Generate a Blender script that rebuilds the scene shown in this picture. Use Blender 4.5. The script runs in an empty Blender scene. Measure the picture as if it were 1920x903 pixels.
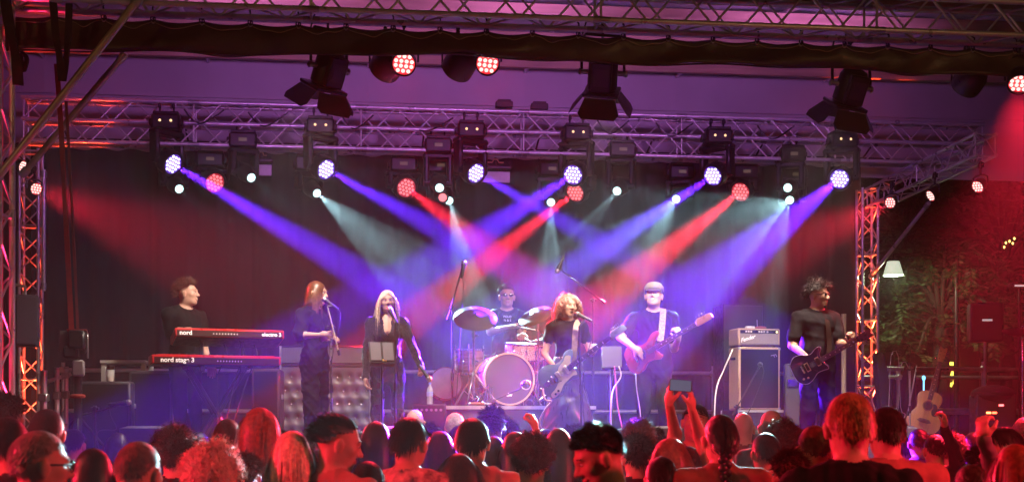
import bpy, bmesh, math, random
import numpy as np
from mathutils import Vector, Matrix
random.seed(7)
RNG = np.random.default_rng(11)
SC = bpy.context.scene
COL = SC.collection
R = math.radians
# ------------------------------------------------------------------ camera
F = 2560.0; HZ = 800.0; ZC = 1.75            # focal length in photo pixels, horizon row, eye height
cam_d = bpy.data.cameras.new('camera'); cam = bpy.data.objects.new('camera', cam_d); COL.objects.link(cam)
cam_d.sensor_width = 36.0; cam_d.lens = F / 1920 * 36.0
cam_d.shift_y = (HZ - 451.5) / 1920.0
cam_d.clip_start = 0.05; cam_d.clip_end = 3000
cam.location = (0, 0, ZC); cam.rotation_euler = (R(90), 0, 0)
SC.camera = cam
cam_d.dof.use_dof = True; cam_d.dof.focus_distance = 13.6; cam_d.dof.aperture_fstop = 4.0
# ------------------------------------------------------------------ night sky
wd = bpy.data.worlds.new('World'); SC.world = wd; wd.use_nodes = True
nt = wd.node_tree; nt.nodes.clear()
sky = nt.nodes.new('ShaderNodeTexSky'); sky.sky_type = 'NISHITA'; sky.sun_disc = False
sky.sun_elevation = R(-6.0); sky.sun_rotation = R(200)
bg = nt.nodes.new('ShaderNodeBackground'); bg.inputs['Strength'].default_value = 0.03
wo = nt.nodes.new('ShaderNodeOutputWorld')
nt.links.new(sky.outputs[0], bg.inputs['Color']); nt.links.new(bg.outputs[0], wo.inputs['Surface'])
vs = SC.view_settings
SC.display_settings.display_device = 'sRGB'
vs.view_transform = 'Standard'; vs.look = 'None'; vs.gamma = 1.0; vs.use_curve_mapping = False
vs.exposure = 0.0
cy = SC.cycles
cy.max_bounces = 5; cy.diffuse_bounces = 2; cy.glossy_bounces = 2; cy.transmission_bounces = 4
cy.volume_bounces = 0; cy.transparent_max_bounces = 6
cy.caustics_reflective = False; cy.caustics_refractive = False
cy.use_denoising = True; cy.use_light_tree = True
cy.sample_clamp_indirect = 4.0; cy.sample_clamp_direct = 0.0
cy.blur_glossy = 1.0
HAZE_DENSITY = 0.004
# ------------------------------------------------------------------ layout frames
YAW = R(7.0); EU = np.array([math.cos(YAW), math.sin(YAW)]); EV = np.array([-math.sin(YAW), math.cos(YAW)])
OY = 11.6; STAGE_Z = 1.40
def P(px, py, D):                               # a point seen at a photo pixel, at depth D from the camera
    return np.array([(px - 960) / F * D, D, ZC + (HZ - py) / F * D])
def W(u, v, z):                                 # stage coordinates to world
    q = np.array([0, OY]) + u * EU + v * EV
    return np.array([q[0], q[1], z])
def UV(p):
    d = np.array([p[0], p[1] - OY]); return float(d @ EU), float(d @ EV)
def DEP(px, v):                                 # depth where the pixel column meets the stage plane v
    k = (px - 960) / F; o = np.array([0, OY]) + v * EV
    u = (k * o[1] - o[0]) / (EU[0] - k * EU[1]); return o[1] + u * EU[1]
def PV(px, py, v): return P(px, py, DEP(px, v))
def PZ(px, v, z):
    p = P(px, 800, DEP(px, v)); p[2] = z; return p
# ------------------------------------------------------------------ materials
MATS = {}
def mat(name, col, rough=0.6, metal=0.0, var=0.15, scale=8.0, bump=0.0, bscale=60.0, spec=0.5, emit=None, es=0.0,
        coat=0.0, sheen=0.0, alpha=1.0, trans=0.0, stretch=None, aniso=0.0, rvar=0.12, sample_emit=False, sss=0.0):
    if name in MATS: return MATS[name]
    m = bpy.data.materials.new(name); m.use_nodes = True; n = m.node_tree.nodes; l = m.node_tree.links
    b = n['Principled BSDF']
    b.inputs['Base Color'].default_value = (*col, 1); b.inputs['Roughness'].default_value = rough
    b.inputs['Metallic'].default_value = metal; b.inputs['Specular IOR Level'].default_value = spec
    if coat: b.inputs['Coat Weight'].default_value = coat; b.inputs['Coat Roughness'].default_value = 0.08
    if sheen: b.inputs['Sheen Weight'].default_value = sheen
    if trans: b.inputs['Transmission Weight'].default_value = trans
    if sss: b.inputs['Subsurface Weight'].default_value = sss; b.inputs['Subsurface Scale'].default_value = 0.01
    if aniso: b.inputs['Anisotropic'].default_value = aniso
    if alpha < 1: b.inputs['Alpha'].default_value = alpha
    if var or bump or rvar:
        tc = n.new('ShaderNodeTexCoord'); mp = n.new('ShaderNodeMapping'); l.new(tc.outputs['Object'], mp.inputs[0])
        if stretch: mp.inputs['Scale'].default_value = stretch
        nz = n.new('ShaderNodeTexNoise'); nz.inputs['Scale'].default_value = scale; nz.inputs['Detail'].default_value = 5
        l.new(mp.outputs[0], nz.inputs['Vector'])
        if var:
            mr = n.new('ShaderNodeMapRange'); mr.inputs['From Min'].default_value = 0.3; mr.inputs['From Max'].default_value = 0.7
            mr.inputs['To Min'].default_value = 1 - var; mr.inputs['To Max'].default_value = 1 + var
            l.new(nz.outputs['Fac'], mr.inputs['Value'])
            hs = n.new('ShaderNodeHueSaturation'); hs.inputs['Color'].default_value = (*col, 1)
            l.new(mr.outputs[0], hs.inputs['Value']); l.new(hs.outputs[0], b.inputs['Base Color'])
        if rvar:
            m2 = n.new('ShaderNodeMapRange'); m2.inputs['From Min'].default_value = 0.3; m2.inputs['From Max'].default_value = 0.7
            m2.inputs['To Min'].default_value = max(0.03, rough - rvar); m2.inputs['To Max'].default_value = min(1, rough + rvar)
            l.new(nz.outputs['Fac'], m2.inputs['Value']); l.new(m2.outputs[0], b.inputs['Roughness'])
        if bump:
            nb = n.new('ShaderNodeTexNoise'); nb.inputs['Scale'].default_value = bscale; nb.inputs['Detail'].default_value = 4
            l.new(mp.outputs[0], nb.inputs['Vector'])
            bp = n.new('ShaderNodeBump'); bp.inputs['Strength'].default_value = bump; bp.inputs['Distance'].default_value = 0.02
            l.new(nb.outputs['Fac'], bp.inputs['Height']); l.new(bp.outputs[0], b.inputs['Normal'])
    if emit:
        b.inputs['Emission Color'].default_value = (*emit, 1); b.inputs['Emission Strength'].default_value = es
        if not sample_emit: m.cycles.emission_sampling = 'NONE'
    MATS[name] = m
    return m
# ------------------------------------------------------------------ mesh builder
def frame_from(d, up=(0, 0, 1)):
    z = Vector(d).normalized(); u = Vector(up)
    if abs(z.dot(u)) > 0.98: u = Vector((1, 0, 0)) if abs(z.x) < 0.9 else Vector((0, 1, 0))
    x = u.cross(z).normalized(); y = z.cross(x)
    return Matrix((x, y, z)).transposed()
def TR(loc, rot=None):
    m = (rot.to_4x4() if rot is not None else Matrix.Identity(4)); m = m.copy(); m.translation = Vector(loc); return m
def ROT(rx=0, ry=0, rz=0): 
    return Matrix.Rotation(rz, 3, 'Z') @ Matrix.Rotation(ry, 3, 'Y') @ Matrix.Rotation(rx, 3, 'X')
class MB:
    def __init__(s): s.v = []; s.f = []; s.mi = []; s.cur = 0
    def add(s, vs, fs, M=None):
        o = len(s.v)
        if M is not None: vs = [M @ Vector(q) for q in vs]
        s.v += [tuple(q) for q in vs]; s.f += [tuple(i + o for i in f) for f in fs]; s.mi += [s.cur] * len(fs); return s
    def box(s, c, size, rot=None, bev=0.0):
        hx, hy, hz = [a / 2 for a in size]; M = TR(c, rot)
        if bev <= 0:
            vs = [(x, y, z) for x in (-hx, hx) for y in (-hy, hy) for z in (-hz, hz)]
            fs = [(0, 1, 3, 2), (4, 6, 7, 5), (0, 4, 5, 1), (2, 3, 7, 6), (0, 2, 6, 4), (1, 5, 7, 3)]
            return s.add(vs, fs, M)
        b = min(bev, hx * .9, hy * .9, hz * .9); vs = []; idx = {}
        for sx in (-1, 1):
            for sy in (-1, 1):
                for sz in (-1, 1):
                    for ax in range(3):
                        p = [sx * (hx - b), sy * (hy - b), sz * (hz - b)]; p[ax] = (sx * hx, sy * hy, sz * hz)[ax]
                        idx[(sx, sy, sz, ax)] = len(vs); vs.append(tuple(p))
        fs = []
        for ax in range(3):
            a1, a2 = [(1, 2), (2, 0), (0, 1)][ax]
            for sg in (-1, 1):
                ring = []
                for (p, q) in ((-1, -1), (1, -1), (1, 1), (-1, 1)):
                    k = [0, 0, 0]; k[ax] = sg; k[a1] = p; k[a2] = q; ring.append(idx[(*k, ax)])
                fs.append(tuple(ring if sg > 0 else ring[::-1]))
        for ax in range(3):
            a1, a2 = [(1, 2), (2, 0), (0, 1)][ax]
            for p in (-1, 1):
                for q in (-1, 1):
                    k0 = [0, 0, 0]; k0[ax] = -1; k0[a1] = p; k0[a2] = q; k1 = list(k0); k1[ax] = 1
                    r = [idx[(*k0, a1)], idx[(*k1, a1)], idx[(*k1, a2)], idx[(*k0, a2)]]
                    fs.append(tuple(r if p * q < 0 else r[::-1]))
        for sx in (-1, 1):
            for sy in (-1, 1):
                for sz in (-1, 1):
                    r = [idx[(sx, sy, sz, a)] for a in range(3)]; fs.append(tuple(r if sx * sy * sz > 0 else r[::-1]))
        return s.add(vs, fs, M)
    def tube(s, a, b, r0, r1=None, n=10, cap=True):
        r1 = r0 if r1 is None else r1; a = Vector(a); b = Vector(b)
        if (b - a).length < 1e-6: return s
        fr = frame_from(b - a); vs = []
        for (c, r) in ((a, r0), (b, r1)):
            for i in range(n):
                t = 2 * math.pi * i / n; vs.append(c + fr @ Vector((r * math.cos(t), r * math.sin(t), 0)))
        fs = [(i, (i + 1) % n, n + (i + 1) % n, n + i) for i in range(n)]
        if cap: fs += [tuple(range(n))[::-1], tuple(range(n, 2 * n))]
        return s.add(vs, fs)
    def path(s, pts, r, n=8, rs=None):
        pts = [Vector(p) for p in pts]; vs = []; fr = None; m = len(pts)
        for k, p in enumerate(pts):
            d = (pts[min(k + 1, m - 1)] - pts[max(k - 1, 0)]).normalized()
            if fr is None: fr = frame_from(d)
            else:
                x = fr.col[0] - d * d.dot(fr.col[0]); x.normalize(); y = d.cross(x); fr = Matrix((x, y, d)).transposed()
            rr = rs[k] if rs else r
            for i in range(n):
                t = 2 * math.pi * i / n; vs.append(p + fr @ Vector((rr * math.cos(t), rr * math.sin(t), 0)))
        fs = [(k * n + i, k * n + (i + 1) % n, (k + 1) * n + (i + 1) % n, (k + 1) * n + i) for k in range(m - 1) for i in range(n)]
        fs += [tuple(range(n))[::-1], tuple(range((m - 1) * n, m * n))]
        return s.add(vs, fs)
    def lathe(s, prof, M=None, n=24, closed=True):            # profile [(r, z)...] about local z
        vs = []; m = len(prof)
        for (r, z) in prof:
            for i in range(n):
                t = 2 * math.pi * i / n; vs.append((r * math.cos(t), r * math.sin(t), z))
        fs = [(k * n + i, k * n + (i + 1) % n, (k + 1) * n + (i + 1) % n, (k + 1) * n + i) for k in range(m - 1) for i in range(n)]
        if closed: fs += [tuple(range(n))[::-1], tuple(range((m - 1) * n, m * n))]
        return s.add(vs, fs, M)
    def ell(s, c, r, rot=None, nu=14, nv=9):
        vs = []; 
        for j in range(nv + 1):
            ph = math.pi * j / nv
            for i in range(nu):
                t = 2 * math.pi * i / nu; vs.append((r[0] * math.sin(ph) * math.cos(t), r[1] * math.sin(ph) * math.sin(t), -r[2] * math.cos(ph)))
        fs = [(j * nu + i, j * nu + (i + 1) % nu, (j + 1) * nu + (i + 1) % nu, (j + 1) * nu + i) for j in range(nv) for i in range(nu)]
        return s.add(vs, fs, TR(c, rot))
    def torus(s, R_, r, M=None, n=28, m=8):
        vs = [((R_ + r * math.cos(q)) * math.cos(t), (R_ + r * math.cos(q)) * math.sin(t), r * math.sin(q))
              for t in [2 * math.pi * i / n for i in range(n)] for q in [2 * math.pi * j / m for j in range(m)]]
        fs = [(i * m + j, ((i + 1) % n) * m + j, ((i + 1) % n) * m + (j + 1) % m, i * m + (j + 1) % m) for i in range(n) for j in range(m)]
        return s.add(vs, fs, M)
    def prism(s, pts, z0, z1, M=None, bev=0.0):               # outline in local xy, thickness along z, optional rounded rim
        n = len(pts); A = np.array(pts, float)
        if bev > 0:
            d = np.roll(A, -1, 0) - np.roll(A, 1, 0); nn = np.stack([d[:, 1], -d[:, 0]], 1); nn /= np.linalg.norm(nn, axis=1)[:, None] + 1e-9
            area = 0.5 * np.sum(A[:, 0] * np.roll(A[:, 1], -1) - np.roll(A[:, 0], -1) * A[:, 1])
            if area < 0: nn = -nn
            rings = [(A - nn * bev, z0), (A - nn * bev * .3, z0 + bev * .3), (A, z0 + bev), (A, z1 - bev), (A - nn * bev * .3, z1 - bev * .3), (A - nn * bev, z1)]
        else: rings = [(A, z0), (A, z1)]
        vs = [(x, y, z) for (B, z) in rings for (x, y) in B]; k = len(rings)
        fs = [(j * n + i, j * n + (i + 1) % n, (j + 1) * n + (i + 1) % n, (j + 1) * n + i) for j in range(k - 1) for i in range(n)]
        fs += [tuple(range(n))[::-1], tuple(range((k - 1) * n, k * n))]
        return s.add(vs, fs, M)
    def mesh(s, name, smooth=None):
        me = bpy.data.meshes.new(name); me.from_pydata(s.v, [], s.f); 
        if any(s.mi): me.polygons.foreach_set('material_index', s.mi)
        bm = bmesh.new(); bm.from_mesh(me); bmesh.ops.recalc_face_normals(bm, faces=bm.faces); bm.to_mesh(me); bm.free()
        if smooth is not None and smooth > 0:
            me.polygons.foreach_set('use_smooth', [True] * len(me.polygons))
            if smooth < 180:
                try: me.set_sharp_from_angle(angle=R(smooth))
                except Exception: pass
        me.update(); return me
def spline(pts, n=6, closed=True):
    pts = [np.array(p, float) for p in pts]; m = len(pts); out = []
    for i in range(m if closed else m - 1):
        p0, p1, p2, p3 = (pts[(i - 1) % m], pts[i], pts[(i + 1) % m], pts[(i + 2) % m]) if closed else \
            (pts[max(i - 1, 0)], pts[i], pts[i + 1], pts[min(i + 2, m - 1)])
        for k in range(n):
            t = k / n
            out.append(0.5 * ((2 * p1) + (-p0 + p2) * t + (2 * p0 - 5 * p1 + 4 * p2 - p3) * t * t + (-p0 + 3 * p1 - 3 * p2 + p3) * t ** 3))
    if not closed: out.append(pts[-1])
    return [tuple(q) for q in out]
# ------------------------------------------------------------------ things and parts
def mkobj(name, data, M=None, parent=None):
    o = bpy.data.objects.new(name, data); COL.objects.link(o)
    if parent is not None: o.parent = parent
    if M is not None: o.matrix_basis = M
    return o
class Thing:
    def __init__(s, name, label, cat, loc=(0, 0, 0), rz=0.0, group=None, M=None):
        s.M = M if M is not None else TR(loc, Matrix.Rotation(rz, 3, 'Z')); s.Mi = s.M.inverted()
        s.e = mkobj(name, None, s.M); s.e.empty_display_size = 0.1
        s.e['label'] = label; s.e['category'] = cat
        if group: s.e['group'] = group
    def part(s, name, mb, m, parent=None, world=False, smooth=40, label=None):
        me = mb if isinstance(mb, bpy.types.Mesh) else mb.mesh(name, smooth)
        if world: me.transform(s.Mi)
        if not me.materials:
            for q in (m if isinstance(m, (list, tuple)) else [m]): me.materials.append(q)
        o = mkobj(name, me, None, parent if parent is not None else s.e)
        if label: o['label'] = label
        return o
def single(name, mb, m, label, cat, group=None, smooth=40, M=None):      # a thing that is one mesh, given in world space
    me = mb.mesh(name, smooth)
    for q in (m if isinstance(m, (list, tuple)) else [m]): me.materials.append(q)
    c = np.mean(np.array(mb.v), 0); c[2] = np.min(np.array(mb.v)[:, 2])
    me.transform(Matrix.Translation(-Vector(c)))
    o = mkobj(name, me, Matrix.Translation(Vector(c))); o['label'] = label; o['category'] = cat
    if group: o['group'] = group
    return o
def struct(name, mb, m, kind='structure', smooth=40):
    me = mb.mesh(name, smooth)
    for q in (m if isinstance(m, (list, tuple)) else [m]): me.materials.append(q)
    o = mkobj(name, me); o['kind'] = kind; return o
def copy_tree(o, parent=None):
    c = o.copy(); COL.objects.link(c); c.parent = parent
    for ch in list(o.children): copy_tree(ch, c)
    return c
FONT_CACHE = {}
def text_mesh(s, size, depth=0.001, shear=0.0, bold=0.0):
    cu = bpy.data.curves.new('lettering', 'FONT'); cu.body = s; cu.size = size; cu.extrude = depth; cu.shear = shear; cu.offset = bold
    cu.align_x = 'CENTER'; cu.align_y = 'CENTER'
    ob = bpy.data.objects.new('lettering_tmp', cu); COL.objects.link(ob)
    dg = bpy.context.evaluated_depsgraph_get(); dg.update()
    me = bpy.data.meshes.new_from_object(ob.evaluated_get(dg))
    bpy.data.objects.remove(ob); bpy.data.curves.remove(cu)
    me.materials.clear(); return me
# common materials
M_ALU = mat('aluminium_tube', (0.64, 0.64, 0.65), 0.36, 0.55, 0.12, 6, bump=0.05, bscale=120)
M_STEEL = mat('galvanised_steel', (0.42, 0.42, 0.43), 0.42, 0.85, 0.2, 10)
M_CHROME = mat('chrome', (0.7, 0.7, 0.72), 0.14, 1.0, 0.05, 10)
M_BLACK = mat('black_plastic', (0.012, 0.012, 0.014), 0.45, 0, 0.3, 20)
M_BLACKM = mat('black_metal', (0.015, 0.015, 0.017), 0.38, 0.3, 0.3, 20)
M_RUBBER = mat('black_rubber', (0.01, 0.01, 0.01), 0.7)
M_CLOTHK = mat('black_cloth', (0.012, 0.012, 0.014), 0.85, 0, 0.3, 30, bump=0.3, bscale=40)
M_WHITE = mat('white_paint', (0.75, 0.75, 0.74), 0.45)
M_CABLE = mat('cable_rubber', (0.012, 0.012, 0.012), 0.5)
# ================================================================== ground, stage, roof
M_ASPH = mat('asphalt', (0.05, 0.05, 0.05), 0.85, 0, 0.3, 3, bump=0.5, bscale=200)
mb = MB(); mb.add([(-900, -300, 0), (900, -300, 0), (900, 1500, 0), (-900, 1500, 0)], [(0, 1, 2, 3)]); struct('ground', mb, M_ASPH)
M_PLY = mat('black_stage_plywood', (0.025, 0.024, 0.025), 0.55, 0, 0.35, 2.5, bump=0.15, bscale=30)
st = Thing('stage', 'raised black concert stage with plywood deck panels', 'stage', W(0, 0.35, 0), YAW)
us = np.arange(-7.0, 8.01, 1.0); vsr = np.arange(0.35, 8.4, 1.0)
deck_me = MB().box((0, 0, 0), (0.992, 0.992, 0.04), bev=0.004).mesh('deck_panel', 0); deck_me.materials.append(M_PLY)
for u in us[:-1]:
    for v in vsr[:-1]:
        mkobj('deck_panel', deck_me, Matrix.Translation(Vector((u + .5, v - .35 + .5, STAGE_Z - 0.02))), st.e)
mb = MB(); mb.box((0.5, 0.02, 0.67), (15, 0.02, 1.34)); st.part('skirt', mb, M_CLOTHK)
mb = MB()
for u in us:
    for v in (0.1, 3.0, 6.0): mb.tube((u, v, 0), (u, v, 1.34), 0.03)
    mb.box((u, 4, 1.30), (0.05, 7.9, 0.07))
st.part('substructure', mb, M_STEEL)
# rear curtain with folds, hung from ties
M_CURT = mat('black_molton', (0.020, 0.018, 0.020), 0.95, 0, 0.25, 1.2, bump=0.25, bscale=25, sheen=0.25)
def folded_sheet(x0, x1, z0, z1, nx, nz, amp, wl, seed, top_drop=0.0):
    rg = np.random.default_rng(seed); ph = rg.uniform(0, 6.28, 4); mbx = MB(); vs = []; fs = []
    for j in range(nz + 1):
        t = j / nz
        for i in range(nx + 1):
            x = x0 + (x1 - x0) * i / nx
            y = amp * (math.sin(x / wl * 6.28 + ph[0]) * .6 + math.sin(x / wl * 2.9 + ph[1]) * .5 + .3 * math.sin(x / wl * 11 + ph[2] + 1.5 * t)) * (1 - .35 * t)
            z = z0 + (z1 - z0) * t
            if j == nz: z -= top_drop * (0.5 - 0.5 * math.cos(x / 0.42 * 6.28))
            vs.append((x, y, z))
    for j in range(nz):
        for i in range(nx):
            a = j * (nx + 1) + i; fs.append((a, a + 1, a + nx + 2, a + nx + 1))
    mbx.add(vs, fs); return mbx
ct = Thing('backdrop_curtain', 'black cloth backdrop curtain across the rear of the stage', 'curtain', W(0, 7.0, STAGE_Z), YAW)
uL, uR = UV(PZ(58, 7.0, 0))[0], UV(PZ(1612, 7.0, 0))[0]
nd = 4
for k in range(nd):
    a = uL + (uR - uL) * k / nd; b = uL + (uR - uL) * (k + 1) / nd
    ct.part('curtain_panel', folded_sheet(a, b + .02, 0.01, 5.42 - STAGE_Z, 80, 10, 0.055, 0.35, 40 + k, 0.03), M_CURT, smooth=180)
mb = MB(); mb.tube((uL - .5, 0.05, 5.47 - STAGE_Z), (uR + .4, 0.05, 5.47 - STAGE_Z), 0.024); ct.part('curtain_pipe', mb, M_STEEL)
tie = MB().tube((0, .03, -.07), (0, .05, .05), 0.008, n=5).mesh('curtain_tie'); tie.materials.append(M_RUBBER)
for k in range(int((uR - uL) / .42) + 1): mkobj('curtain_tie', tie, Matrix.Translation(Vector((uL + k * .42, 0, 5.44 - STAGE_Z))), ct.e)
# left masking curtain
lt = Thing('side_curtain', 'black masking curtain closing the left side of the stage', 'curtain', W(-6.75, 2.8, STAGE_Z), YAW + R(90))
lt.part('curtain_panel', folded_sheet(0, 4.6, 0, 3.9, 60, 6, 0.03, 0.35, 77), M_CURT, smooth=180)
# roof tarpaulin: ceiling, rear gable, purlins
M_TARP = mat('white_roof_tarpaulin', (0.46, 0.45, 0.47), 0.6, 0, 0.10, 1.2, bump=0.12, bscale=3, rvar=0.08)
rf = Thing('stage_roof', 'white tarpaulin stage roof glowing purple above the trusses', 'roof', W(0, 0, 5.6), YAW)
ribs = np.linspace(-7.6, 9.8, 9)
def roof_z(v): 
    t = (v - 0.2) / 7.3; return 5.72 + 1.05 * math.sin(min(1, t) * math.pi * .5)
for k in range(8):
    vs_ = []; fs_ = []; n1, n2 = 8, 14
    for j in range(n2 + 1):
        v = 0.05 + 7.45 * j / n2
        for i in range(n1 + 1):
            u = ribs[k] + (ribs[k + 1] - ribs[k]) * i / n1; sag = -0.06 * math.sin(math.pi * i / n1) * math.sin(math.pi * j / n2)
            vs_.append((u, v, roof_z(v) + sag - 5.6))
    for j in range(n2):
        for i in range(n1): a = j * (n1 + 1) + i; fs_.append((a, a + 1, a + n1 + 2, a + n1 + 1))
    rf.part('roof_panel', MB().add(vs_, fs_), M_TARP, smooth=180)
    vs_ = []; fs_ = []
    for j in range(9):
        for i in range(n1 + 1):
            u = ribs[k] + (ribs[k + 1] - ribs[k]) * i / n1; t = j / 8
            vs_.append((u, 7.5 + 0.05 * math.sin(math.pi * t) * math.sin(math.pi * i / n1), (5.36 + (roof_z(7.5) - 5.36) * t) - 5.6))
    for j in range(8):
        for i in range(n1): a = j * (n1 + 1) + i; fs_.append((a, a + 1, a + n1 + 2, a + n1 + 1))
    rf.part('gable_panel', MB().add(vs_, fs_), M_TARP, smooth=180)
for k in range(9):
    mb = MB(); mb.path([(ribs[k], v, roof_z(v) - 5.6 - .05) for v in np.linspace(.1, 7.45, 12)], 0.025, 8); rf.part('rib', mb, M_ALU)
for v in (0.75, 2.6, 4.9, 6.6):
    mb = MB(); mb.box((1.1, v, roof_z(v) - 5.6 - .14), (17.2, 0.07, 0.12), bev=.006); rf.part('purlin', mb, mat('tan_laminated_timber', (0.42, 0.30, 0.18), .6, 0, .25, 4, stretch=(.3, 4, 4)))
mb = MB(); mb.box((1.1, 7.47, 6.25 - 5.6), (17.2, .02, .03)); rf.part('gable_seam', mb, M_TARP)
# ------------------------------------------------------------------ trusses
BR = {}
def brace_mesh(L, r):
    key = (round(L, 3), r)
    if key not in BR:
        BR[key] = MB().tube((0, 0, 0), (0, 0, L), r, n=8).mesh('brace', 40); BR[key].materials.append(M_ALU)
    return BR[key]
def truss(name, label, p0, p1, up, w=0.29, h=0.29, bay=0.28, rc=0.025, rb=0.010, seg=2.0, m=None, group=None, tri=False, cat='truss', levels=1):
    """Box truss: four chords, zigzag braces on every face, frames and couplers where segments join. p0/p1 is the centre line."""
    p0 = Vector(p0); p1 = Vector(p1); d = (p1 - p0); L = d.length; d.normalize()
    up = Vector(up); s = d.cross(up).normalized(); up = s.cross(d).normalized()
    rot = Matrix((d, s, up)).transposed(); M = TR(p0, rot)
    t = Thing(name, label, cat, M=M, group=group); mm = m or M_ALU
    zs = [-h / 2 * levels + h * i for i in range(levels + 1)]
    corners = [(sy * w / 2, z) for z in zs for sy in (-1, 1)]
    for (y, z) in corners:
        ch = MB().tube((0, y, z), (L, y, z), rc, n=12); t.part('chord', ch, mm)
    def add(a, b, r=rb):
        a = Vector(a); b = Vector(b); o = mkobj('brace', brace_mesh((b - a).length, r), TR(a, frame_from(b - a)), t.e)
        if m: o.material_slots[0].link = 'OBJECT'; o.material_slots[0].material = m
    n = max(2, int(round(L / bay))); st_ = L / n
    faces = [((sy * w / 2, zs[i]), (sy * w / 2, zs[i + 1]), i + (sy > 0)) for i in range(levels) for sy in (-1, 1)] + \
            [((-w / 2, zs[k]), (w / 2, zs[k]), k) for k in (0, levels)]
    for (a, b, ph) in faces:
        for i in range(n):
            A, B = (a, b) if (i + ph) % 2 == 0 else (b, a)
            add((i * st_ + .01, *A), ((i + 1) * st_ - .01, *B))
    ns = max(1, int(round(L / seg)))
    for k in range(ns + 1):
        x = L * k / ns
        for (a, b, ph) in faces: add((min(max(x, .03), L - .03), *a), (min(max(x, .03), L - .03), *b), rb * 1.1)
        if 0 < k < ns:
            key = ('c', rc)
            if key not in BR: BR[key] = MB().tube((-.07, 0, 0), (.07, 0, 0), rc * 1.12, n=12).mesh('coupler', 40); BR[key].materials.append(M_STEEL)
            for (y, z) in corners: mkobj('coupler', BR[key], Matrix.Translation(Vector((x, y, z))), t.e)
    return t
# front truss, seen close along the top of the picture
FZ = 5.19 + 0.145
ft = truss('front_truss', 'close aluminium box truss running along the top of the stage front', W(-4.12, 0, FZ), W(5.6, 0, FZ), (0, 0, 1), seg=2.2)
# rear double truss with the lamps
t_r = truss('rear_truss', 'long double height aluminium truss carrying the moving lights', W(UV(PZ(44, 6, 0))[0], 6.0, 5.535), W(UV(PZ(1838, 6, 0))[0], 6.0, 5.535), (0, 0, 1), w=0.25, h=0.262, bay=0.27, levels=2, rc=0.026, seg=2.0)
# left front post, mostly cut by the frame
lp = truss('truss_post', 'red lit truss post at the left edge of the picture', W(-4.29, 0.02, 0), W(-4.29, 0.02, 5.2), (0, -1, 0), seg=2.0, group='truss posts')
rp0 = PZ(1626, 6.7, 0)
def post(px, v, z1, label, w=.22):
    p = PZ(px, v, STAGE_Z); return truss('truss_post', label, p, (p[0], p[1], z1), (-EU[1], EU[0], 0) if False else (EV[0], EV[1], 0), w=w, h=w, bay=.25, rc=.02, rb=.009, seg=1.0, group='truss posts')
post(1626, 6.7, 5.05, 'orange lit truss post at the right end of the black backdrop')
post(58, 5.6, 5.1, 'slim truss post behind the hanging speaker on the left')
# right side truss running towards the audience
a = PV(1640, 372, 6.7); b = PV(1850, 268, 3.6)
sdt = truss('side_truss', 'dark side truss sloping out to the right above three red lamps', a, (b[0], b[1], a[2] + .12), (0, 0, 1), w=.25, h=.25, bay=.25, rc=.02, rb=.008, seg=1.5)
# braces
def pipe(name, a, b, r, m, label, cat, group=None, clamps=True):
    t = Thing(name, label, cat, a, group=group)
    t.part('tube', MB().tube(a, b, r, n=14), m, world=True)
    if clamps:
        d = (Vector(b) - Vector(a)).normalized()
        for e, s in ((a, 1), (b, -1)):
            e = Vector(e); mbx = MB().tube(e + d * s * .02, e + d * s * .09, r * 1.35, n=10); mbx.box(e + d * s * .05, (.05, .05, .05), bev=.008); t.part('clamp', mbx, M_STEEL, world=True)
    return t
M_BRASS = mat('weathered_brace_tube', (0.48, 0.42, 0.33), 0.42, 0.8, 0.2, 5)
pipe('corner_brace', P(-14, 345, 10.9), P(264, -6, 11.05), 0.031, M_BRASS, 'thick brownish brace tube crossing the top left corner', 'brace', 'corner braces')
pipe('corner_brace', P(40, 330, 12.9), P(236, 100, 12.6), 0.031, M_BRASS, 'red lit brace tube behind the thicker one at top left', 'brace', 'corner braces')
pipe('corner_brace', PV(1631, 520, 6.6), PV(1742, 380, 5.2), 0.026, M_ALU, 'slanting brace from the orange post to the side truss', 'brace', 'corner braces')
pipe('upright_pole', PV(82, 545, 5.0), PV(82, 318, 5.0), 0.026, M_ALU, 'thin grey pole hanging beside the left truss post', 'pole')
# valance
M_VAL = mat('brown_black_vinyl', (0.045, 0.030, 0.022), 0.42, 0, 0.35, 3, bump=0.35, bscale=9, rvar=.15)
va = Thing('valance', 'dark brown vinyl valance laced under the front truss', 'valance', W(-4.2, 0.19, 5.1), YAW)
L_v = 9.9; nx, nz = 240, 8; vs_ = []; fs_ = []
rg = np.random.default_rng(5); dro = rg.uniform(-.02, .025, 40)
for j in range(nz + 1):
    t = j / nz
    for i in range(nx + 1):
        x = L_v * i / nx; s = x / .40; k = int(s); fr = s - k
        top = 5.155 - 0.022 * math.sin(math.pi * fr) - 5.1
        bot = 4.845 + 0.08 * min(1, x / 3) - 5.1 + .012 * math.sin(x * 2.1) + .010 * math.sin(x * 5.3 + 1) + dro[k] * math.sin(math.pi * fr) * .6
        y = .018 * math.sin(x * 7.1 + 2 * t) * t + .03 * math.sin(x * 2.3 + t * 3) * t + .012 * math.sin(math.pi * fr) * math.cos(4 * t)
        vs_.append((x, y, top + (bot - top) * t))
for j in range(nz):
    for i in range(nx): a_ = j * (nx + 1) + i; fs_.append((a_, a_ + 1, a_ + nx + 2, a_ + nx + 1))
o = va.part('sheet', MB().add(vs_, fs_), M_VAL, smooth=180)
sol = o.modifiers.new('thickness', 'SOLIDIFY'); sol.thickness = 0.004
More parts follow.
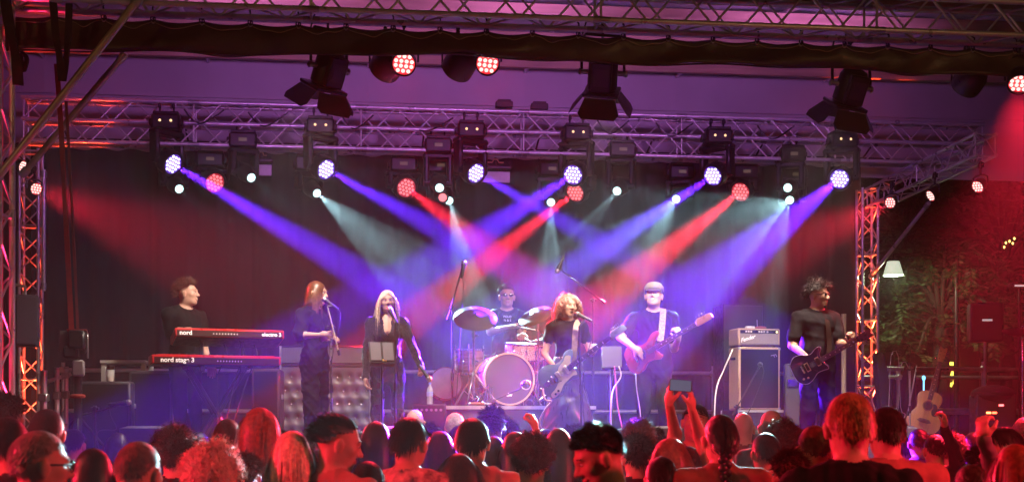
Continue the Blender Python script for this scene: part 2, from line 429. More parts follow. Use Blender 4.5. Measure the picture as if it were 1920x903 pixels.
mb = MB(); mb.path([(x, .012 + .01 * math.sin(x * 3), -.248 + .08 * min(1, x / 3) + .012 * math.sin(x * 2.1) + .010 * math.sin(x * 5.3 + 1)) for x in np.linspace(0.1, L_v - .1, 120)], 0.008, 6); va.part('hem', mb, M_VAL)
ey = MB().torus(.014, .005, TR((0, -.012, 0), ROT(R(90)))).mesh('eyelet', 180); ey.materials.append(M_STEEL)
tiem = MB(); tiem.path([(0, -.018, -.01), (.006, -.03, .05), (0, -.045, .1), (-.004, .0, .13)], .007, 6); tiem.torus(.02, .006, TR((0, -.02, .02), ROT(R(80), 0, .4))); tiem = tiem.mesh('lacing_tie', 180); tiem.materials.append(M_RUBBER)
for k in range(24):
    x = k * .40 + .0; mkobj('eyelet', ey, Matrix.Translation(Vector((x, 0, .035))), va.e); mkobj('lacing_tie', tiem, Matrix.Translation(Vector((x, 0, .035))), va.e)
mb = MB()
for k in range(23):
    pts = [(k * .4 + .4 * t, -.022 - .006 * math.sin(math.pi * t), 0.03 - .07 * math.sin(math.pi * t) * (0.4 + .6 * rg.random())) for t in (0, .2, .4, .6, .8, 1)]
    mb.path(spline(pts, 4, False), .004, 5)
va.part('lacing_cord', mb, mat('tan_cord', (.25, .2, .14), .8))
# straps and slings at the top left
M_STRAP = mat('black_webbing', (0.012, 0.011, 0.012), 0.8, 0, .2, 30)
M_STRAPR = mat('red_webbing', (0.30, 0.035, 0.03), 0.8, 0, .2, 30)
def strap(label, pts, w, m, group='slings and straps', name='lifting_strap'):
    pts = [Vector(p) for p in spline([tuple(p) for p in pts], 8, False)]; mbx = MB(); vs = []; n = len(pts)
    for k, p in enumerate(pts):
        tw = math.sin(k * .35) * .5; s = Vector((math.cos(tw), math.sin(tw), 0)) * w / 2; th = Vector((-math.sin(tw), math.cos(tw), 0)) * .006
        vs += [p - s - th, p + s - th, p + s + th, p - s + th]
    fs = [(k * 4 + a, k * 4 + (a + 1) % 4, k * 4 + 4 + (a + 1) % 4, k * 4 + 4 + a) for k in range(n - 1) for a in range(4)] + [(0, 1, 2, 3), (n * 4 - 4, n * 4 - 3, n * 4 - 2, n * 4 - 1)]
    mbx.add(vs, fs); return single(name, mbx, m, label, 'strap', group)
strap('wide black strap hanging beside the left truss post', [P(8, -20, 10.9), P(16, 40, 10.9), P(30, 110, 10.92), P(34, 160, 10.95)], .085, M_STRAP)
strap('left black sling hanging in front of the valance', [P(98, -20, 11.0), P(104, 60, 11.0), P(112, 110, 11.02), P(116, 152, 11.05)], .06, M_STRAP)
strap('right black sling hanging in front of the valance', [P(130, -20, 11.05), P(128, 60, 11.05), P(124, 110, 11.06), P(118, 152, 11.08)], .055, M_STRAP)
strap('short black loop under the left end of the valance', [P(38, 95, 11.5), P(50, 110, 11.5), P(44, 135, 11.5), P(38, 100, 11.52)], .04, M_STRAP)
strap('red hoist strap running down to the lamp on the tripod', [P(106, 120, 11.4), P(115, 250, 11.4), P(124, 420, 11.4), P(134, 618, 11.4)], .042, M_STRAPR)
strap('thin rope beside the red hoist strap', [P(124, 190, 11.45), P(130, 300, 11.45), P(138, 450, 11.45), P(146, 618, 11.45)], .022, mat('brown_rope', (.2, .06, .05), .8))
# ================================================================== lamps
def spot_light(parent, Mi, pos, aim, col, power, deg, blend=.35, rad=.05, gobo=None):
    ld = bpy.data.lights.new('lamp_light', 'SPOT'); ld.energy = power; ld.color = col
    ld.spot_size = R(deg); ld.spot_blend = blend; ld.shadow_soft_size = rad
    d = Vector(aim) - Vector(pos); M = TR(pos, frame_from(-d))
    o = mkobj('light_beam', ld, Mi @ M, parent)
    if gobo is not None:
        ld.use_nodes = True; n = ld.node_tree.nodes; l = ld.node_tree.links; n.clear()
        out = n.new('ShaderNodeOutputLight'); em = n.new('ShaderNodeEmission'); em.inputs['Color'].default_value = (1, 1, 1, 1)
        tc = n.new('ShaderNodeTexCoord'); sp = n.new('ShaderNodeSeparateXYZ'); l.new(tc.outputs['Normal'], sp.inputs[0])
        dx = n.new('ShaderNodeMath'); dx.operation = 'DIVIDE'; l.new(sp.outputs[0], dx.inputs[0]); l.new(sp.outputs[2], dx.inputs[1])
        dy = n.new('ShaderNodeMath'); dy.operation = 'DIVIDE'; l.new(sp.outputs[1], dy.inputs[0]); l.new(sp.outputs[2], dy.inputs[1])
        cb = n.new('ShaderNodeCombineXYZ'); l.new(dx.outputs[0], cb.inputs[0]); l.new(dy.outputs[0], cb.inputs[1]); cb.inputs[2].default_value = gobo[1]
        nz = n.new('ShaderNodeTexNoise'); nz.inputs['Scale'].default_value = gobo[0]; nz.inputs['Detail'].default_value = 1.5
        l.new(cb.outputs[0], nz.inputs['Vector'])
        mr = n.new('ShaderNodeMapRange'); mr.interpolation_type = 'SMOOTHSTEP'; mr.inputs['From Min'].default_value = .48; mr.inputs['From Max'].default_value = .58
        mr.inputs['To Min'].default_value = gobo[2]; mr.inputs['To Max'].default_value = gobo[3]; l.new(nz.outputs['Fac'], mr.inputs['Value'])
        l.new(mr.outputs[0], em.inputs['Strength']); l.new(em.outputs[0], out.inputs[0])
    return o
def lens_mat(name, col, es): return mat(name, (.1, .1, .1), .3, emit=col, es=es, var=0, rvar=0)
LM = {'blue': (lens_mat('led_violet_white', (.85, .72, 1), 2.2), lens_mat('led_violet_glow', (.16, .03, 1), .55)),
      'red': (lens_mat('led_red_white', (1, .22, .24), 1.6), lens_mat('led_red_glow', (1, .01, .03), .45)),
      'redhot': (lens_mat('led_red_hot', (1, .68, .62), 1.6), lens_mat('led_redhot_glow', (1, .015, .03), 1.1)),
      'teal': (lens_mat('lens_teal_white', (.62, 1, .95), 2.2), lens_mat('lens_teal_glow', (.06, .5, .55), .55))}
def hexes(rings, sp):
    out = [(0, 0)]
    for q in range(-rings, rings + 1):
        for r in range(-rings, rings + 1):
            if (q or r) and abs(q + r) <= rings: out.append((sp * (q + r / 2), sp * r * .866))
    return out
FX = {}
def build_fx():
    # ---- wash head: lens plane at z=0, body behind
    mb = MB(); mb.lathe([(.128, .004), (.150, .006), (.158, -.01), (.160, -.10), (.150, -.16), (.115, -.215), (.05, -.235), (.001, -.236)], n=28, closed=False)
    for a in range(8): 
        t = a * math.pi / 4; mb.box((.155 * math.cos(t), .155 * math.sin(t), -.1), (.02, .05, .10), ROT(0, 0, t), .004)
    FX['wash_head'] = mb.mesh('head', 45)
    mb = MB(); mb.lathe([(.128, -.012), (.02, -.012), (.001, -.012)], n=28, closed=False); FX['wash_back'] = mb.mesh('reflector', 0)
    mb = MB()
    pts = hexes(2, .049)
    for (x, y) in pts: mb.lathe([(.0195, -.008), (.0165, .000), (.009, .006), (.001, .007)], TR((x * 1.0, y * 1.0, 0)), n=8, closed=False)
    FX['wash_lens'] = mb.mesh('led_lenses', 180)
    # ---- spot head
    mb = MB(); mb.lathe([(.057, .0), (.070, .006), (.082, -.01), (.082, -.06), (.098, -.09), (.108, -.2)], n=24, closed=False)
    mb.box((0, 0, -.29), (.21, .19, .20), bev=.03); mb.box((0, 0, -.40), (.17, .15, .05), bev=.012)
    for k in range(4): mb.box((0, 0, -.22 - .045 * k), (.218, .198, .008))
    FX['spot_head'] = mb.mesh('head', 45)
    mb = MB(); mb.lathe([(.058, -.004), (.045, .008), (.02, .014), (.001, .015)], n=20, closed=False); FX['spot_lens'] = mb.mesh('lens', 180)
    mb = MB(); mb.torus(.066, .012, TR((0, 0, .004)), 24, 8); FX['spot_ring'] = mb.mesh('lens_ring', 180)
    # ---- par can
    mb = MB(); mb.lathe([(.098, .02), (.108, .02), (.110, -.02), (.108, -.09), (.085, -.15), (.045, -.175), (.001, -.178)], n=26, closed=False)
    for k in range(5): mb.torus(.100 - k * .012, .004, TR((0, 0, -.10 - k * .017)), 20, 5)
    FX['par_head'] = mb.mesh('can', 45)
    mb = MB(); mb.lathe([(.098, -.01), (.02, -.01), (.001, -.01)], n=26, closed=False); FX['par_back'] = mb.mesh('reflector', 0)
    mb = MB()
    for row, cnt in ((-1.5, 3), (-.5, 4), (.5, 4), (1.5, 3)):
        for k in range(cnt): mb.lathe([(.0185, -.006), (.016, .004), (.009, .010), (.001, .011)], TR(((k - (cnt - 1) / 2) * .046, row * .042, 0)), n=8, closed=False)
    FX['par_lens'] = mb.mesh('led_lenses', 180)
    # ---- base box with display
    mb = MB(); mb.box((0, 0, -.09), (.27, .24, .15), bev=.02); mb.box((0, 0, -.005), (.24, .2, .03), bev=.006)
    for s in (-1, 1): mb.box((s * .145, 0, -.09), (.03, .14, .07), bev=.01)
    FX['base'] = mb.mesh('base', 40)
    mb = MB()
    for s in (-1, 1): mb.ell((s * .052, -.122, -.085), (.013, .008, .013), nu=10, nv=6)
    FX['eyes'] = mb.mesh('status_lamps', 180)
    mb = MB(); mb.box((0, -.1225, -.09), (.08, .006, .035), bev=.002); FX['disp'] = mb.mesh('display', 0)
    mb = MB(); mb.tube((0, 0, 0), (0, 0, .06), .012); mb.torus(.036, .011, TR((0, 0, .095), ROT(0, R(90))), 18, 8); mb.box((0, -.04, .095), (.035, .02, .05), bev=.004); mb.tube((0, -.04, .1), (0, -.085, .1), .006)
    FX['clamp'] = mb.mesh('clamp', 40)
build_fx()
for k, me in FX.items():
    if 'lens' in k and k != 'spot_ring' or 'back' in k: continue
    me.materials.append(mat('lamp_amber', (.3, .2, .1), .3, emit=(1, .62, .3), es=1.6) if k == 'eyes' else mat('display_dark', (.10, .09, .07), .25, emit=(.6, .45, .3), es=.12) if k == 'disp' else M_BLACKM)
LENSM = {}
def lens_data(key, colname, which):
    k = (key, colname)
    if k not in LENSM: LENSM[k] = FX[key].copy(); LENSM[k].materials.append(LM[colname][which])
    return LENSM[k]
N_FX = [0]
def moving_head(kind, px, py, v, aim, z_mount, col, power, deg, label, lcol, gobo=None, eyes=False, blend=.4, rad=None, name='moving_light', base_scale=1.28, group='moving lights on the rear truss'):
    L = Vector(PV(px, py, v)); aim = Vector(aim); d = (aim - L).normalized()
    off = .13 if kind == 'wash' else .26
    piv = L - d * off
    top = Vector((piv.x, piv.y, z_mount))
    t = Thing(name, label, 'stage light', top, YAW, group=group)
    rotb = Matrix.Scale(base_scale, 4)
    drop = top.z - piv.z
    for s in (-1, 1): mkobj('clamp', FX['clamp'], Matrix.Translation(Vector((s * .085, 0, 0))), t.e)
    b = mkobj('base', FX['base'], rotb, t.e)
    if eyes: mkobj('status_lamps', FX['eyes'], None, b)
    else: mkobj('display', FX['disp'], None, b)
    # yoke: from turntable under the base down to the pivot, both sides of the tilt axis
    ax = d.cross(Vector((0, 0, 1))); ax = ax.normalized() if ax.length > .05 else Vector((1, 0, 0))
    hw = .195 if kind == 'wash' else .150
    y0 = top + Vector((0, 0, -.165)); mb = MB(); mb.tube(y0 + Vector((0, 0, .01)), y0 + Vector((0, 0, -.05)), .10, n=20)
    fr = ax.cross(Vector((0, 0, 1))); rz = Matrix((ax, -fr, Vector((0, 0, 1)))).transposed()
    hb = max(.10, drop - .2)
    mb.box(y0 + Vector((0, 0, -.075)), (2 * hw + .09, .16, .08), rz, .025)
    for s in (-1, 1):
        mb.box(y0 + ax * s * hw + Vector((0, 0, -.06 - hb / 2 + .02)), (.07, .16, hb), rz, .025)
        mb.tube(piv + ax * s * (hw - .05), piv + ax * s * (hw + .035), .055, n=16)
    t.part('yoke', mb, M_BLACKM, world=True)
    Mh = t.Mi @ TR(L, frame_from(d, (0.2, 0.1, 1)))
    h = mkobj('head', FX[kind + '_head'], Mh, t.e)
    if kind == 'wash':
        mkobj('reflector', lens_data('wash_back', lcol, 1), None, h); mkobj('led_lenses', lens_data('wash_lens', lcol, 0), None, h)
    else:
        mkobj('lens', lens_data('spot_lens', lcol, 0), None, h); r_ = mkobj('lens_ring', lens_data('spot_ring', lcol, 1), None, h)
    if power > 0: spot_light(t.e, t.Mi, L + d * .03, aim, col, power, deg, blend, rad if rad is not None else (.035 if kind == 'wash' else .008), gobo)
    return t
KB = 150.0; KR = 105.0; KT = 1.55
BLUE = (.12, .012, 1.0); RED = (1.0, .015, .05); TEAL = (.50, .92, 1.0)
ZU = 5.86; ZL = 5.30
blues = [(325, 308, (740, 552), 14.9, 'leftmost violet wash lamp, its beam slanting down to the right'),
         (612, 318, (850, 446), 15.4, 'violet wash lamp left of the hanging black floodlight, second from left'),
         (893, 325, (1110, 446), 15.6, 'violet wash lamp tilted sideways beside the centre white panel'),
         (1074, 328, (723, 556), 13.1, 'violet wash lamp directly above a red one'),
         (1336, 330, (1080, 500), 15.3, 'violet wash lamp facing front, second from the right'),
         (1574, 336, (1270, 580), 12.5, 'rightmost violet wash lamp with a bright round face')]
bp_ = [2600, 1600, 1300, 1600, 2000, 2300]
for (px, py, a, D, lab), pw in zip(blues, bp_):
    moving_head('wash', px, py, 5.72, P(*a, D), 5.62, BLUE, pw * KB, 7.0, lab, 'blue', eyes=True)
reds = [(403, 343, (560, 470), 15.6, 'leftmost red wash lamp under the violet beam', 60), (762, 352, (900, 455), 15.6, 'red wash lamp tilted right left of the centre', 900),
        (1078, 361, (840, 545), 15.8, 'red wash lamp tucked just under a violet one', 2000), (1388, 360, (1150, 550), 15.3, 'red wash lamp between two violet lamps on the right', 2200)]
for (px, py, a, D, lab, pw) in reds:
    moving_head('wash', px, py, 6.38, P(*a, D), ZL, RED, pw * KR, 7.5, lab, 'red')
teals = [(336, 354, (470, 490), 15.3, 6.38, ZL, 'teal spotlight lowest at far left with a faint beam', 250, 10), (471, 333, (610, 445), 15.3, 5.75, 5.45, 'teal spotlight beside the first white panel', 500, 12),
         (594, 362, (760, 500), 15.8, 6.38, ZL, 'teal spotlight below the second violet lamp with a broad smoky fan', 5200, 24), (824, 352, (850, 440), 15.5, 5.75, 5.45, 'dim upper teal spotlight of the crossed pair near the centre', 60, 10),
         (842, 376, (890, 510), 16.0, 6.38, ZL, 'lower teal spotlight of the crossed pair near the centre', 4000, 22), (1033, 379, (1037, 500), 16.2, 6.38, ZL, 'teal spotlight shining straight down behind the lead singer', 4200, 16),
         (1157, 358, (1095, 440), 15.8, 5.75, 5.45, 'teal spotlight high up right of the centre floodlight', 1800, 14), (1268, 373, (1190, 470), 16.0, 6.38, ZL, 'teal spotlight alone between two violet lamps', 2600, 28),
         (1477, 352, (1400, 400), 14.9, 5.75, 5.45, 'upper teal spotlight of the right pair', 300, 14), (1481, 375, (1300, 510), 12.7, 6.38, ZL, 'lower teal spotlight of the right pair with a streaky fan', 5200, 24)]
for k, (px, py, a, D, v, zm, lab, pw, deg) in enumerate(teals):
    moving_head('spot', px, py, v, P(*a, D), zm, TEAL, pw * KT, deg * .72, lab, 'teal', gobo=(22.0, 3.1 * k + .4, .02, 3.6))
# a red highlight lamp half hidden in the crossed pair
moving_head('spot', 830, 370, 6.30, P(880, 430, 15.5), ZL, RED, 60, 12, 'small red glinting spotlight behind the crossed teal pair', 'red')
# black pipe carrying the lower row
t = Thing('lamp_pipe', 'black pipe behind the rear truss carrying the lower lamps', 'pipe', W(-5.2, 6.40, ZL + .1), YAW)
t.part('tube', MB().tube((0, 0, 0), (11.2, 0, 0), .024, n=12), M_BLACKM)
hk = MB().tube((0, 0, 0), (0, -.30, .10), .012).mesh('hanger'); hk.materials.append(M_BLACKM)
for k in range(8): mkobj('hanger', hk, Matrix.Translation(Vector((.3 + 1.5 * k, 0, 0))), t.e)
# ---- LED par cans
def par(px, py, D, aim, power, deg, label, lcol='redhot', hang=.22, col=RED, group='red led par lamps', blend=.6, scale=1.0, rad=.09):
    L = Vector(P(px, py, D)); d = (Vector(aim) - L).normalized()
    t = Thing('par_lamp', label, 'stage light', L - d * .06 + Vector((0, 0, hang)), YAW, group=group)
    Mh = t.Mi @ TR(L, frame_from(d, (.1, 0, 1))) @ Matrix.Scale(scale, 4)
    h = mkobj('can', FX['par_head'], Mh, t.e)
    mkobj('reflector', lens_data('par_back', lcol, 1), None, h); mkobj('led_lenses', lens_data('par_lens', lcol, 0), None, h)
    ax = d.cross(Vector((0, 0, 1))).normalized(); c = L - d * .06; top = c + Vector((0, 0, hang)); mb = MB()
    w = .125 * scale
    mb.path([c + ax * w, c + ax * w + Vector((0, 0, hang * .7)), c + ax * w * .6 + Vector((0, 0, hang * .92)), top - ax * 0, c - ax * w * .6 + Vector((0, 0, hang * .92)), c - ax * w + Vector((0, 0, hang * .7)), c - ax * w], .010, 6)
    t.part('bracket', mb, M_BLACKM, world=True)
    mkobj('clamp', FX['clamp'], None, t.e)
    if power > 0: spot_light(t.e, t.Mi, L + d * .04, aim, col, power, deg, blend, rad, None)
    return t
par(757, 120, 11.95, P(700, 900, 6.0), 620, 36, 'left of the two bright red lamps under the valance')
par(914, 119, 12.05, P(1080, 900, 6.0), 620, 36, 'right of the two bright red lamps under the valance')
par(1912, 157, 12.3, P(1935, 900, 9.5), 11000, 42, 'bright red lamp cut by the right edge of the picture', blend=.8)
par(42, 312, 14.6, P(1060, 640, 12.8), 1500, 22, 'upper small red lamp behind the left post', hang=.10, scale=.66)
par(68, 354, 15.2, P(290, 448, 12.7), 15000, 14, 'lower small red lamp behind the left post', hang=.10, scale=.66)
par(1669, 380, 16.2, P(1530, 440, 14.3), 24000, 13, 'leftmost of three small red lamps on the right side truss', hang=.10, scale=.66)
par(1745, 367, 15.2, P(1500, 520, 14.6), 2500, 14, 'middle of three small red lamps on the right side truss', hang=.10, scale=.66)
par(1833, 350, 14.2, P(1500, 640, 12.4), 500, 24, 'rightmost of three small red lamps on the right side truss', hang=.10, scale=.66)
# unlit dark cans seen from behind
def dark_can(px, py, D, d, label):
    L = Vector(P(px, py, D)); d = Vector(d).normalized()
    t = Thing('par_lamp', label, 'stage light', L + Vector((0, 0, .24)), YAW, group='unlit lamps under the valance')
    h = mkobj('can', FX['par_head'], t.Mi @ TR(L, frame_from(d)) @ Matrix.Scale(1.35, 4), t.e)
    mb = MB(); mb.path([L + Vector((.14, 0, 0)), L + Vector((.14, 0, .18)), L + Vector((0, 0, .24)), L + Vector((-.14, 0, .18)), L + Vector((-.14, 0, 0))], .01, 6); t.part('bracket', mb, M_BLACKM, world=True)
    mkobj('clamp', FX['clamp'], None, t.e)
dark_can(722, 128, 12.4, (-.5, .8, -.45), 'dark lamp turned away left of the left red lamp')
dark_can(858, 128, 12.5, (-.45, .8, -.5), 'dark lamp turned away between the two red lamps')
dark_can(1812, 158, 12.9, (-.2, .9, -.5), 'dark lamp turned away near the right edge under the valance')
# ---- fresnel floodlights with barn doors, seen from behind
M_FBODY = mat('fresnel_black', (0.014, 0.012, 0.014), .42, .2, .2, 14)
M_FLAP = mat('barn_door_black', (0.03, 0.022, 0.03), .5, .2, .2, 10)
M_LABEL = mat('paper_label', (.6, .58, .52), .6)
def fresnel(px, py, D, aim, power, label, roll=0.0, hang=.34, open_=(38, 38, 38, 38)):
    C = Vector(P(px, py, D)); d = (Vector(aim) - C).normalized()
    t = Thing('fresnel_floodlight', label, 'floodlight', C + Vector((0, 0, hang)), YAW, group='black floodlights with barn doors')
    fr = frame_from(d, (0, 0, 1)) @ Matrix.Rotation(roll, 3, 'Z'); Mb = TR(C, fr) @ Matrix.Scale(1.02, 4)
    mb = MB(); mb.lathe([(.001, -.19), (.06, -.185), (.105, -.165), (.128, -.12), (.132, .10), (.120, .11), (.120, .13)], n=28, closed=False)
    mb.box((0, -.12, -.02), (.18, .06, .26), bev=.012); mb.box((0, 0, .14), (.31, .31, .03), bev=.006)
    for k in range(5): mb.box((0, .115, -.12 + .045 * k), (.14, .035, .012), bev=.002)
    body = t.part('body', MB.mesh(mb, 'body', 40), M_FBODY); body.matrix_basis = t.Mi @ Mb
    b2 = MB(); b2.box((0, -.152, -.02), (.13, .004, .15)); b2.box((0, -.156, -.02), (.10, .004, .11)); t.part('vent_grille', b2, mat('grille_dark', (.03, .02, .035), .5), parent=body)
    b3 = MB(); b3.box((.0, .06, -.178), (.075, .035, .012)); t.part('sticker', b3, M_LABEL, parent=body)
    b4 = MB(); b4.lathe([(.118, .12), (.10, .135), (.05, .15), (.001, .155)], n=24, closed=False); t.part('lens', b4, mat('fresnel_lens', (.3, .3, .3), .2, emit=(1, .8, .6), es=1.5), parent=body)
    hinge = .155
    for k, (ang, wide) in enumerate(zip(open_, (1, 1, .9, .9))):
        rz = Matrix.Rotation(k * math.pi / 2 if k < 2 else (k * math.pi / 2), 3, 'Z')
        m = MB(); L_, w0, w1 = .19, .27, .36
        m.prism([(-w0 / 2, 0), (w0 / 2, 0), (w1 / 2, L_ * .75), (w1 / 2 * .8, L_), (-w1 / 2 * .8, L_), (-w1 / 2, L_ * .75)], -.0015, .0015)
        q = m.mesh('barn_door', 0); q.materials.append(M_FLAP)
        Mf = Matrix.Rotation(k * math.pi / 2, 4, 'Z') @ TR((0, hinge, .16), ROT(R(90 - ang)))
        mkobj('barn_door', q, Mf, body)
    for s in (-1, 1):
        b5 = MB(); b5.tube((s * .13, 0, -.03), (s * .19, 0, -.03), .022, n=12); b5.ell((s * .2, 0, -.03), (.02, .03, .03)); t.part('tilt_knob', b5, M_STEEL, parent=body)
    ax = fr.col[0]; c0 = C - d * .03
    mb = MB(); w = .19
    for s in (-1, 1):
        pass
    pts = [c0 + ax * w, c0 + ax * w + Vector((0, 0, hang * .85)), c0 + ax * w * .8 + Vector((0, 0, hang * .98)), c0 - ax * w * .8 + Vector((0, 0, hang * .98)), c0 - ax * w + Vector((0, 0, hang * .85)), c0 - ax * w]
    mb.path(pts, .014, 6); t.part('yoke', mb, M_BLACKM, world=True)
    mkobj('clamp', FX['clamp'], None, t.e)
    mb = MB(); mb.path(spline([c0 - d * .15, c0 - d * .2 + ax * .12 + Vector((0, 0, .08)), c0 + ax * .2 + Vector((0, 0, .25)), c0 + ax * .15 + Vector((0, 0, hang + .1))], 5, False), .007, 6); t.part('power_cable', mb, M_CABLE, world=True)
    spot_light(t.e, t.Mi, C + d * .21, aim, (1.0, .80, .66), power, 105, 1.0, .10)
    return t
KF = 2.2
fresnel(615, 134, 12.0, W(-2.5, 1.9, 1.7), 360 * KF, 'black floodlight with barn doors at the left, a red lit flap', roll=R(0))
fresnel(1130, 143, 12.15, W(1.0, 2.2, 1.8), 390 * KF, 'black floodlight with barn doors above the centre of the stage', roll=R(12))
fresnel(1594, 168, 12.35, W(2.6, 1.9, 1.8), 440 * KF, 'black floodlight with barn doors at the right', roll=R(12))
# added violet uplights, unseen behind the valance, put in to tint the roof
def uplight(u, label):
    p = W(u, 0.55, 5.18)
    t = Thing('added_uplight', label, 'stage light', p, YAW, group='added uplights unseen behind the valance')
    mb = MB(); mb.box((0, 0, .0), (.5, .07, .06), bev=.01); t.part('housing', mb, M_BLACKM)
    mb = MB(); mb.box((0, .036, .02), (.46, .004, .025)); t.part('led_strip', mb, lens_mat('uplight_lens', (.6, .15, .8), 1.5))
    spot_light(t.e, t.Mi, p + np.array([0, .06, .05]), W(u, 6.5, 5.9), (.52, .15, .68), 500, 95, 1.0, .15)
for u in (-2.3, .4, 3.4): uplight(u, ['added violet uplight unseen behind the left of the valance', 'added violet uplight unseen behind the middle of the valance', 'added violet uplight unseen behind the right of the valance'][int(round((u + 2.3) / 2.9))])
# white panels and small boxes on the truss
def white_panel(px, py, w_px, h_px, v, label):
    p = PV(px, py, v); D = p[1]; w = w_px / F * D; h = h_px / F * D
    t = Thing('white_panel', label, 'panel', p, YAW, group='white panels under the rear truss')
    t.part('plate', MB().box((0, 0, 0), (w, .03, h), bev=.005), mat('grey_white_panel', (.5, .5, .5), .5))
    t.part('lamp_head', MB().box((0, 0, h * .9), (w * 1.1, .05, h * .35), bev=.01), M_BLACKM)
    mb = MB(); mb.path([(-w * .28, -.02, h * 1.35), (-w * .12, -.02, h * 1.35), (-.02, -.02, h * 1.65), (.02, -.02, h * 1.65), (w * .12, -.02, h * 1.35), (w * .28, -.02, h * 1.35)], .010, 6); t.part('hook_bracket', mb, mat('brass_hook', (.6, .45, .3), .35, .8))
    t.part('hanger', MB().tube((0, 0, h * 1.0), (0, 0, h * 2.6), .014), M_BLACKM)
white_panel(490, 319, 38, 20, 6.2, 'small white panel hanging near the second teal lamp'); white_panel(929, 332, 54, 20, 6.2, 'wider white panel hanging beside the third violet lamp')
white_panel(1345, 331, 22, 14, 6.5, 'tiny white panel behind the fifth violet lamp')
def junction(px, py, label):
    p = PV(px, py, 5.9); mb = MB(); mb.box(p, (.22, .12, .08), ROT(0, 0, YAW), .008); mb.box(p + np.array([0, 0, .05]), (.17, .1, .03), ROT(0, 0, YAW), .006)
    single('junction_box', mb, M_BLACK, label, 'junction box', 'junction boxes on the truss')
junction(945, 197, 'left junction box lying on top of the rear truss'); junction(1011, 201, 'right junction box lying on top of the rear truss')
# cables slung along the rear truss
for k, (x0, x1) in enumerate([(345, 420), (465, 540), (640, 700), (760, 850), (1120, 1180), (1230, 1300), (1420, 1490)]):
    a = PV(x0, 205 + k * 5, 5.85); b = PV(x1, 207 + k * 5, 5.85); mb = MB()
    pts = [a + (b - a) * t + np.array([0, .02 * math.sin(9 * t), -.16 * math.sin(math.pi * t) - .03 * math.sin(6 * t)]) for t in np.linspace(0, 1, 9)]
    mb.path(spline(pts, 3, False), .010, 6)
    single('lamp_cable', mb, M_CABLE, 'black cable loop on the rear truss, ' + ['leftmost', 'second from left', 'third from left', 'fourth from left', 'third from right', 'second from right', 'rightmost'][k] + ' of the row', 'cable', 'cable loops on the rear truss')
# street lamp on the square behind the camera: the warm light on the truss and the backs of the crowd
def street_lamp(x, y, h, power, label):
    t = Thing('street_lamp', label, 'street lamp', (x, y, 0), 0, group='street lamps on the square')
    mb = MB(); mb.lathe([(.11, 0), (.11, .3), (.07, .4), (.055, h - .3), (.04, h)], n=14); t.part('pole', mb, M_STEEL)
    mb = MB(); mb.lathe([(.05, h), (.30, h + .02), (.20, h + .2), (.03, h + .3)], n=18); t.part('lamp_shade', mb, M_BLACKM)
    mb = MB(); mb.ell((0, 0, h - .06), (.14, .14, .10)); t.part('globe', mb, mat('sodium_globe', (.8, .7, .5), .4, emit=(1, .62, .28), es=4))
    ld = bpy.data.lights.new('lamp_light', 'POINT'); ld.energy = power; ld.color = (1, .50, .20); ld.shadow_soft_size = .15
    mkobj('light_glow', ld, Matrix.Translation(Vector((0, 0, h - .28))), t.e)
street_lamp(-6.6, 3.2, 6.2, 260, 'warm street lamp left of the crowd'); street_lamp(6.8, 2.6, 6.2, 480, 'warm street lamp right of the crowd')

# red lamps on poles beside the crowd
def pole_par(x, y, h, aim, power, label, deg=75):
    t = Thing('pole_lamp', label, 'stage light', (x, y, 0), 0, group='red lamps on poles beside the crowd')
    t.part('pole', MB().lathe([(.25, 0), (.25, .02), (.04, .05), (.03, h)], None, 14), M_BLACKM); L = Vector((x, y, h + .1)); d = (Vector(aim) - L).normalized()
    c = mkobj('can', FX['par_head'], t.Mi @ TR(L, frame_from(d)), t.e); mkobj('reflector', lens_data('par_back', 'redhot', 1), None, c); mkobj('led_lenses', lens_data('par_lens', 'redhot', 0), None, c)
    t.part('bracket', MB().path([L + Vector((.12, 0, 0)), L + Vector((.12, 0, -.08)), L + Vector((0, 0, -.11)), L + Vector((-.12, 0, -.08)), L + Vector((-.12, 0, 0))], .01, 6), M_BLACKM, world=True)
    spot_light(t.e, t.Mi, L + d * .05, aim, (1, .012, .055), power, deg, .8, .09)
pole_par(-5.6, 4.4, 3.3, (-1.2, 6.2, 1.3), 3000, 'red lamp on a pole left of the crowd', 66); pole_par(6.0, 5.0, 3.3, (1.6, 6.4, 1.3), 2100, 'red lamp on a pole right of the crowd', 60)

# lamps standing inside the truss posts and shining up through them
def post_warmer(p, z, col, power, label, lean=(0, 0), deg=30):
    p = Vector((p[0], p[1], z)); t = Thing('truss_warmer', label, 'stage light', p, YAW, group='lamps inside the truss posts')
    t.part('housing', MB().lathe([(.075, 0), (.075, .10), (.068, .10), (.068, .085), (.001, .085)], None, 20), M_BLACKM); t.part('lens', MB().lathe([(.066, .088), (.03, .094), (.001, .095)], None, 20, False), lens_mat('warmer_lens', (1, .12, .04), 3))
    spot_light(t.e, t.Mi, p + Vector((0, 0, .12)), p + Vector((lean[0], lean[1], 4)), col, power, deg, .6, .05)
post_warmer(PZ(1626, 6.7, 0), STAGE_Z + .02, (1, .07, .015), 9000, 'red lamp inside the right rear truss post', deg=16); post_warmer(PZ(58, 5.6, 0), STAGE_Z + .02, (1, .05, .015), 2800, 'red lamp inside the left rear truss post')
post_warmer(W(-4.29, .02, 0), .03, (1, .02, .10), 7000, 'magenta lamp inside the left front truss post', deg=15)

mb = MB(); q0, q1 = W(-4.29 - .10, .11, 0), W(-4.29 + .10, .11, 0)
single('post_scrim', MB().box((q0 + q1) / 2 + np.array([0, 0, 2.6]), (.2, .008, 4.9), ROT(0, 0, YAW), .002), mat('pink_scrim', (.55, .16, .24), .8, 0, .3, 5, bump=.5, bscale=6), 'pink fabric strip inside the left front truss post', 'fabric')
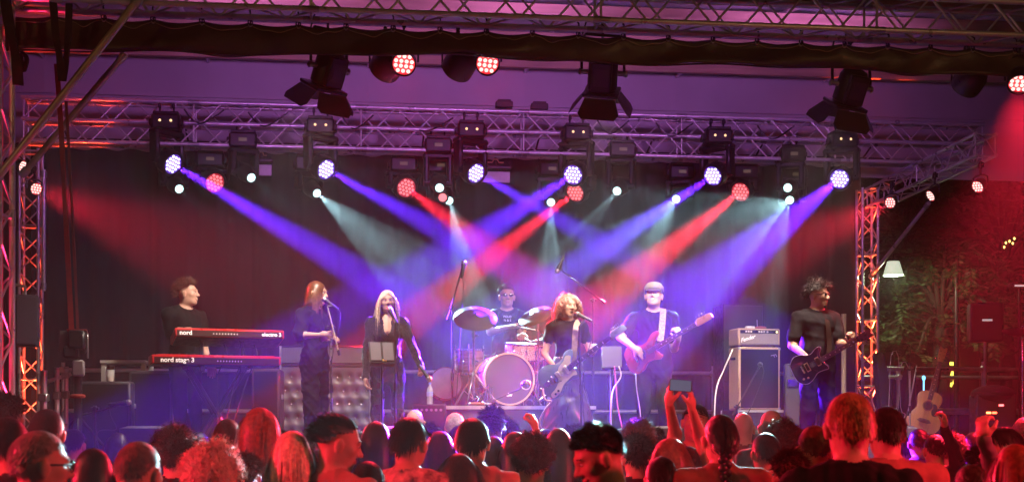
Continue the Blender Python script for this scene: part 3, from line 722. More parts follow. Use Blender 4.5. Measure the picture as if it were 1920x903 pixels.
# ================================================================== instruments and stage gear
def Pf(px, D, z): p = P(px, 800, D); p[2] = z; return p
M_REDK = mat('keyboard_red', (.45, .010, .012), .32, 0, .08, 6, spec=.5, coat=.3)
M_DKPANEL = mat('keyboard_dark_panel', (.030, .003, .004), .6, spec=.15)
M_KEYW = mat('key_white', (.7, .69, .65), .3); M_KEYB = mat('key_black', (.01, .01, .01), .3)
M_PRINT = mat('white_lettering', (.85, .83, .8), .5, emit=(1, .95, .9), es=.18, var=0)
def keyboard(label, px, py, D, yaw, width, tilt, words, wmid):
    c = P(px, py, D); t = Thing('stage_keyboard', label, 'keyboard', M=TR(c, ROT(0, 0, yaw) @ Matrix.Rotation(tilt, 3, 'X')), group='red keyboards on the stand')
    w, d, h = width, .31, .085                       # local y: 0 at the rear panel (towards the audience), +y towards the player
    t.part('case', MB().box((0, d / 2, 0), (w, d, h), bev=.008), M_REDK)
    t.part('rear_panel', MB().box((0, -.002, -.010), (w * .965, .006, h * .70), bev=.002), M_DKPANEL)
    t.part('underside', MB().box((0, d / 2, -h / 2 - .003), (w * .97, d * .95, .008), bev=.002), M_BLACK)
    t.part('control_panel', MB().box((0, d * .27, h / 2 + .002), (w * .9, d * .42, .006)), M_REDK)
    nk = int(w / .0236); 
    kw = MB(); kbk = MB()
    for i in range(nk - 4):
        x = -w / 2 + .06 + i * .0235; kw.box((x, d * .72, h / 2 + .004), (.0222, .145, .014), bev=.002)
        if i % 7 in (0, 1, 3, 4, 5): kbk.box((x + .0117, d * .64, h / 2 + .014), (.011, .09, .012), bev=.002)
    t.part('white_keys', kw, M_KEYW); t.part('black_keys', kbk, M_KEYB)
    kn = MB()
    for i in range(14): kn.lathe([(.009, 0), (.009, .012), (.006, .014)], TR((-w * .4 + i * w * .058, d * .25 + .02 * (i % 2), h / 2 + .004)), n=10)
    t.part('knobs', kn, M_BLACK)
    for (s, x, sz, b) in words:
        me = text_mesh(s, sz, .001, 0, b); me.materials.append(M_PRINT); mkobj('lettering', me, TR((x, -.0065, -.008), ROT(R(90))), t.e)
    jk = MB()
    for i in range(9): jk.tube((wmid + i * .028, -.004, -.012), (wmid + i * .028, -.011, -.012), .007, n=8)
    t.part('sockets', jk, M_STEEL)
    return t
k_up = keyboard('upper red keyboard, tilted, with white name on its back panel', 432, 624, 13.05, R(22), 1.04, R(-13), [('nord', -.42, .060, .0016), ('electro 3', .395, .052, .0012)], -.16)
k_lo = keyboard('lower longer red keyboard with white name on its back panel', 408, 674, 13.0, R(22), 1.22, R(-2), [('nord stage 3', -.375, .062, .0016)], .0)
def kb_stand():
    c = Pf(410, 13.08, STAGE_Z); t = Thing('keyboard_stand', 'black two tier folding stand under the red keyboards', 'stand', c, R(22)); zl = P(408, 684, 13)[2] - STAGE_Z - .01; zu = P(432, 634, 13)[2] - STAGE_Z
    for y in (.06, .26):
        for s in (-1, 1): t.part('leg', MB().box((s * 0, y, zl / 2), (.035, .025, math.hypot(zl, .56)), ROT(0, s * math.atan2(.56, zl)), .005), M_BLACKM)
    for s in (-1, 1):
        t.part('cross_bar', MB().tube((s * .28, .0, zl - .01), (s * .28, .32, zl - .01), .018), M_BLACKM)
        t.part('foot_bar', MB().tube((s * .28, -.08, .02), (s * .28, .40, .02), .020), M_BLACKM)
    for x in (-.16, .22):
        m = MB(); m.tube((x, -.03, zl - .03), (x, .0, zu - .03), .015); m.box((x, .12, zu - .02), (.04, .30, .03), ROT(R(-13)), .006); m.box((x, .0, zu + .0), (.05, .04, .06), None, .008); m.box((x, -.03, zl - .02), (.05, .05, .06), None, .008); t.part('upper_tier_arm', m, M_BLACKM)
    m = MB(); m.tube((0, .0, zl * .5), (0, .32, zl * .5), .022); m.lathe([(.024, 0), (.024, .02), (.012, .024)], TR((0, -.02, zl * .5), ROT(R(90))), n=14); t.part('pivot_bolt', m, M_BLACKM)
    for k, (x0, x1) in enumerate(((.34, .12), (.22, .05), (.05, -.02))):
        m = MB(); m.path(spline([(x0, -.01, zu - .05), (x0 + .02, -.03, zl + .1), (x0 - .06, -.02, zl - .1), (x1, -.04, .35), (x1 - .05, -.05, .02)], 6, False), .006, 6); t.part('cable', m, M_CABLE)
kb_stand()
# ---------------------------------------------------------------- microphones and stands
M_MIC = mat('mic_black', (.03, .03, .032), .35, .4); M_GRILLE = mat('mic_grille', (.35, .35, .36), .35, .9, .5, 300)
def mic_geo(t, tip, d, parent=None, s=1.0):
    tip = Vector(tip); d = Vector(d).normalized(); fr = frame_from(d); M = TR(tip, fr)
    m = MB(); m.lathe([(.001, 0), (.018 * s, -.004 * s), (.026 * s, -.022 * s), (.025 * s, -.042 * s), (.020 * s, -.050 * s)], M, n=16, closed=False); g = t.part('mic_grille', m, M_GRILLE, world=True, parent=parent, smooth=180)
    m = MB(); m.lathe([(.024 * s, -.048 * s), (.024 * s, -.056 * s), (.019 * s, -.075 * s), (.013 * s, -.20 * s), (.010 * s, -.205 * s)], M, n=16); t.part('mic_body', m, M_MIC, world=True, parent=parent)
    return tip - d * .14 * s
def mic_stand(label, base_px, D, top_py, boom=None, mic_tip=None, mic_dir=None, base='tripod', zf=STAGE_Z, m=M_BLACKM, lean=0.0, group='microphone stands', mic_scale=1.0, r=.011):
    b = Pf(base_px, D, zf); t = Thing('microphone_stand', label, 'microphone stand', b, 0, group=group); top = P(base_px + lean, top_py, D)
    t.part('pole', MB().tube(b + np.array([0, 0, .02]), top, r, r * .8, n=10), m, world=True)
    mid = b + (top - b) * .55; mm = MB(); mm.tube(mid - np.array([0, 0, .04]), mid + np.array([0, 0, .04]), .017, n=10); t.part('height_clutch', mm, M_BLACK, world=True)
    if base == 'tripod':
        for k in range(3):
            a = k * 2.094 + .5; t.part('leg', MB().tube(b + np.array([0, 0, .16]), b + np.array([math.cos(a) * .30, math.sin(a) * .30, .012]), .010, n=8), m, world=True)
    else: t.part('base_plate', MB().lathe([(.13, 0), (.13, .015), (.05, .03), (.02, .035)], TR(b), n=24), m, world=True)
    if boom:
        e0, e1 = np.array(boom[0]), np.array(boom[1]); bo = t.part('boom_arm', MB().tube(e0, e1, .008, n=8), m, world=True)
        mm = MB(); mm.box(top, (.035, .03, .05), None, .006); mm.tube(top - np.array([.035, 0, 0]), top + np.array([.035, 0, 0]), .012, n=10); t.part('boom_joint', mm, M_BLACK, world=True)
        mm = MB(); mm.tube(e0, e0 + (e0 - e1) / np.linalg.norm(e0 - e1) * .05, .014, n=10); t.part('counterweight', mm, M_BLACK, world=True)
    if mic_tip is not None:
        tail = mic_geo(t, mic_tip, mic_dir, s=mic_scale); end = np.array(boom[1]) if boom else top
        mm = MB(); mm.tube(end, tail, .010, n=8); t.part('mic_clip', mm, M_BLACK, world=True)
        e = np.array(tail); d = np.array(mic_dir, float); d /= np.linalg.norm(d); e2 = np.array(mic_tip) - d * .2 * mic_scale
        mm = MB(); mm.path(spline([e2, e2 + np.array([.02, 0, -.10]), (np.array(end) * .6 + b * .4) + np.array([.02, -.015, 0]), b + np.array([.03, -.03, .3]), b + np.array([.1, -.1, .015])], 6, False), .0045, 6); t.part('mic_cable', mm, M_CABLE, world=True)
    return t
M_SILV = mat('stand_silver', (.6, .6, .62), .25, .9)
mic_stand('microphone stand with silver boom in front of the long haired backing singer', 621, 12.9, 612, (P(634, 656, 12.85), P(614, 574, 12.85)), P(604, 558, 12.9), (-.75, .25, .55), m=M_SILV)
mic_stand('straight microphone stand in front of the blonde backing singer', 741, 12.7, 606, None, P(728, 575, 12.82), (-.42, .45, .75), m=M_BLACKM)
mic_stand('tall stand beside the left cymbal with its arm raised high', 848, 14.5, 578, (P(842, 590, 14.5), P(867, 500, 14.4)), P(870, 488, 14.4), (.1, .3, .9), r=.012)
mic_stand('tall boom stand leaning in over the drums from the right', 1112, 14.8, 562, (P(1127, 562, 14.8), P(1052, 506, 14.6)), P(1043, 512, 14.6), (-.4, .1, -.9), r=.012)
mic_stand('microphone stand directly in front of the lead singer', 1092, 12.85, 612, None, P(1078, 586, 12.98), (-.7, .55, .40), base='round', lean=-6)
mic_stand('short microphone stand leaning at the guitar amplifier', 1382, 14.7, 762, (P(1378, 770, 14.7), P(1422, 690, 14.75)), P(1425, 682, 14.78), (.1, .95, .1))
mic_stand('small boom microphone low at the left edge of the stage', 178, 12.0, 765, (P(165, 775, 12.0), P(238, 757, 12.1)), P(247, 753, 12.12), (.9, .35, .1), zf=STAGE_Z)
mic_stand('tall stand with microphone among the gear at the far right', 1706, 14.6, 690, (P(1703, 770, 14.6), P(1719, 684, 14.6)), None, None, m=M_STEEL)
t = Thing('handheld_microphone', 'microphone held low in the blonde singer\'s outstretched hand', 'microphone', P(794, 694, 12.8)); mic_geo(t, P(808, 714, 12.74), (.55, -.3, -.75))
# ---------------------------------------------------------------- music stands
def music_stand(label, px, py, D, w, tilt, sheet=True, zf=STAGE_Z, yaw=0):
    c = P(px, py, D); b = Pf(px, D, zf); t = Thing('music_stand', label, 'music stand', b, yaw, group='music stands'); z = c[2] - zf
    t.part('pole', MB().tube((0, 0, .02), (0, 0, z - .05), .012), M_BLACKM)
    for k in range(3): a = k * 2.094; t.part('leg', MB().tube((0, 0, .18), (math.cos(a) * .27, math.sin(a) * .27, .01), .009, n=8), M_BLACKM)
    rt = ROT(tilt); de = t.part('desk', MB().box((0, 0, z), (w, .006, .22), rt, .002), M_BLACK)
    t.part('lip', MB().box((0, -.02, z - .115), (w, .05, .008), rt, .002), M_BLACK)
    if sheet:
        for s in (-1, 1): t.part('sheet_of_paper', MB().box((s * w * .24, -.008, z + .01), (w * .40, .002, .19), rt), mat('paper_grey', (.13, .12, .14), .7))
        t.part('clip_lamp', MB().box((0.02, -.03, z - .08), (.05, .03, .03), rt, .006), mat('amber_tag', (.8, .45, .05), .5))
    return t
music_stand('music stand with two sheets in front of the blonde backing singer', 716, 660, 12.6, .24, R(-28), yaw=0.25)
ms = music_stand('small stand with a tablet and cables between lead singer and bass player', 1147, 668, 13.5, .2, R(-20), sheet=False)
# ---------------------------------------------------------------- cables on stage
def cable(label, pts, m=M_CABLE, r=.006, group='loose cables on stage'):
    mb = MB(); mb.path(spline([tuple(p) for p in pts], 8, False), r, 6); single('cable', mb, m, label, 'cable', group, 180)
M_PINKC = mat('pink_cable', (.55, .30, .36), .5); M_WHITEC = mat('white_cable', (.6, .58, .56), .5)
cable('pale cable curling down from the lead singer\'s guitar', [P(1018, 728, 12.95), P(1022, 748, 12.9), P(1034, 752, 12.9), P(1024, 765, 12.95), P(1012, 790, 13.0), P(1020, 815, 13.0), P(1030, 868, 12.9)], M_PINKC, .009)
cable('pink cable hanging straight from the tablet stand', [P(1152, 686, 13.4), P(1155, 720, 13.4), P(1158, 760, 13.4), P(1166, 800, 13.4), P(1170, 845, 13.4)], mat('hot_pink_cable', (.6, .12, .25), .5), .007)
cable('pale cable swinging from the tablet stand', [P(1160, 686, 13.35), P(1164, 705, 13.35), P(1150, 730, 13.35), P(1146, 760, 13.35), P(1146, 800, 13.4), P(1150, 850, 13.4)], M_WHITEC, .008)
cable('thin pale cable falling from the bass player\'s bass', [P(1192, 700, 13.5), P(1194, 730, 13.55), P(1200, 770, 13.6), P(1206, 840, 13.6)], M_WHITEC, .005)
cable('white cable looping down the left side of the amplifier', [P(1374, 654, 14.9), P(1366, 672, 14.85), P(1356, 695, 14.8), P(1344, 725, 14.75), P(1340, 765, 14.7), P(1338, 830, 14.7)], M_WHITEC, .009)
# ---------------------------------------------------------------- tufted bar counter behind the singers
M_TUFT = mat('grey_upholstery', (.085, .08, .095), .42, 0, .12, 5, bump=.1, bscale=30, spec=.5)
def tufted():
    D = 14.45; x0, x1 = P(526, 800, D)[0], P(694, 800, D)[0]; ztop = P(600, 648, D)[2]; zmid = P(600, 686, D)[2]
    t = Thing('tufted_counter', 'grey quilted counter with deep buttons behind the backing singers', 'counter', (x0, D, STAGE_Z), R(4)); w = x1 - x0; h = zmid - STAGE_Z; ht = ztop - STAGE_Z
    bt = []
    rows = [707, 733, 757, 783, 809, 835]
    for k, ry in enumerate(rows):
        z = P(600, ry, D)[2] - STAGE_Z
        for i in range(9):
            x = .05 + (i + (.5 if k % 2 == 0 else 0)) * .122
            if .03 < x < w - .03 and z > .05: bt.append((x, z))
    nx, nz = 90, 76; B_ = np.array(bt); vs = []; fs = []
    for j in range(nz + 1):
        for i in range(nx + 1):
            x = w * i / nx; z = (h - .01) * j / nz; dd = np.hypot(B_[:, 0] - x, B_[:, 1] - z); y = .045 * np.exp(-(dd.min() / .030) ** 1.2) + .012 * (1 - min(1, dd.min() / .07))
            vs.append((x, y - .02, z))
    for j in range(nz):
        for i in range(nx): a = j * (nx + 1) + i; fs.append((a, a + 1, a + nx + 2, a + nx + 1))
    t.part('tufted_front', MB().add(vs, fs), M_TUFT, smooth=180)
    bm_ = MB().ell((0, 0, 0), (.014, .009, .014), nu=10, nv=6).mesh('button', 180); bm_.materials.append(mat('chrome_button', (.55, .5, .5), .2, .8))
    for (x, z) in bt: mkobj('button', bm_, Matrix.Translation(Vector((x, .014, z))), t.e)
    t.part('carcass', MB().box((w / 2, .30, h / 2), (w, .5, h), bev=.01), M_BLACK)
    t.part('top_board', MB().box((w / 2, .26, h + .012), (w + .03, .56, .03), bev=.005), M_BLACK)
    t.part('upper_panel', MB().box((w / 2, .05, (h + ht) / 2 + .015), (w, .05, ht - h - .03), bev=.01), M_TUFT)
    t.part('trim', MB().box((w / 2, .04, ht + .005), (w + .01, .07, .012), bev=.003), M_BLACK)
    for x in (0, w): t.part('edge_post', MB().box((x, -.01, ht / 2), (.02, .05, ht), bev=.004), M_STEEL)
tufted()
# ---------------------------------------------------------------- drums
M_SHELL = mat('drum_wood', (.20, .06, .035), .3, 0, .25, 6, coat=.5, stretch=(1, 1, 6)); M_SPARK = mat('sparkle_wrap', (.55, .36, .22), .3, .4, .9, 120, spec=.7); M_HEADK = mat('drum_head_grey', (.06, .06, .072), .4, 0, .08, 3, spec=.4); M_HEADW = mat('drum_head_white', (.6, .6, .58), .45)
M_HOOPW = mat('wooden_hoop', (.62, .38, .22), .3, 0, .15, 6, coat=.4); M_CYM = mat('bronze_cymbal', (.05, .026, .017), .6, .2, .2, 8, spec=.12)
M_FLOORC = mat('riser_carpet', (.05, .05, .055), .9, 0, .3, 20)
def drum(label, c, axis, r, depth, shell, head, hoop, lugs=8, name='drum', feet=None, head2=None, group='the drum kit', hoop_t=.018):
    fr = frame_from(axis); M = TR(c, fr); t = Thing(name, label, 'drum', M=M, group=group)
    t.part('shell', MB().lathe([(r, -depth), (r, 0)], None, 40, False), shell, smooth=180)
    t.part('front_head', MB().lathe([(r * .985, .004), (r * .6, .006), (.001, .007)], None, 40, False), head, smooth=180); t.part('rear_head', MB().lathe([(.001, -depth - .006), (r * .985, -depth - .004)], None, 40, False), head2 or M_HEADW, smooth=180)
    for z in (.0, -depth): t.part('hoop', MB().lathe([(r * .985, z - hoop_t), (r * 1.045, z - hoop_t), (r * 1.05, z + hoop_t), (r * .985, z + hoop_t)], None, 40, False), hoop)
    lg = MB(); lg.box((0, 0, 0), (.02, .018, .05), None, .005); lg.tube((0, .006, -depth * .48), (0, .006, depth * .48), .004, n=6); lg = lg.mesh('lug', 40); lg.materials.append(M_CHROME)
    for k in range(lugs):
        a = 2 * math.pi * (k + .5) / lugs; mkobj('lug', lg, TR((math.cos(a) * r * 1.035, math.sin(a) * r * 1.035, -depth / 2), Matrix.Rotation(a - math.pi / 2, 3, 'Z')), t.e)
    if feet:
        for (dx, dy) in feet:
            a = Vector(c) + Vector((dx, dy, .05)); t.part('leg', MB().tube(a, (a.x + dx * .15, a.y + dy * .15, RISER_Z + .006), .008, n=8), M_CHROME, world=True)
    return t
RISER_Z = 1.97
t = Thing('drum_riser', 'low black riser under the drum kit', 'riser', Pf(955, 13.95, STAGE_Z), YAW)
hR = RISER_Z - STAGE_Z; xa, xb = P(806, 800, 13.95)[0] - P(955, 800, 13.95)[0], P(1120, 800, 13.95)[0] - P(955, 800, 13.95)[0]
t.part('deck', MB().box(((xa + xb) / 2, 1.0, hR - .025), (xb - xa, 2.0, .05), bev=.006), M_FLOORC); t.part('front_skirt', MB().box(((xa + xb) / 2, .03, (hR - .05) / 2), (xb - xa - .02, .02, hR - .05)), mat('riser_skirt', (.035, .05, .055), .8)); t.part('edge_trim', MB().box(((xa + xb) / 2, -.004, hR - .02), (xb - xa, .008, .035)), M_ALU)
for x in (xa + .05, xb - .05):
    for y in (.08, 1.9): t.part('leg', MB().tube((x, y, 0), (x, y, hR - .05), .025), M_STEEL)
bd = P(954, 710, 14.2); bax = Vector((.27, -.96, .03))
bdr = drum('large bass drum with grey front head and wooden hoops', bd, bax, .262, .44, M_SHELL, M_HEADK, M_HOOPW, 10, 'bass_drum', None, hoop_t=.026)
me = text_mesh('dw', .05, .0008, 0, .002); me.materials.append(M_PRINT); mkobj('lettering', me, TR((.0, -.165, .016)), bdr.e)
for s in (-1, 1): bdr.part('spur', MB().tube(Vector(bd) + Vector((s * .24, .15, -.08)), Vector(bd) + Vector((s * .34, .0, -(bd[2] - RISER_Z) + .008)), .010, n=8), M_CHROME, world=True)
tt = drum('small sparkling tom above the bass drum', P(976, 644, 14.5), (0.05, -.12, .98), .165, .17, M_SPARK, M_HEADW, M_CHROME, 8, 'rack_tom', hoop_t=.010)
tt.part('tom_post', MB().tube(P(976, 664, 14.5), P(972, 684, 14.45), .012), M_CHROME, world=True)
drum('wooden floor tom on chrome legs left of the bass drum', P(880, 655, 14.75), (0, -.05, 1), .155, .26, M_SHELL, M_HEADW, M_CHROME, 8, 'floor_tom', [(.15, .05), (-.15, .05), (0, -.16)], hoop_t=.010)
drum('purple spare drum standing on its side at the left of the riser', P(836, 718, 14.7), (.1, -.99, .05), .17, .2, mat('purple_wrap', (.30, .12, .25), .5), mat('drum_head_pink', (.42, .25, .36), .5), M_SHELL, 8, 'floor_tom', hoop_t=.010)
drum('snare drum beside the right cymbal stand', P(1002, 650, 14.75), (0, -.1, 1), .16, .14, M_SPARK, M_HEADW, M_CHROME, 8, 'snare_drum', [(.1, .05), (-.1, .05), (0, -.12)], hoop_t=.010)
def cymbal(label, c, nrm, r, base_px, D, zf=RISER_Z, group='cymbals on stands', tri=True, yellow=False, pair=False):
    b = Pf(base_px, D, zf); t = Thing('cymbal_stand', label, 'cymbal', b, 0, group=group); fr = frame_from(nrm); M = TR(c, fr)
    pr = [(.006, .022), (.03, .020), (.05, .006), (r * .6, -.004), (r, -.016), (r, -.018), (r * .6, -.006), (.05, .003), (.006, .018)]
    t.part('cymbal', MB().lathe(pr, M, 48, False), M_CYM, world=True, smooth=180)
    if pair: t.part('cymbal', MB().lathe(pr, M @ TR((0, 0, -.03)), 48, False), M_CYM, world=True, smooth=180)
    cc = Vector(c); t.part('tilter', MB().tube(cc + fr.col[2] * .05, cc - fr.col[2] * .04, .009).tube(cc - fr.col[2] * .04, (b[0], b[1], cc.z - .1), .012), M_CHROME, world=True)
    top = Vector((b[0], b[1], cc.z - .08)); z0 = zf + .16
    t.part('pole', MB().tube((b[0], b[1], zf + .05), top, .013), M_CHROME, world=True)
    for q in (.3, .62): 
        h = zf + (top.z - zf) * (q + .25); m = MB(); m.tube((b[0], b[1], h - .03), (b[0], b[1], h + .03), .022, n=10); m.box((b[0] + .03, b[1], h), (.04, .015, .02), None, .004); t.part('wing_nut', m, M_CHROME, world=True)
    for k in range(3):
        a = k * 2.094 + 2.4; e = Vector((b[0] + math.cos(a) * .26, b[1] + math.sin(a) * .26, zf + .012)); m = MB(); m.tube((b[0], b[1], zf + .34), e, .011, n=8); m.tube((b[0], b[1], zf + .06), (Vector((b[0], b[1], zf + .34)) * .45 + e * .55), .007, n=6); t.part('leg', m, M_CHROME, world=True)
    return t
cymbal('large bronze crash cymbal tilted forward at the left of the kit', P(891, 594, 13.95), (0.05, -.62, .78), .225, 888, 13.98)
cymbal('thin ride cymbal catching violet light right of the drummer', P(1003, 590, 14.5), (-.35, -.5, .79), .19, 1009, 14.52)
cymbal('pair of hi-hat cymbals low behind the right stand', P(1022, 634, 14.9), (-.1, -.1, .98), .17, 1022, 14.9, pair=True)
t = Thing('bass_drum_microphone', 'round microphone on a short boom at the bass drum head', 'microphone', Pf(925, 13.75, RISER_Z)); t.part('boom_arm', MB().tube(P(922, 752, 13.75), P(978, 727, 13.78), .007), M_BLACKM, world=True); t.part('mic_head', MB().ell(P(986, 721, 13.8), (.05, .035, .045)), M_BLACK, world=True); t.part('mic_ring', MB().torus(.046, .006, TR(P(986, 721, 13.79), ROT(R(80)))), M_STEEL, world=True); t.part('base_plate', MB().lathe([(.06, 0), (.06, .015), (.02, .03)], TR(P(920, 754, 13.75)), n=16), M_BLACKM, world=True)
mb = MB(); mb.box(Pf(893, 13.98, RISER_Z) + np.array([0, -.02, .02]), (.16, .10, .025), ROT(0, 0, .3), .01); single('folded_cloth', mb, mat('orange_cloth', (.5, .16, .08), .8), 'small orange cloth lying under the left cymbal stand', 'cloth')
t = Thing('drum_pedal', 'metal bass drum pedal and clamp gear beside the bass drum', 'pedal', Pf(912, 14.0, RISER_Z)); m = MB()
for k in range(5): m.tube((-.06 + .03 * k, .02 * k, .01), (-.02 + .02 * k, .03, .18 + .02 * (k % 3)), .008, n=6)
t.part('linkage', m, M_CHROME); t.part('footboard', MB().box((0, .1, .03), (.09, .26, .012), ROT(R(8)), .004), M_STEEL)
t = Thing('drum_throne', 'round black drum throne under the drummer', 'stool', Pf(950, 15.38, RISER_Z)); t.part('seat', MB().lathe([(.02, .40), (.17, .40), (.185, .43), (.17, .465), (.05, .472), (.001, .472)], None, 24), M_LEATHB := mat('stool_vinyl', (.02, .02, .02), .4)); t.part('post', MB().tube((0, 0, .05), (0, 0, .41), .02), M_CHROME)
for k in range(3): a = k * 2.094; t.part('leg', MB().tube((0, 0, .2), (math.cos(a) * .25, math.sin(a) * .25, .01), .012), M_CHROME)
def drumstick(label, a, b): single('drumstick', MB().tube(a, b, .008, .005, n=8), mat('hickory', (.6, .42, .25), .5), label, 'drumstick', 'drumsticks')
drumstick('drumstick in the drummer\'s right hand over the tom', P(966, 611, 14.78), P(1004, 618, 14.4)); drumstick('drumstick in the drummer\'s left hand', P(978, 630, 14.95), P(996, 640, 14.6))
# ---------------------------------------------------------------- bottle, cup
def bottle(px, D, zb, label):
    t = Thing('water_bottle', label, 'bottle', Pf(px, D, zb)); t.part('bottle', MB().lathe([(.03, 0), (.032, .01), (.032, .05), (.029, .07), (.032, .09), (.032, .13), (.026, .165), (.012, .19), (.012, .205)], None, 18), mat('clear_plastic', (.75, .8, .9), .08, alpha=.45, spec=.8)); t.part('cap', MB().lathe([(.014, .203), (.014, .222), (.001, .224)], None, 12), mat('cap_blue', (.2, .25, .7), .4)); t.part('wrapper', MB().lathe([(.0328, .08), (.0328, .125)], None, 18, False), mat('bottle_label', (.35, .4, .8), .5))
zb = P(805, 757, 13.9)[2]
bottle(806, 13.9, zb, 'clear water bottle standing left of the drum riser')
t = Thing('stage_box', 'small black stage box under the water bottle', 'box', Pf(806, 13.95, STAGE_Z)); t.part('body', MB().box((0, .0, (zb - STAGE_Z) / 2), (.34, .3, zb - STAGE_Z - .002), None, .012), M_BLACK)
for k in range(6): t.part('socket', MB().tube((-.12 + .048 * k, -.15, zb - STAGE_Z - .06), (-.12 + .048 * k, -.162, zb - STAGE_Z - .06), .014, n=10), M_STEEL)
# ---------------------------------------------------------------- amplifiers
M_TOLEX = mat('blonde_tolex', (.46, .32, .20), .6, 0, .12, 60, bump=.2, bscale=200); M_GCLOTH = mat('silver_grille_cloth', (.26, .22, .19), .8, 0, .15, 90); M_GDARK = mat('dark_grille_cloth', (.010, .008, .011), .9, 0, .2, 60, spec=.06)
AY = R(14); ac = Pf(1424, 15.2, P(1424, 768, 15.2)[2]); zca = ac[2]
def amp():
    D = 15.2; w, d = .50, .28; hc_ = P(1424, 648, D)[2] - zca - .012; 
    t = Thing('speaker_cabinet', 'tall cream edged speaker cabinet with dark grille cloth', 'amplifier', ac, AY)
    t.part('case', MB().box((0, d / 2, hc_ / 2), (w, d, hc_), bev=.012), M_TOLEX); t.part('grille', MB().box((.0, -.002, hc_ / 2), (w - .05, .012, hc_ - .05), bev=.003), M_GDARK)
    for s in (-1, 1): t.part('handle', MB().box((s * (w / 2 + .006), d / 2, hc_ * .82), (.02, .12, .03), None, .008), M_BLACK)
    me = text_mesh('F', .09, .001, .3); me.materials.append(mat('dull_badge', (.3, .26, .3), .4, .6)); mkobj('badge', me, TR((w / 2 - .09, -.012, hc_ - .09), ROT(R(90)) @ Matrix.Rotation(R(-60), 3, 'Z')), t.e)
    for (x, z) in ((-1, 0), (1, 0), (-1, 1), (1, 1)): t.part('corner', MB().box((x * (w / 2 - .012), .006, .015 + z * (hc_ - .03)), (.032, .02, .034), None, .006), M_STEEL)
    h2 = P(1424, 614, D)[2] - zca - hc_ - .02; t2 = Thing('amplifier_head', 'cream guitar amplifier head with row of knobs and script badge', 'amplifier', ac + np.array([0, 0, hc_]), AY)
    for x in (-.2, .2):
        for y in (.04, .24): t2.part('rubber_foot', MB().lathe([(.015, 0), (.015, .014)], TR((x, y, 0)), 10), M_RUBBER)
    t2.part('case', MB().box((0, d / 2, h2 / 2 + .014), (w + .01, d * .95, h2), bev=.014), M_TOLEX); fz = .014
    t2.part('grille', MB().box((0, .004, fz + h2 * .40), (w - .045, .012, h2 * .62), bev=.002), M_GCLOTH); t2.part('control_panel', MB().box((0, .002, fz + h2 * .80), (w - .045, .016, h2 * .19), bev=.002), mat('amp_panel_black', (.012, .010, .014), .3))
    kn = MB().lathe([(.010, 0), (.010, .012), (.007, .014), (.001, .0145)], ROT(R(90)).to_4x4(), 12).mesh('knob', 40); kn.materials.append(mat('cream_knob', (.75, .68, .6), .4))
    for x in (-.165, -.135, -.105, -.01, .02, .05, .09): mkobj('knob', kn, TR((x, -.006, fz + h2 * .80)), t2.e)
    t2.part('pilot_lamp', MB().ell((.205, -.008, fz + h2 * .80), (.010, .007, .010)), mat('pilot_yellow', (.8, .8, .3), .3, emit=(1, .95, .35), es=3))
    me = text_mesh('Fender', .062, .001, .45, .0012); me.materials.append(M_PRINT); mkobj('lettering', me, TR((-.145, -.006, fz + h2 * .40), ROT(R(90)) @ Matrix.Rotation(R(16), 3, 'Z')), t2.e)
    t2.part('handle', MB().path([(-.09, d / 2, h2 + fz), (-.08, d / 2, h2 + fz + .02), (.08, d / 2, h2 + fz + .02), (.09, d / 2, h2 + fz)], .008, 6), M_BLACK)
    t3 = Thing('effects_clutter', 'small capo, pedals and reddish cloth lying on the amplifier head', 'gear', ac + np.array([0, .08, hc_ + h2 + .016]), AY); t3.part('cloth', MB().ell((.03, 0, .012), (.07, .05, .016)), mat('red_cloth', (.4, .08, .1), .8)); t3.part('pedal', MB().box((-.10, 0, .012), (.10, .06, .024), None, .006), M_WHITE); t3.part('antenna', MB().tube((-.01, 0, 0), (-.014, 0, .10), .004), M_STEEL)
    # flight case below
    t4 = Thing('flight_case', 'black flight case with aluminium edges under the amplifier', 'flight case', (ac[0], ac[1], STAGE_Z), AY); hh = zca - STAGE_Z
    t4.part('panels', MB().box((0, d / 2, hh / 2), (.60, .46, hh - .004), bev=.004), M_BLACK)
    for s in (-1, 1):
        for z in (.012, hh - .014): t4.part('edge_rail', MB().box((0, d / 2 + s * .225, z), (.612, .03, .026), None, .003), M_ALU)
        for y in (d / 2 - .225, d / 2 + .225): t4.part('corner_rail', MB().box((s * .297, y, hh / 2), (.026, .03, hh - .05), None, .003), M_ALU)
    for x in (-.16, .16): t4.part('latch', MB().box((x, d / 2 - .236, hh * .55), (.07, .012, .07), None, .004), M_CHROME)
amp()
t = Thing('rack_case', 'dark rack case with metal edges behind the amplifier', 'flight case', Pf(1394, 16.2, STAGE_Z), R(6)); zr = P(1394, 569, 16.2)[2] - STAGE_Z; w = 76 / F * 16.2
t.part('panels', MB().box((0, .25, zr / 2), (w, .5, zr), bev=.005), M_BLACK)
for s in (-1, 1): t.part('edge_rail', MB().box((s * w / 2, -.004, zr / 2), (.022, .022, zr), None, .003), M_BLACKM)
for z in (zr, zr * .5): t.part('edge_rail', MB().box((0, -.004, z - .012), (w - .02, .024, .022), None, .003), M_BLACKM)
t = Thing('small_amplifier', 'small grey amplifier with silver handle between the cabinet and the guitarist', 'amplifier', Pf(1487, 15.0, STAGE_Z), R(-6)); zt = P(1487, 680, 15)[2] - STAGE_Z
t.part('case', MB().box((0, .12, zt / 2), (.17, .24, zt), bev=.02), mat('grey_tolex', (.05, .05, .05), .6)); t.part('handle', MB().box((0, -.01, zt - .22), (.12, .03, .09), None, .01), M_CHROME); t.part('side_bracket', MB().box((.05, -.02, .25), (.03, .03, .25), None, .006), M_CHROME); t.part('foot_frame', MB().box((.02, -.02, .08), (.22, .04, .04), None, .006), M_ALU)
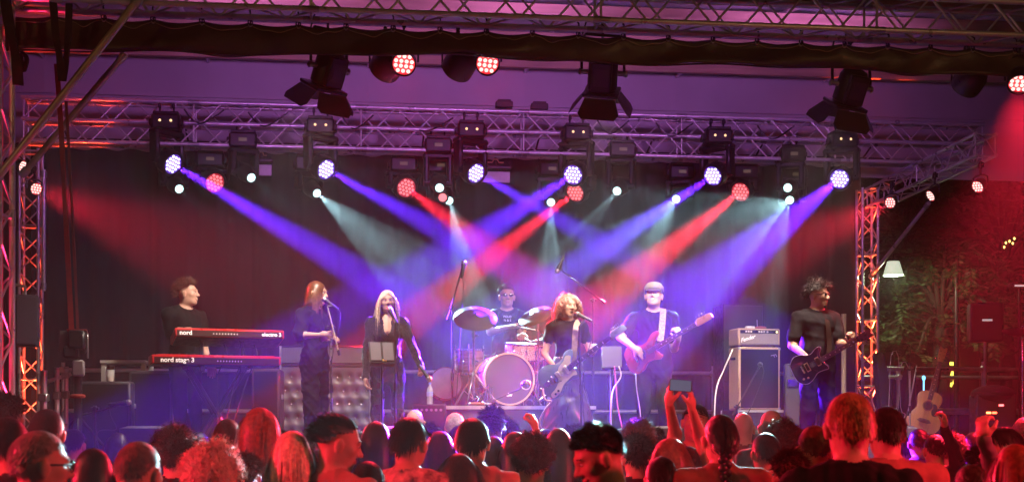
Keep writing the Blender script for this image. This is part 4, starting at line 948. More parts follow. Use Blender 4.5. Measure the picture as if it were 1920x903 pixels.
# ---------------------------------------------------------------- left side gear
def road_box(label, px0, px1, py_top, D, m, yaw=0.0, depth=.5, trim=True, name='speaker_box', cat='speaker box'):
    x0, x1 = P(px0, 800, D)[0], P(px1, 800, D)[0]; z = P(px0, py_top, D)[2] - STAGE_Z; t = Thing(name, label, cat, ((x0 + x1) / 2, D, STAGE_Z), yaw, group='dark boxes on the left of the stage'); w = x1 - x0
    t.part('body', MB().box((0, depth / 2, z / 2), (w, depth, z), bev=.018), m)
    t.part('front_grille', MB().box((0, -.004, z / 2), (w - .05, .012, z - .06), bev=.004), M_GDARK)
    for s in (-1, 1): t.part('handle', MB().box((s * (w / 2 + .004), depth / 2, z * .7), (.014, .14, .05), None, .006), M_STEEL)
    return t
M_PURB = mat('dark_blue_grey_box', (.035, .033, .045), .5)
road_box('large dark speaker box left of the keyboard stand', 243, 322, 694, 13.7, M_PURB, R(8)); road_box('low dark box at the far left below the plastic cup', 150, 244, 714, 13.4, M_PURB, R(6)); road_box('reddish dark speaker box under the right end of the keyboards', 472, 524, 690, 13.9, mat('maroon_box', (.05, .02, .022), .55), R(4))
zt = P(207, 711, 13.45)[2]
t = Thing('plastic_cup', 'plastic cup of beer standing on the dark box', 'cup', Pf(207, 13.6, P(207, 714, 13.4)[2] + .002)); t.part('cup', MB().lathe([(.034, 0), (.042, .115), (.040, .115), (.032, .004), (.001, .003)], None, 20, False), mat('clear_cup', (.8, .8, .8), .1, alpha=.4)); t.part('beer', MB().lathe([(.031, .005), (.035, .05), (.001, .05)], None, 20, False), mat('beer', (.7, .22, .06), .2))
t = Thing('steel_table', 'bright metal edge of a folding table at the back left', 'table', Pf(232, 14.3, STAGE_Z), R(4)); zt = P(232, 678, 14.3)[2] - STAGE_Z; w = 84 / F * 14.3
t.part('top', MB().box((0, .2, zt), (w, .5, .035), None, .005), M_ALU)
for s in (-1, 1):
    for y in (0, .4): t.part('leg', MB().box((s * (w / 2 - .03), y, zt / 2 - .01), (.05, .04, zt - .02), None, .004), M_ALU)
# monitor wedges
def wedge(label, px, D, yaw, w=.5, logo=None, m=None):
    t = Thing('monitor_wedge', label, 'monitor speaker', Pf(px, D, STAGE_Z), yaw, group='monitor wedges'); prof = [(0, 0), (.42, 0), (.42, .16), (.10, .36), (0, .34)]
    M = Matrix(((0, 0, 1, -w / 2), (1, 0, 0, 0), (0, 1, 0, 0), (0, 0, 0, 1))); t.part('case', MB().prism(prof, 0, w, M, .008), m or mat('wedge_grey', (.09, .09, .10), .6, bump=.2, bscale=150))
    a = math.atan2(.20, .32); t.part('grille', MB().box((0, .263, .268), (w * .86, .34, .012), ROT(-a), .003), M_BLACKM)
    for s in (-1, 1): t.part('handle', MB().box((s * w / 2, .15, .15), (.012, .12, .05), None, .005), M_BLACK)
    if logo: t.part('badge', MB().prism(logo, -.003, .003, TR((0.12, -.006, .22), ROT(R(90)))), mat('badge_white', (.7, .7, .7), .5))
    return t
wedge('monitor wedge with its slanting top at the left front edge', 262, 12.3, R(-28)); wedge('grey monitor wedge with small white badge near the acoustic guitar', 1688, 13.6, R(5), .36, [(-.05, 0), (-.03, .03), (-.015, .02), (0, .045), (.015, .02), (.03, .03), (.05, 0), (.03, -.012), (-.03, -.012)], mat('wedge_light_grey', (.2, .19, .22), .6))
wedge('dark monitor wedge between the blonde singer and the drum riser', 770, 12.4, R(10)); wedge('dark monitor wedge in front of the bass player', 1262, 12.5, R(-6))
# hanging loudspeaker, floodlight on a tripod, scaffold stubs
t = Thing('hanging_loudspeaker', 'purple lit loudspeaker hung on the left truss post', 'loudspeaker', P(50, 648, 12.3), R(28)); zt = 96 / F * 12.3
t.part('cabinet', MB().prism([(-.10, 0), (.10, 0), (.14, .22), (-.14, .22)], 0, zt, None, .008), mat('speaker_black', (.03, .026, .04), .5)); t.part('grille', MB().box((0, -.006, zt / 2), (.18, .012, zt * .93), None, .004), mat('perforated_grille', (.05, .045, .07), .45, .4, .3, 200)); t.part('bracket', MB().path([(0, .10, zt), (0, .08, zt + .08), (-.1, .12, zt + .10)], .016, 8), M_STEEL)
t = Thing('tripod_floodlight', 'black floodlight with grey box on a strapped post at the left', 'floodlight', Pf(146, 12.1, STAGE_Z), R(10)); z = lambda py: P(146, py, 12.1)[2] - STAGE_Z
t.part('lamp_housing', MB().box((0, 0, z(640)), (.15, .22, .17), ROT(R(-10)), .02), M_BLACKM); t.part('barn_door', MB().box((-.11, -.03, z(640)), (.10, .01, .19), ROT(0, 0, R(30)), .003), M_BLACK); t.part('red_flap', MB().box((.0, -.02, z(621)), (.17, .12, .008), ROT(R(-12)), .002), mat('red_gel', (.35, .05, .05), .5)); t.part('yoke', MB().box((.085, 0, z(648)), (.012, .04, .22), None, .004), M_STEEL); t.part('lower_lamp', MB().box((-.05, -.02, z(662)), (.13, .16, .11), ROT(R(-6)), .02), M_BLACKM); t.part('grey_box', MB().box((0.01, -.03, z(690)), (.10, .09, .14), None, .012), mat('grey_battery', (.25, .24, .25), .6)); t.part('post', MB().tube((0, 0, 0), (0, 0, z(675)), .036), M_BLACKM); t.part('strap_wrap', MB().torus(.05, .018, TR((0, 0, z(742)))), M_STRAPR)
for k in range(3): a = k * 2.094 + .6; t.part('leg', MB().tube((0, 0, .45), (math.cos(a) * .4, math.sin(a) * .4, .01), .014), M_BLACKM)
def stub(px, y0, y1, D, r, m, label):
    t = Thing('scaffold_post', label, 'post', Pf(px, D, STAGE_Z), group='scaffold posts at the left stage edge'); z1 = P(px, y0, D)[2] - STAGE_Z
    t.part('tube', MB().tube((0, 0, 0), (0, 0, z1), r, n=14), m); t.part('end_ring', MB().lathe([(r * 1.1, z1 - .02), (r * 1.1, z1 + .002)], None, 14), M_STEEL); t.part('coupler', MB().box((0, 0, z1 * .72), (r * 2.8, r * 2.8, .07), None, .01), M_STEEL)
stub(82, 694, 0, 12.0, .030, mat('pink_lit_tube', (.55, .5, .52), .4, .7), 'leftmost scaffold post at the left edge of the stage'); stub(107, 689, 0, 12.05, .022, M_ALU, 'middle scaffold post at the left edge of the stage'); stub(124, 687, 0, 12.1, .020, M_ALU, 'rightmost scaffold post at the left edge of the stage')
pipe('scaffold_crossbar', P(72, 720, 12.0), P(134, 700, 12.08), .018, M_ALU, 'short scaffold crossbar clamped between the left posts', 'pipe')
# guard rail along the back of the stage
def guard(u0, u1, v, label):
    t = Thing('guard_rail', label, 'railing', W(u0, v, STAGE_Z), YAW, group='guard rails'); L_ = u1 - u0
    for z in (1.08, .56): t.part('rail', MB().tube((0, 0, z), (L_, 0, z), .026, n=12), M_STEEL)
    n = max(2, int(L_ / 1.5) + 1)
    for k in range(n + 1): x = L_ * k / n; t.part('post', MB().tube((x, .05, 0), (x, .05, 1.18), .026, n=12), M_STEEL); t.part('coupler', MB().box((x, .025, 1.08), (.08, .10, .08), None, .012), M_STEEL)
guard(-5.0, 5.0, 6.55, 'long steel guard rail in front of the black backdrop'); guard(5.3, 9.3, 4.9, 'steel guard rail at the right behind the acoustic guitar')
guard(5.3, 9.3, 7.6, 'farther steel guard rail on the right in front of the trees')
# ---------------------------------------------------------------- guitars
def outline(kind):
    if kind == 'offset': p = [(-.235, .03), (-.21, .11), (-.14, .162), (-.06, .150), (.01, .112), (.08, .112), (.15, .148), (.205, .140), (.212, .105), (.165, .06), (.14, .03), (.14, -.03), (.165, -.07), (.165, -.115), (.12, -.135), (.05, -.108), (-.02, -.112), (-.10, -.160), (-.19, -.155), (-.24, -.09), (-.245, -.03)]
    elif kind == 'bass': p = [(-.23, .03), (-.21, .11), (-.14, .155), (-.06, .140), (.02, .102), (.10, .108), (.19, .155), (.255, .150), (.262, .118), (.20, .07), (.15, .03), (.15, -.03), (.17, -.07), (.19, -.11), (.15, -.135), (.07, -.105), (-.01, -.105), (-.09, -.150), (-.18, -.150), (-.235, -.09), (-.24, -.03)]
    elif kind == 'double': p = [(-.22, .02), (-.205, .10), (-.14, .155), (-.06, .150), (.00, .115), (.06, .105), (.12, .128), (.17, .130), (.175, .10), (.14, .06), (.13, .03), (.13, -.03), (.14, -.06), (.155, -.09), (.145, -.118), (.09, -.108), (.02, -.105), (-.05, -.140), (-.13, -.155), (-.20, -.11), (-.222, -.04)]
    else: p = [(-.25, 0), (-.24, .09), (-.19, .165), (-.11, .185), (-.03, .15), (.03, .118), (.08, .118), (.14, .138), (.20, .125), (.235, .07), (.24, 0), (.235, -.07), (.20, -.125), (.14, -.138), (.08, -.118), (.03, -.118), (-.03, -.15), (-.11, -.185), (-.19, -.165), (-.24, -.09)]
    return spline(p, 4)
M_ROSE = mat('rosewood', (.07, .035, .022), .5, 0, .3, 20, stretch=(1, 8, 8)); M_MAPLE = mat('maple', (.50, .30, .14), .35, 0, .15, 10, coat=.4); M_CREAM = mat('cream_plastic', (.62, .54, .40), .35)
def guitar(label, kind, C, head, body_m, guard_m, normal=(0, -1, .12), neck_m=None, head_m=None, strap=None, scale=None, flip=1):
    C = np.array(C); hv = np.array(head) - C; L0 = {'offset': .76, 'bass': .90, 'double': .72, 'acoustic': .76}[kind]; s = scale or np.linalg.norm(hv) / L0
    x = Vector(hv).normalized(); nz_ = Vector(normal); nz_ = (nz_ - x * x.dot(nz_)).normalized(); y = nz_.cross(x); M = TR(C, Matrix((x, y, nz_)).transposed()) @ Matrix.Scale(s, 4)
    t = Thing('bass_guitar' if kind == 'bass' else 'acoustic_guitar' if kind == 'acoustic' else 'electric_guitar', label, 'guitar', M=M, group='guitars')
    th = .10 if kind == 'acoustic' else .042; neck_m = neck_m or M_MAPLE; nut = L0 - .17 if kind != 'bass' else L0 - .20
    t.part('body', MB().prism(outline(kind), -th, 0, None, .008 if kind != 'acoustic' else .004), body_m)
    j = .12 if kind != 'acoustic' else .20
    t.part('neck', MB().prism([(j, -.027), (nut, -.021), (nut, .021), (j, .027)], -.020, .004, None, .006), neck_m)
    fb = t.part('fretboard', MB().prism([(j - .06, -.028), (nut, -.0215), (nut, .0215), (j - .06, .028)], .004, .010, None, .001), M_ROSE)
    fr = MB(); scl = nut + .10
    for k in range(1, 20): xx = nut - scl * (1 - 2 ** (-k / 12)); 
    for k in range(1, 20):
        xx = nut - scl * (1 - 2 ** (-k / 12))
        if xx > j - .05: fr.box((xx, 0, .0108), (.0022, .046, .0016))
    t.part('frets', fr, M_CHROME, parent=fb)
    ins = MB()
    for k in (3, 5, 7, 9, 12, 15): xx = nut - scl * (1 - 2 ** (-(k - .5) / 12)); ins.box((xx, 0, .0102), (.010, .026 if kind == 'offset' else .012, .001))
    t.part('inlays', ins, M_CREAM, parent=fb)
    hd = [(nut, -.024), (nut + .03, -.034), (L0 - .01, -.032), (L0, -.005), (L0 - .02, .030), (nut + .05, .042), (nut + .01, .028)] if kind in ('offset', 'bass') else [(nut, -.022), (nut + .04, -.036), (L0, -.040), (L0 - .012, 0), (L0, .040), (nut + .04, .036), (nut, .022)]
    hs = t.part('headstock', MB().prism(spline(hd, 3), -.014, .002, None, .002), head_m or neck_m)
    nt_ = 4 if kind == 'bass' else 6; tu = MB().tube((0, 0, -.004), (0, 0, .014), .005, n=8); tu.tube((0, 0, -.006), (0, .03, -.006), .004, n=6); tu.ell((0, .036, -.006), (.007, .010, .005), None, 8, 5); tu = tu.mesh('tuning_peg', 40); tu.materials.append(M_CHROME)
    for k in range(nt_):
        if kind in ('offset', 'bass'): Mt = TR((nut + .035 + k * (L0 - nut - .06) / nt_, .026, 0))
        else: Mt = TR((nut + .035 + (k % 3) * .042, .022 if k < 3 else -.022, 0), ROT(0, 0, 0 if k < 3 else math.pi))
        mkobj('tuning_peg', tu, Mt, hs)
    st_ = MB()
    for k in range(nt_): yy = (k - (nt_ - 1) / 2) * (.0095 if nt_ == 6 else .016); st_.tube((-.10, yy, .013), (nut, yy * .72, .0115), .0009, n=4)
    t.part('strings', st_, M_CHROME)
    t.part('bridge', MB().box((-.10, 0, .008), (.022, .085, .014), None, .003) if kind != 'acoustic' else MB().prism([(-.115, -.08), (-.085, -.05), (-.085, .05), (-.115, .08), (-.13, .04), (-.13, -.04)], 0, .008), M_CHROME if kind != 'acoustic' else M_ROSE)
    if kind == 'acoustic':
        t.part('soundhole', MB().lathe([(.050, .0005), (.001, .0005)], TR((.07, 0, 0)), 28, False), M_BLACK); t.part('rosette', MB().torus(.056, .003, TR((.07, 0, 0)), 32, 6), M_ROSE)
        t.part('pickguard', MB().prism(spline([(.10, -.045), (.06, -.062), (.02, -.05), (-.03, -.07), (-.02, -.115), (.05, -.11), (.10, -.085)], 4), .0005, .002), M_BLACK)
    elif kind == 'offset':
        t.part('pickguard', MB().prism(spline([(.13, .03), (.17, .085), (.13, .115), (.08, .085), (.02, .07), (-.02, .035), (-.05, .0), (-.07, -.045), (-.13, -.08), (-.20, -.10), (-.20, -.145), (-.12, -.14), (-.05, -.10), (.02, -.085), (.08, -.08), (.12, -.095), (.13, -.03)], 4), .0, .003), guard_m)
        for xx in (.06, -.035): t.part('pickup', MB().box((xx, .0, .006), (.04, .09, .012), None, .005), M_CREAM)
        t.part('tremolo', MB().box((-.17, .0, .003), (.06, .05, .006), None, .003).tube((-.17, -.02, .02), (-.03, -.06, .035), .003), M_CHROME)
        for (xx, yy) in ((-.12, -.115), (-.16, -.125)): t.part('knob', MB().lathe([(.012, 0), (.011, .014), (.001, .015)], TR((xx, yy, .003)), 12), M_BLACK)
    elif kind == 'bass':
        t.part('pickguard', MB().prism(spline([(.13, .03), (.17, .08), (.12, .085), (.05, .06), (-.03, .06), (-.06, .0), (-.10, -.06), (-.17, -.10), (-.14, -.14), (-.07, -.11), (.02, -.085), (.10, -.09), (.13, -.03)], 4), .0, .003), guard_m)
        for (xx, yy) in ((.02, .018), (-.005, -.018)): t.part('pickup', MB().box((xx, yy, .007), (.028, .055, .014), None, .004), M_BLACK)
    else:
        for xx in (.085, -.045): t.part('pickup_ring', MB().box((xx, 0, .003), (.044, .095, .008), None, .002), M_CREAM); t.part('pickup', MB().box((xx, 0, .008), (.030, .072, .010), None, .003), M_BLACK)
        for (xx, yy) in ((-.09, -.10), (-.14, -.09)): t.part('knob', MB().lathe([(.011, 0), (.010, .014), (.001, .015)], TR((xx, yy, .001)), 12), M_CREAM)
        t.part('top_edge', MB().path([(a_ * .985, b_ * .985, .001) for (a_, b_) in outline(kind) + outline(kind)[:1]], .003, 4), mat('pale_binding', (.4, .38, .5), .35))
    if kind != 'acoustic': t.part('strap_button', MB().tube((-.24, 0, -.02), (-.255, 0, -.02), .008), M_CHROME)
    if strap:
        pts = [Vector(p) for p in spline([tuple(p) for p in strap[0]], 8, False)]; w = strap[2]; m = MB(); vs = []; n = len(pts)
        for k, p in enumerate(pts):
            d = (pts[min(k + 1, n - 1)] - pts[max(0, k - 1)]).normalized(); sd_ = d.cross(Vector((0, 1, 0))).normalized() * w / 2; nn = sd_.cross(d).normalized() * .003; vs += [p - sd_ - nn, p + sd_ - nn, p + sd_ + nn, p - sd_ + nn]
        m.add(vs, [(k * 4 + a, k * 4 + (a + 1) % 4, k * 4 + 4 + (a + 1) % 4, k * 4 + 4 + a) for k in range(n - 1) for a in range(4)] + [(0, 1, 2, 3), (n * 4 - 4, n * 4 - 3, n * 4 - 2, n * 4 - 1)]); t.part('strap', m, strap[1], world=True)
    return t
g1 = guitar('pale blue offset guitar with cream pickguard held by the lead singer', 'offset', P(1053, 700, 12.93), P(1172, 611, 12.80), mat('ice_blue_lacquer', (.13, .21, .25), .25, 0, .06, 5, coat=.6), M_CREAM, head_m=mat('ice_blue_headstock', (.22, .30, .33), .3, coat=.4),
            strap=([P(1074, 690, 13.06), P(1077, 655, 13.02), P(1079, 622, 13.03), P(1082, 606, 13.16), P(1086, 602, 13.3)], mat('tan_strap', (.34, .24, .16), .7, 0, .3, 30), .055))
g2 = guitar('red sunburst bass guitar held by the bass player in the cap', 'bass', P(1207, 664, 13.48), P(1334, 590, 13.05), mat('sunburst_red', (.33, .05, .03), .25, 0, .35, 4, coat=.6), mat('tortoise_dark', (.16, .02, .025), .3, coat=.4), neck_m=mat('red_lit_maple', (.50, .26, .13), .35, coat=.4),
            strap=([P(1238, 640, 13.45), P(1241, 615, 13.62), P(1243, 590, 13.70), P(1243, 578, 13.82)], mat('printed_strap', (.22, .15, .10), .7, 0, .9, 60), .062))
g3 = guitar('dark blue double cut guitar held by the guitarist on the right', 'double', P(1521, 684, 12.72), P(1634, 622, 12.36), mat('midnight_blue_lacquer', (.022, .02, .075), .18, 0, .3, 4, coat=.8), M_BLACK, neck_m=mat('dark_neck', (.10, .05, .03), .4), head_m=mat('dark_headstock', (.05, .04, .06), .3),
            strap=([P(1554, 666, 12.80), P(1555, 640, 12.89), P(1553, 615, 12.92), P(1551, 601, 12.98), P(1550, 597, 13.1)], mat('brown_leather_strap', (.012, .006, .005), .8, spec=.05), .045))
gt_t = P(1770, 651, 15.3); g4 = guitar('acoustic guitar with pale top resting upright on a stand', 'acoustic', P(1737, 771, 15.2), gt_t, mat('spruce_top', (.50, .22, .09), .35, 0, .15, 6, coat=.4, stretch=(.4, 6, 1)), None, normal=(-.1, -1, .25), neck_m=mat('mahogany_neck', (.34, .15, .08), .4), head_m=mat('mahogany_head', (.45, .18, .09), .4))
t = Thing('guitar_stand', 'black tripod stand holding the acoustic guitar', 'stand', Pf(1745, 15.5, STAGE_Z)); t.part('pole', MB().tube((0, .05, .05), (.12, .02, P(1762, 690, 15.5)[2] - STAGE_Z), .013), M_BLACKM); t.part('neck_cradle', MB().path([(.07, -.12, P(1762, 692, 15.5)[2] - STAGE_Z), (.07, 0, P(1762, 692, 15.5)[2] - STAGE_Z), (.16, 0, P(1762, 692, 15.5)[2] - STAGE_Z), (.16, -.12, P(1762, 692, 15.5)[2] - STAGE_Z)], .010, 6), M_BLACKM); t.part('body_cradle', MB().path([(-.2, -.32, P(1740, 800, 15.3)[2] - STAGE_Z), (-.2, -.05, P(1740, 806, 15.3)[2] - STAGE_Z), (.16, -.05, P(1740, 806, 15.3)[2] - STAGE_Z), (.16, -.32, P(1740, 800, 15.3)[2] - STAGE_Z)], .012, 6), M_RUBBER)
for k in range(3): a = k * 2.094 + .4; t.part('leg', MB().tube((0, .05, .3), (math.cos(a) * .3, .05 + math.sin(a) * .3, .01), .011), M_BLACKM)
# ---------------------------------------------------------------- gear at the right
mb = MB(); mb.tube(Pf(1582, 15.6, STAGE_Z), P(1582, 588, 15.6), .028, n=12); single('wooden_pole', mb, mat('pale_wood_pole', (.45, .34, .24), .6), 'pale upright pole behind the right guitarist', 'pole')
def gig_bag(label, px, D, h, lean, m):
    t = Thing('gig_bag', label, 'bag', Pf(px, D, STAGE_Z), R(10), group='black bags leaning at the right'); o = spline([(-.16, 0), (-.18, .12), (-.17, .3), (-.12, .42), (-.14, .5), (-.08, .58), (-.05, h), (.05, h), (.08, .58), (.14, .5), (.12, .42), (.17, .3), (.18, .12), (.16, 0)], 3)
    t.part('bag', MB().prism(o, -.07, .07, TR((0, 0, 0), ROT(R(90), lean)), .02), m); t.part('zip', MB().path([(a_ * .9, -.075, b_) for a_, b_ in o[6:-6]], .005, 4), M_STEEL)
gig_bag('black gig bag leaning beside the orange truss post', 1672, 15.6, 1.15, R(-8), M_CLOTHK); gig_bag('second black gig bag leaning near the wedge', 1690, 15.9, 1.05, R(6), M_CLOTHK)
t = Thing('mixing_rack', 'dark rack of effects with small red and green lights at far right', 'rack', Pf(1868, 14.6, STAGE_Z), R(-8)); zz = P(1868, 738, 14.6)[2] - STAGE_Z
t.part('case', MB().box((0, .2, zz / 2), (.42, .4, zz), bev=.02), M_BLACK); t.part('soft_cover', MB().ell((0, .15, zz), (.24, .24, .10)), M_CLOTHK)
for k, (x, z, c, e) in enumerate(((-.08, zz - .20, (1, .25, .08), 6), (-.02, zz - .20, (1, .12, .05), 6), (.05, zz - .12, (1, .1, .1), 6), (.12, zz - .02, (.1, 1, .45), 7))):
    t.part('indicator_light', MB().box((x, -.008, z), (.05 if k < 3 else .04, .012, .022), None, .004), mat('indicator_%s' % ['orange', 'red', 'crimson', 'green'][k], c, .3, emit=c, es=e))
t = Thing('side_speaker', 'dark speaker on a stand with a small white label at the right', 'speaker', Pf(1850, 15.4, STAGE_Z), R(-10), group='speakers at the right'); zz = P(1850, 640, 15.4)[2] - STAGE_Z
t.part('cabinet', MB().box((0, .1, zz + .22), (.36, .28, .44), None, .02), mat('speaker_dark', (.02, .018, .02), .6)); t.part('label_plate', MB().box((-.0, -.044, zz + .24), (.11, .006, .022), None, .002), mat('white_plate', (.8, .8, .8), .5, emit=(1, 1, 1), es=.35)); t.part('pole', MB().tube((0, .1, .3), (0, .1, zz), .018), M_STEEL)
for k in range(3): a = k * 2.094; t.part('leg', MB().tube((0, .1, .5), (math.cos(a) * .4, .1 + math.sin(a) * .4, .01), .012), M_STEEL)
cymbal('red lit cymbal cut by the right edge of the picture', P(1916, 620, 14.4), (0, -.3, .95), .2, 1918, 14.42, STAGE_Z, tri=True)
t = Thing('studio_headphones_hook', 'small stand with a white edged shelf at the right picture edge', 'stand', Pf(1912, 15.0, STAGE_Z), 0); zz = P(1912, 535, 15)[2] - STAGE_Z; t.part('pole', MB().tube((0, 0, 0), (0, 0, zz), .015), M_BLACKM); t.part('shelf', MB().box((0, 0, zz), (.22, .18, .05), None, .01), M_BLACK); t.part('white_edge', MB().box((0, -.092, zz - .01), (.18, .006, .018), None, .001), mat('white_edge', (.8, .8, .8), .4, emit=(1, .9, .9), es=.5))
# ================================================================== people: a signed-distance body turned into one continuous mesh
def np_mesh(name, V, Q, mi=None, smooth=True):
    me = bpy.data.meshes.new(name); V = np.asarray(V, np.float32); Q = np.asarray(Q, np.int32); k = Q.shape[1]
    me.vertices.add(len(V)); me.vertices.foreach_set('co', V.ravel())
    me.loops.add(Q.size); me.loops.foreach_set('vertex_index', Q.ravel())
    me.polygons.add(len(Q)); me.polygons.foreach_set('loop_start', np.arange(0, Q.size, k, dtype=np.int32))
    try: me.polygons.foreach_set('loop_total', np.full(len(Q), k, dtype=np.int32))
    except Exception: pass
    if mi is not None: me.polygons.foreach_set('material_index', np.asarray(mi, np.int32))
    me.polygons.foreach_set('use_smooth', np.full(len(Q), smooth, dtype=bool))
    me.update(calc_edges=True); me.validate(); return me
class Sdf:
    def __init__(s): s.p = []
    def cap(s, a, b, ra, rb, lab, k=.02, side=None, fl=1.0):
        s.p.append(('c', np.array(a, float), np.array(b, float), ra, rb, lab, k, None if side is None else np.array(side, float), fl)); return s
    def ell(s, c, r, lab, k=.02, rot=None, cut=False):
        s.p.append(('x' if cut else 'e', np.array(c, float), np.array(r, float), np.eye(3) if rot is None else np.array(rot, float), lab, k)); return s
    def bounds(s):
        lo = np.full(3, 9e9); hi = -lo
        for q in s.p:
            if q[0] == 'c':
                m = max(q[3], q[4]) * max(1, q[8]); lo = np.minimum(lo, np.minimum(q[1], q[2]) - m); hi = np.maximum(hi, np.maximum(q[1], q[2]) + m)
            elif q[0] == 'e': m = max(q[2]); lo = np.minimum(lo, q[1] - m); hi = np.maximum(hi, q[1] + m)
        return lo, hi
    def mesh(s, hc, hf=None, fine=None):
        lo, hi = s.bounds(); lo = lo - 2.5 * hc; hi = hi + 2.5 * hc; ax = []
        for d in range(3):
            out = [lo[d]]
            while out[-1] < hi[d]:
                st_ = hc
                if fine is not None:
                    for (a, b) in fine:
                        if a[d] - 1e-6 <= out[-1] <= b[d]: st_ = hf
                out.append(out[-1] + st_)
            ax.append(np.array(out, np.float32))
        X, Y, Z = ax; val = np.full((len(X), len(Y), len(Z)), .3, np.float32); raw = val.copy(); lab = np.zeros(val.shape, np.int8)
        for q in s.p:
            if q[0] == 'c':
                _, a, b, ra, rb, lb, k, side, fl = q; m = max(ra, rb) * max(1, fl) + k + 2.2 * hc; l2 = np.minimum(a, b) - m; h2 = np.maximum(a, b) + m
            else:
                _, c, r, rot, lb, k = q; m = max(r) + k + 2.2 * hc; l2 = c - m; h2 = c + m
            sl = tuple(slice(max(0, np.searchsorted(A, l2[i])), np.searchsorted(A, h2[i])) for i, A in enumerate(ax))
            gx = X[sl[0]][:, None, None]; gy = Y[sl[1]][None, :, None]; gz = Z[sl[2]][None, None, :]
            if gx.size == 0 or gy.size == 0 or gz.size == 0: continue
            if q[0] == 'c':
                ba = b - a; L2 = max(ba @ ba, 1e-9); px, py, pz = gx - a[0], gy - a[1], gz - a[2]
                t = np.clip((px * ba[0] + py * ba[1] + pz * ba[2]) / L2, 0, 1)
                wx, wy, wz = px - t * ba[0], py - t * ba[1], pz - t * ba[2]
                if side is not None:
                    ds = (wx * side[0] + wy * side[1] + wz * side[2]) * (1 - 1 / fl); wx = wx - ds * side[0]; wy = wy - ds * side[1]; wz = wz - ds * side[2]
                d = np.sqrt(wx * wx + wy * wy + wz * wz) - (ra + t * (rb - ra))
            else:
                px, py, pz = gx - c[0], gy - c[1], gz - c[2]
                u = [(px * rot[0, i] + py * rot[1, i] + pz * rot[2, i]) / r[i] for i in range(3)]
                n1 = np.sqrt(u[0] ** 2 + u[1] ** 2 + u[2] ** 2); n2 = np.sqrt((u[0] / r[0]) ** 2 + (u[1] / r[1]) ** 2 + (u[2] / r[2]) ** 2) + 1e-6
                d = n1 * (n1 - 1) / n2
            d = d.astype(np.float32); v = val[sl]
            if q[0] == 'x':
                h = np.maximum(k - np.abs(-d - v), 0) / k; val[sl] = np.maximum(v, -d) + h * h * k * .25; continue
            h = np.maximum(k - np.abs(d - v), 0) / k; val[sl] = np.minimum(v, d) - h * h * k * .25
            rw = raw[sl]; w = d < rw; rw[w] = d[w]; lb_ = lab[sl]; lb_[w] = lb
        val[[0, -1]] = .3; val[:, [0, -1]] = .3; val[:, :, [0, -1]] = .3
        ins = val < 0; c8 = [ins[i:ins.shape[0] - 1 + i, j:ins.shape[1] - 1 + j, k:ins.shape[2] - 1 + k] for i in (0, 1) for j in (0, 1) for k in (0, 1)]
        cnt = sum(c.astype(np.int8) for c in c8); act = (cnt > 0) & (cnt < 8); I, J, K = np.nonzero(act)
        vid = np.full(act.shape, -1, np.int32); vid[I, J, K] = np.arange(len(I))
        S = np.zeros((len(I), 3), np.float32); C = np.zeros(len(I), np.float32)
        for e in range(3):
            o1, o2 = [(1, 2), (0, 2), (0, 1)][e]
            for a in (0, 1):
                for b in (0, 1):
                    off = [0, 0, 0]; off[o1] = a; off[o2] = b; of2 = list(off); of2[e] = 1
                    i0 = (I + off[0], J + off[1], K + off[2]); i1 = (I + of2[0], J + of2[1], K + of2[2]); v0 = val[i0]; v1 = val[i1]
                    m = (v0 < 0) != (v1 < 0); t = np.where(m, v0 / np.where(np.abs(v0 - v1) < 1e-9, 1, v0 - v1), 0)
                    p0 = np.stack([X[i0[0]], Y[i0[1]], Z[i0[2]]], 1); p1 = np.stack([X[i1[0]], Y[i1[1]], Z[i1[2]]], 1)
                    S += np.where(m[:, None], p0 + (p1 - p0) * t[:, None], 0); C += m
        V = S / C[:, None]; quads = []; labs = []
        for e in range(3):
            sl0 = [slice(None)] * 3; sl1 = [slice(None)] * 3; sl0[e] = slice(0, -1); sl1[e] = slice(1, None)
            A = ins[tuple(sl0)]; B = ins[tuple(sl1)]; i, j, k = np.nonzero(A != B); fl = A[i, j, k]
            idx = np.stack([i, j, k], 1); o1, o2 = [(1, 2), (2, 0), (0, 1)][e]; cs = []
            for (a, b) in ((-1, -1), (0, -1), (0, 0), (-1, 0)):
                c = idx.copy(); c[:, o1] += a; c[:, o2] += b; cs.append(vid[c[:, 0], c[:, 1], c[:, 2]])
            q = np.stack(cs, 1); q[~fl] = q[~fl][:, ::-1]; quads.append(q)
            ip = idx.copy(); ip[~fl, e] += 1; labs.append(lab[ip[:, 0], ip[:, 1], ip[:, 2]])
        return V, np.concatenate(quads), np.concatenate(labs)
SKIN, TOP, BOT, SHOE, EXTRA = 0, 1, 2, 3, 4
def heading(h):                                    # degrees: 0 faces the camera, positive turns towards the right of the picture
    f = np.array([math.sin(R(h)), -math.cos(R(h)), 0]); r = np.array([f[1], -f[0], 0]); return r, f
def head_basis(h, pitch=0, roll=0):                # columns right, forward, up
    r, f = heading(h); u = np.array([0, 0, 1.0]); c, s = math.cos(R(pitch)), math.sin(R(pitch)); f2 = f * c + u * s; u2 = u * c - f * s
    c, s = math.cos(R(roll)), math.sin(R(roll)); r2 = r * c + u2 * s; u3 = u2 * c - r * s
    return np.stack([r2, f2, u3], 1)
HEAD_LIFT = .115
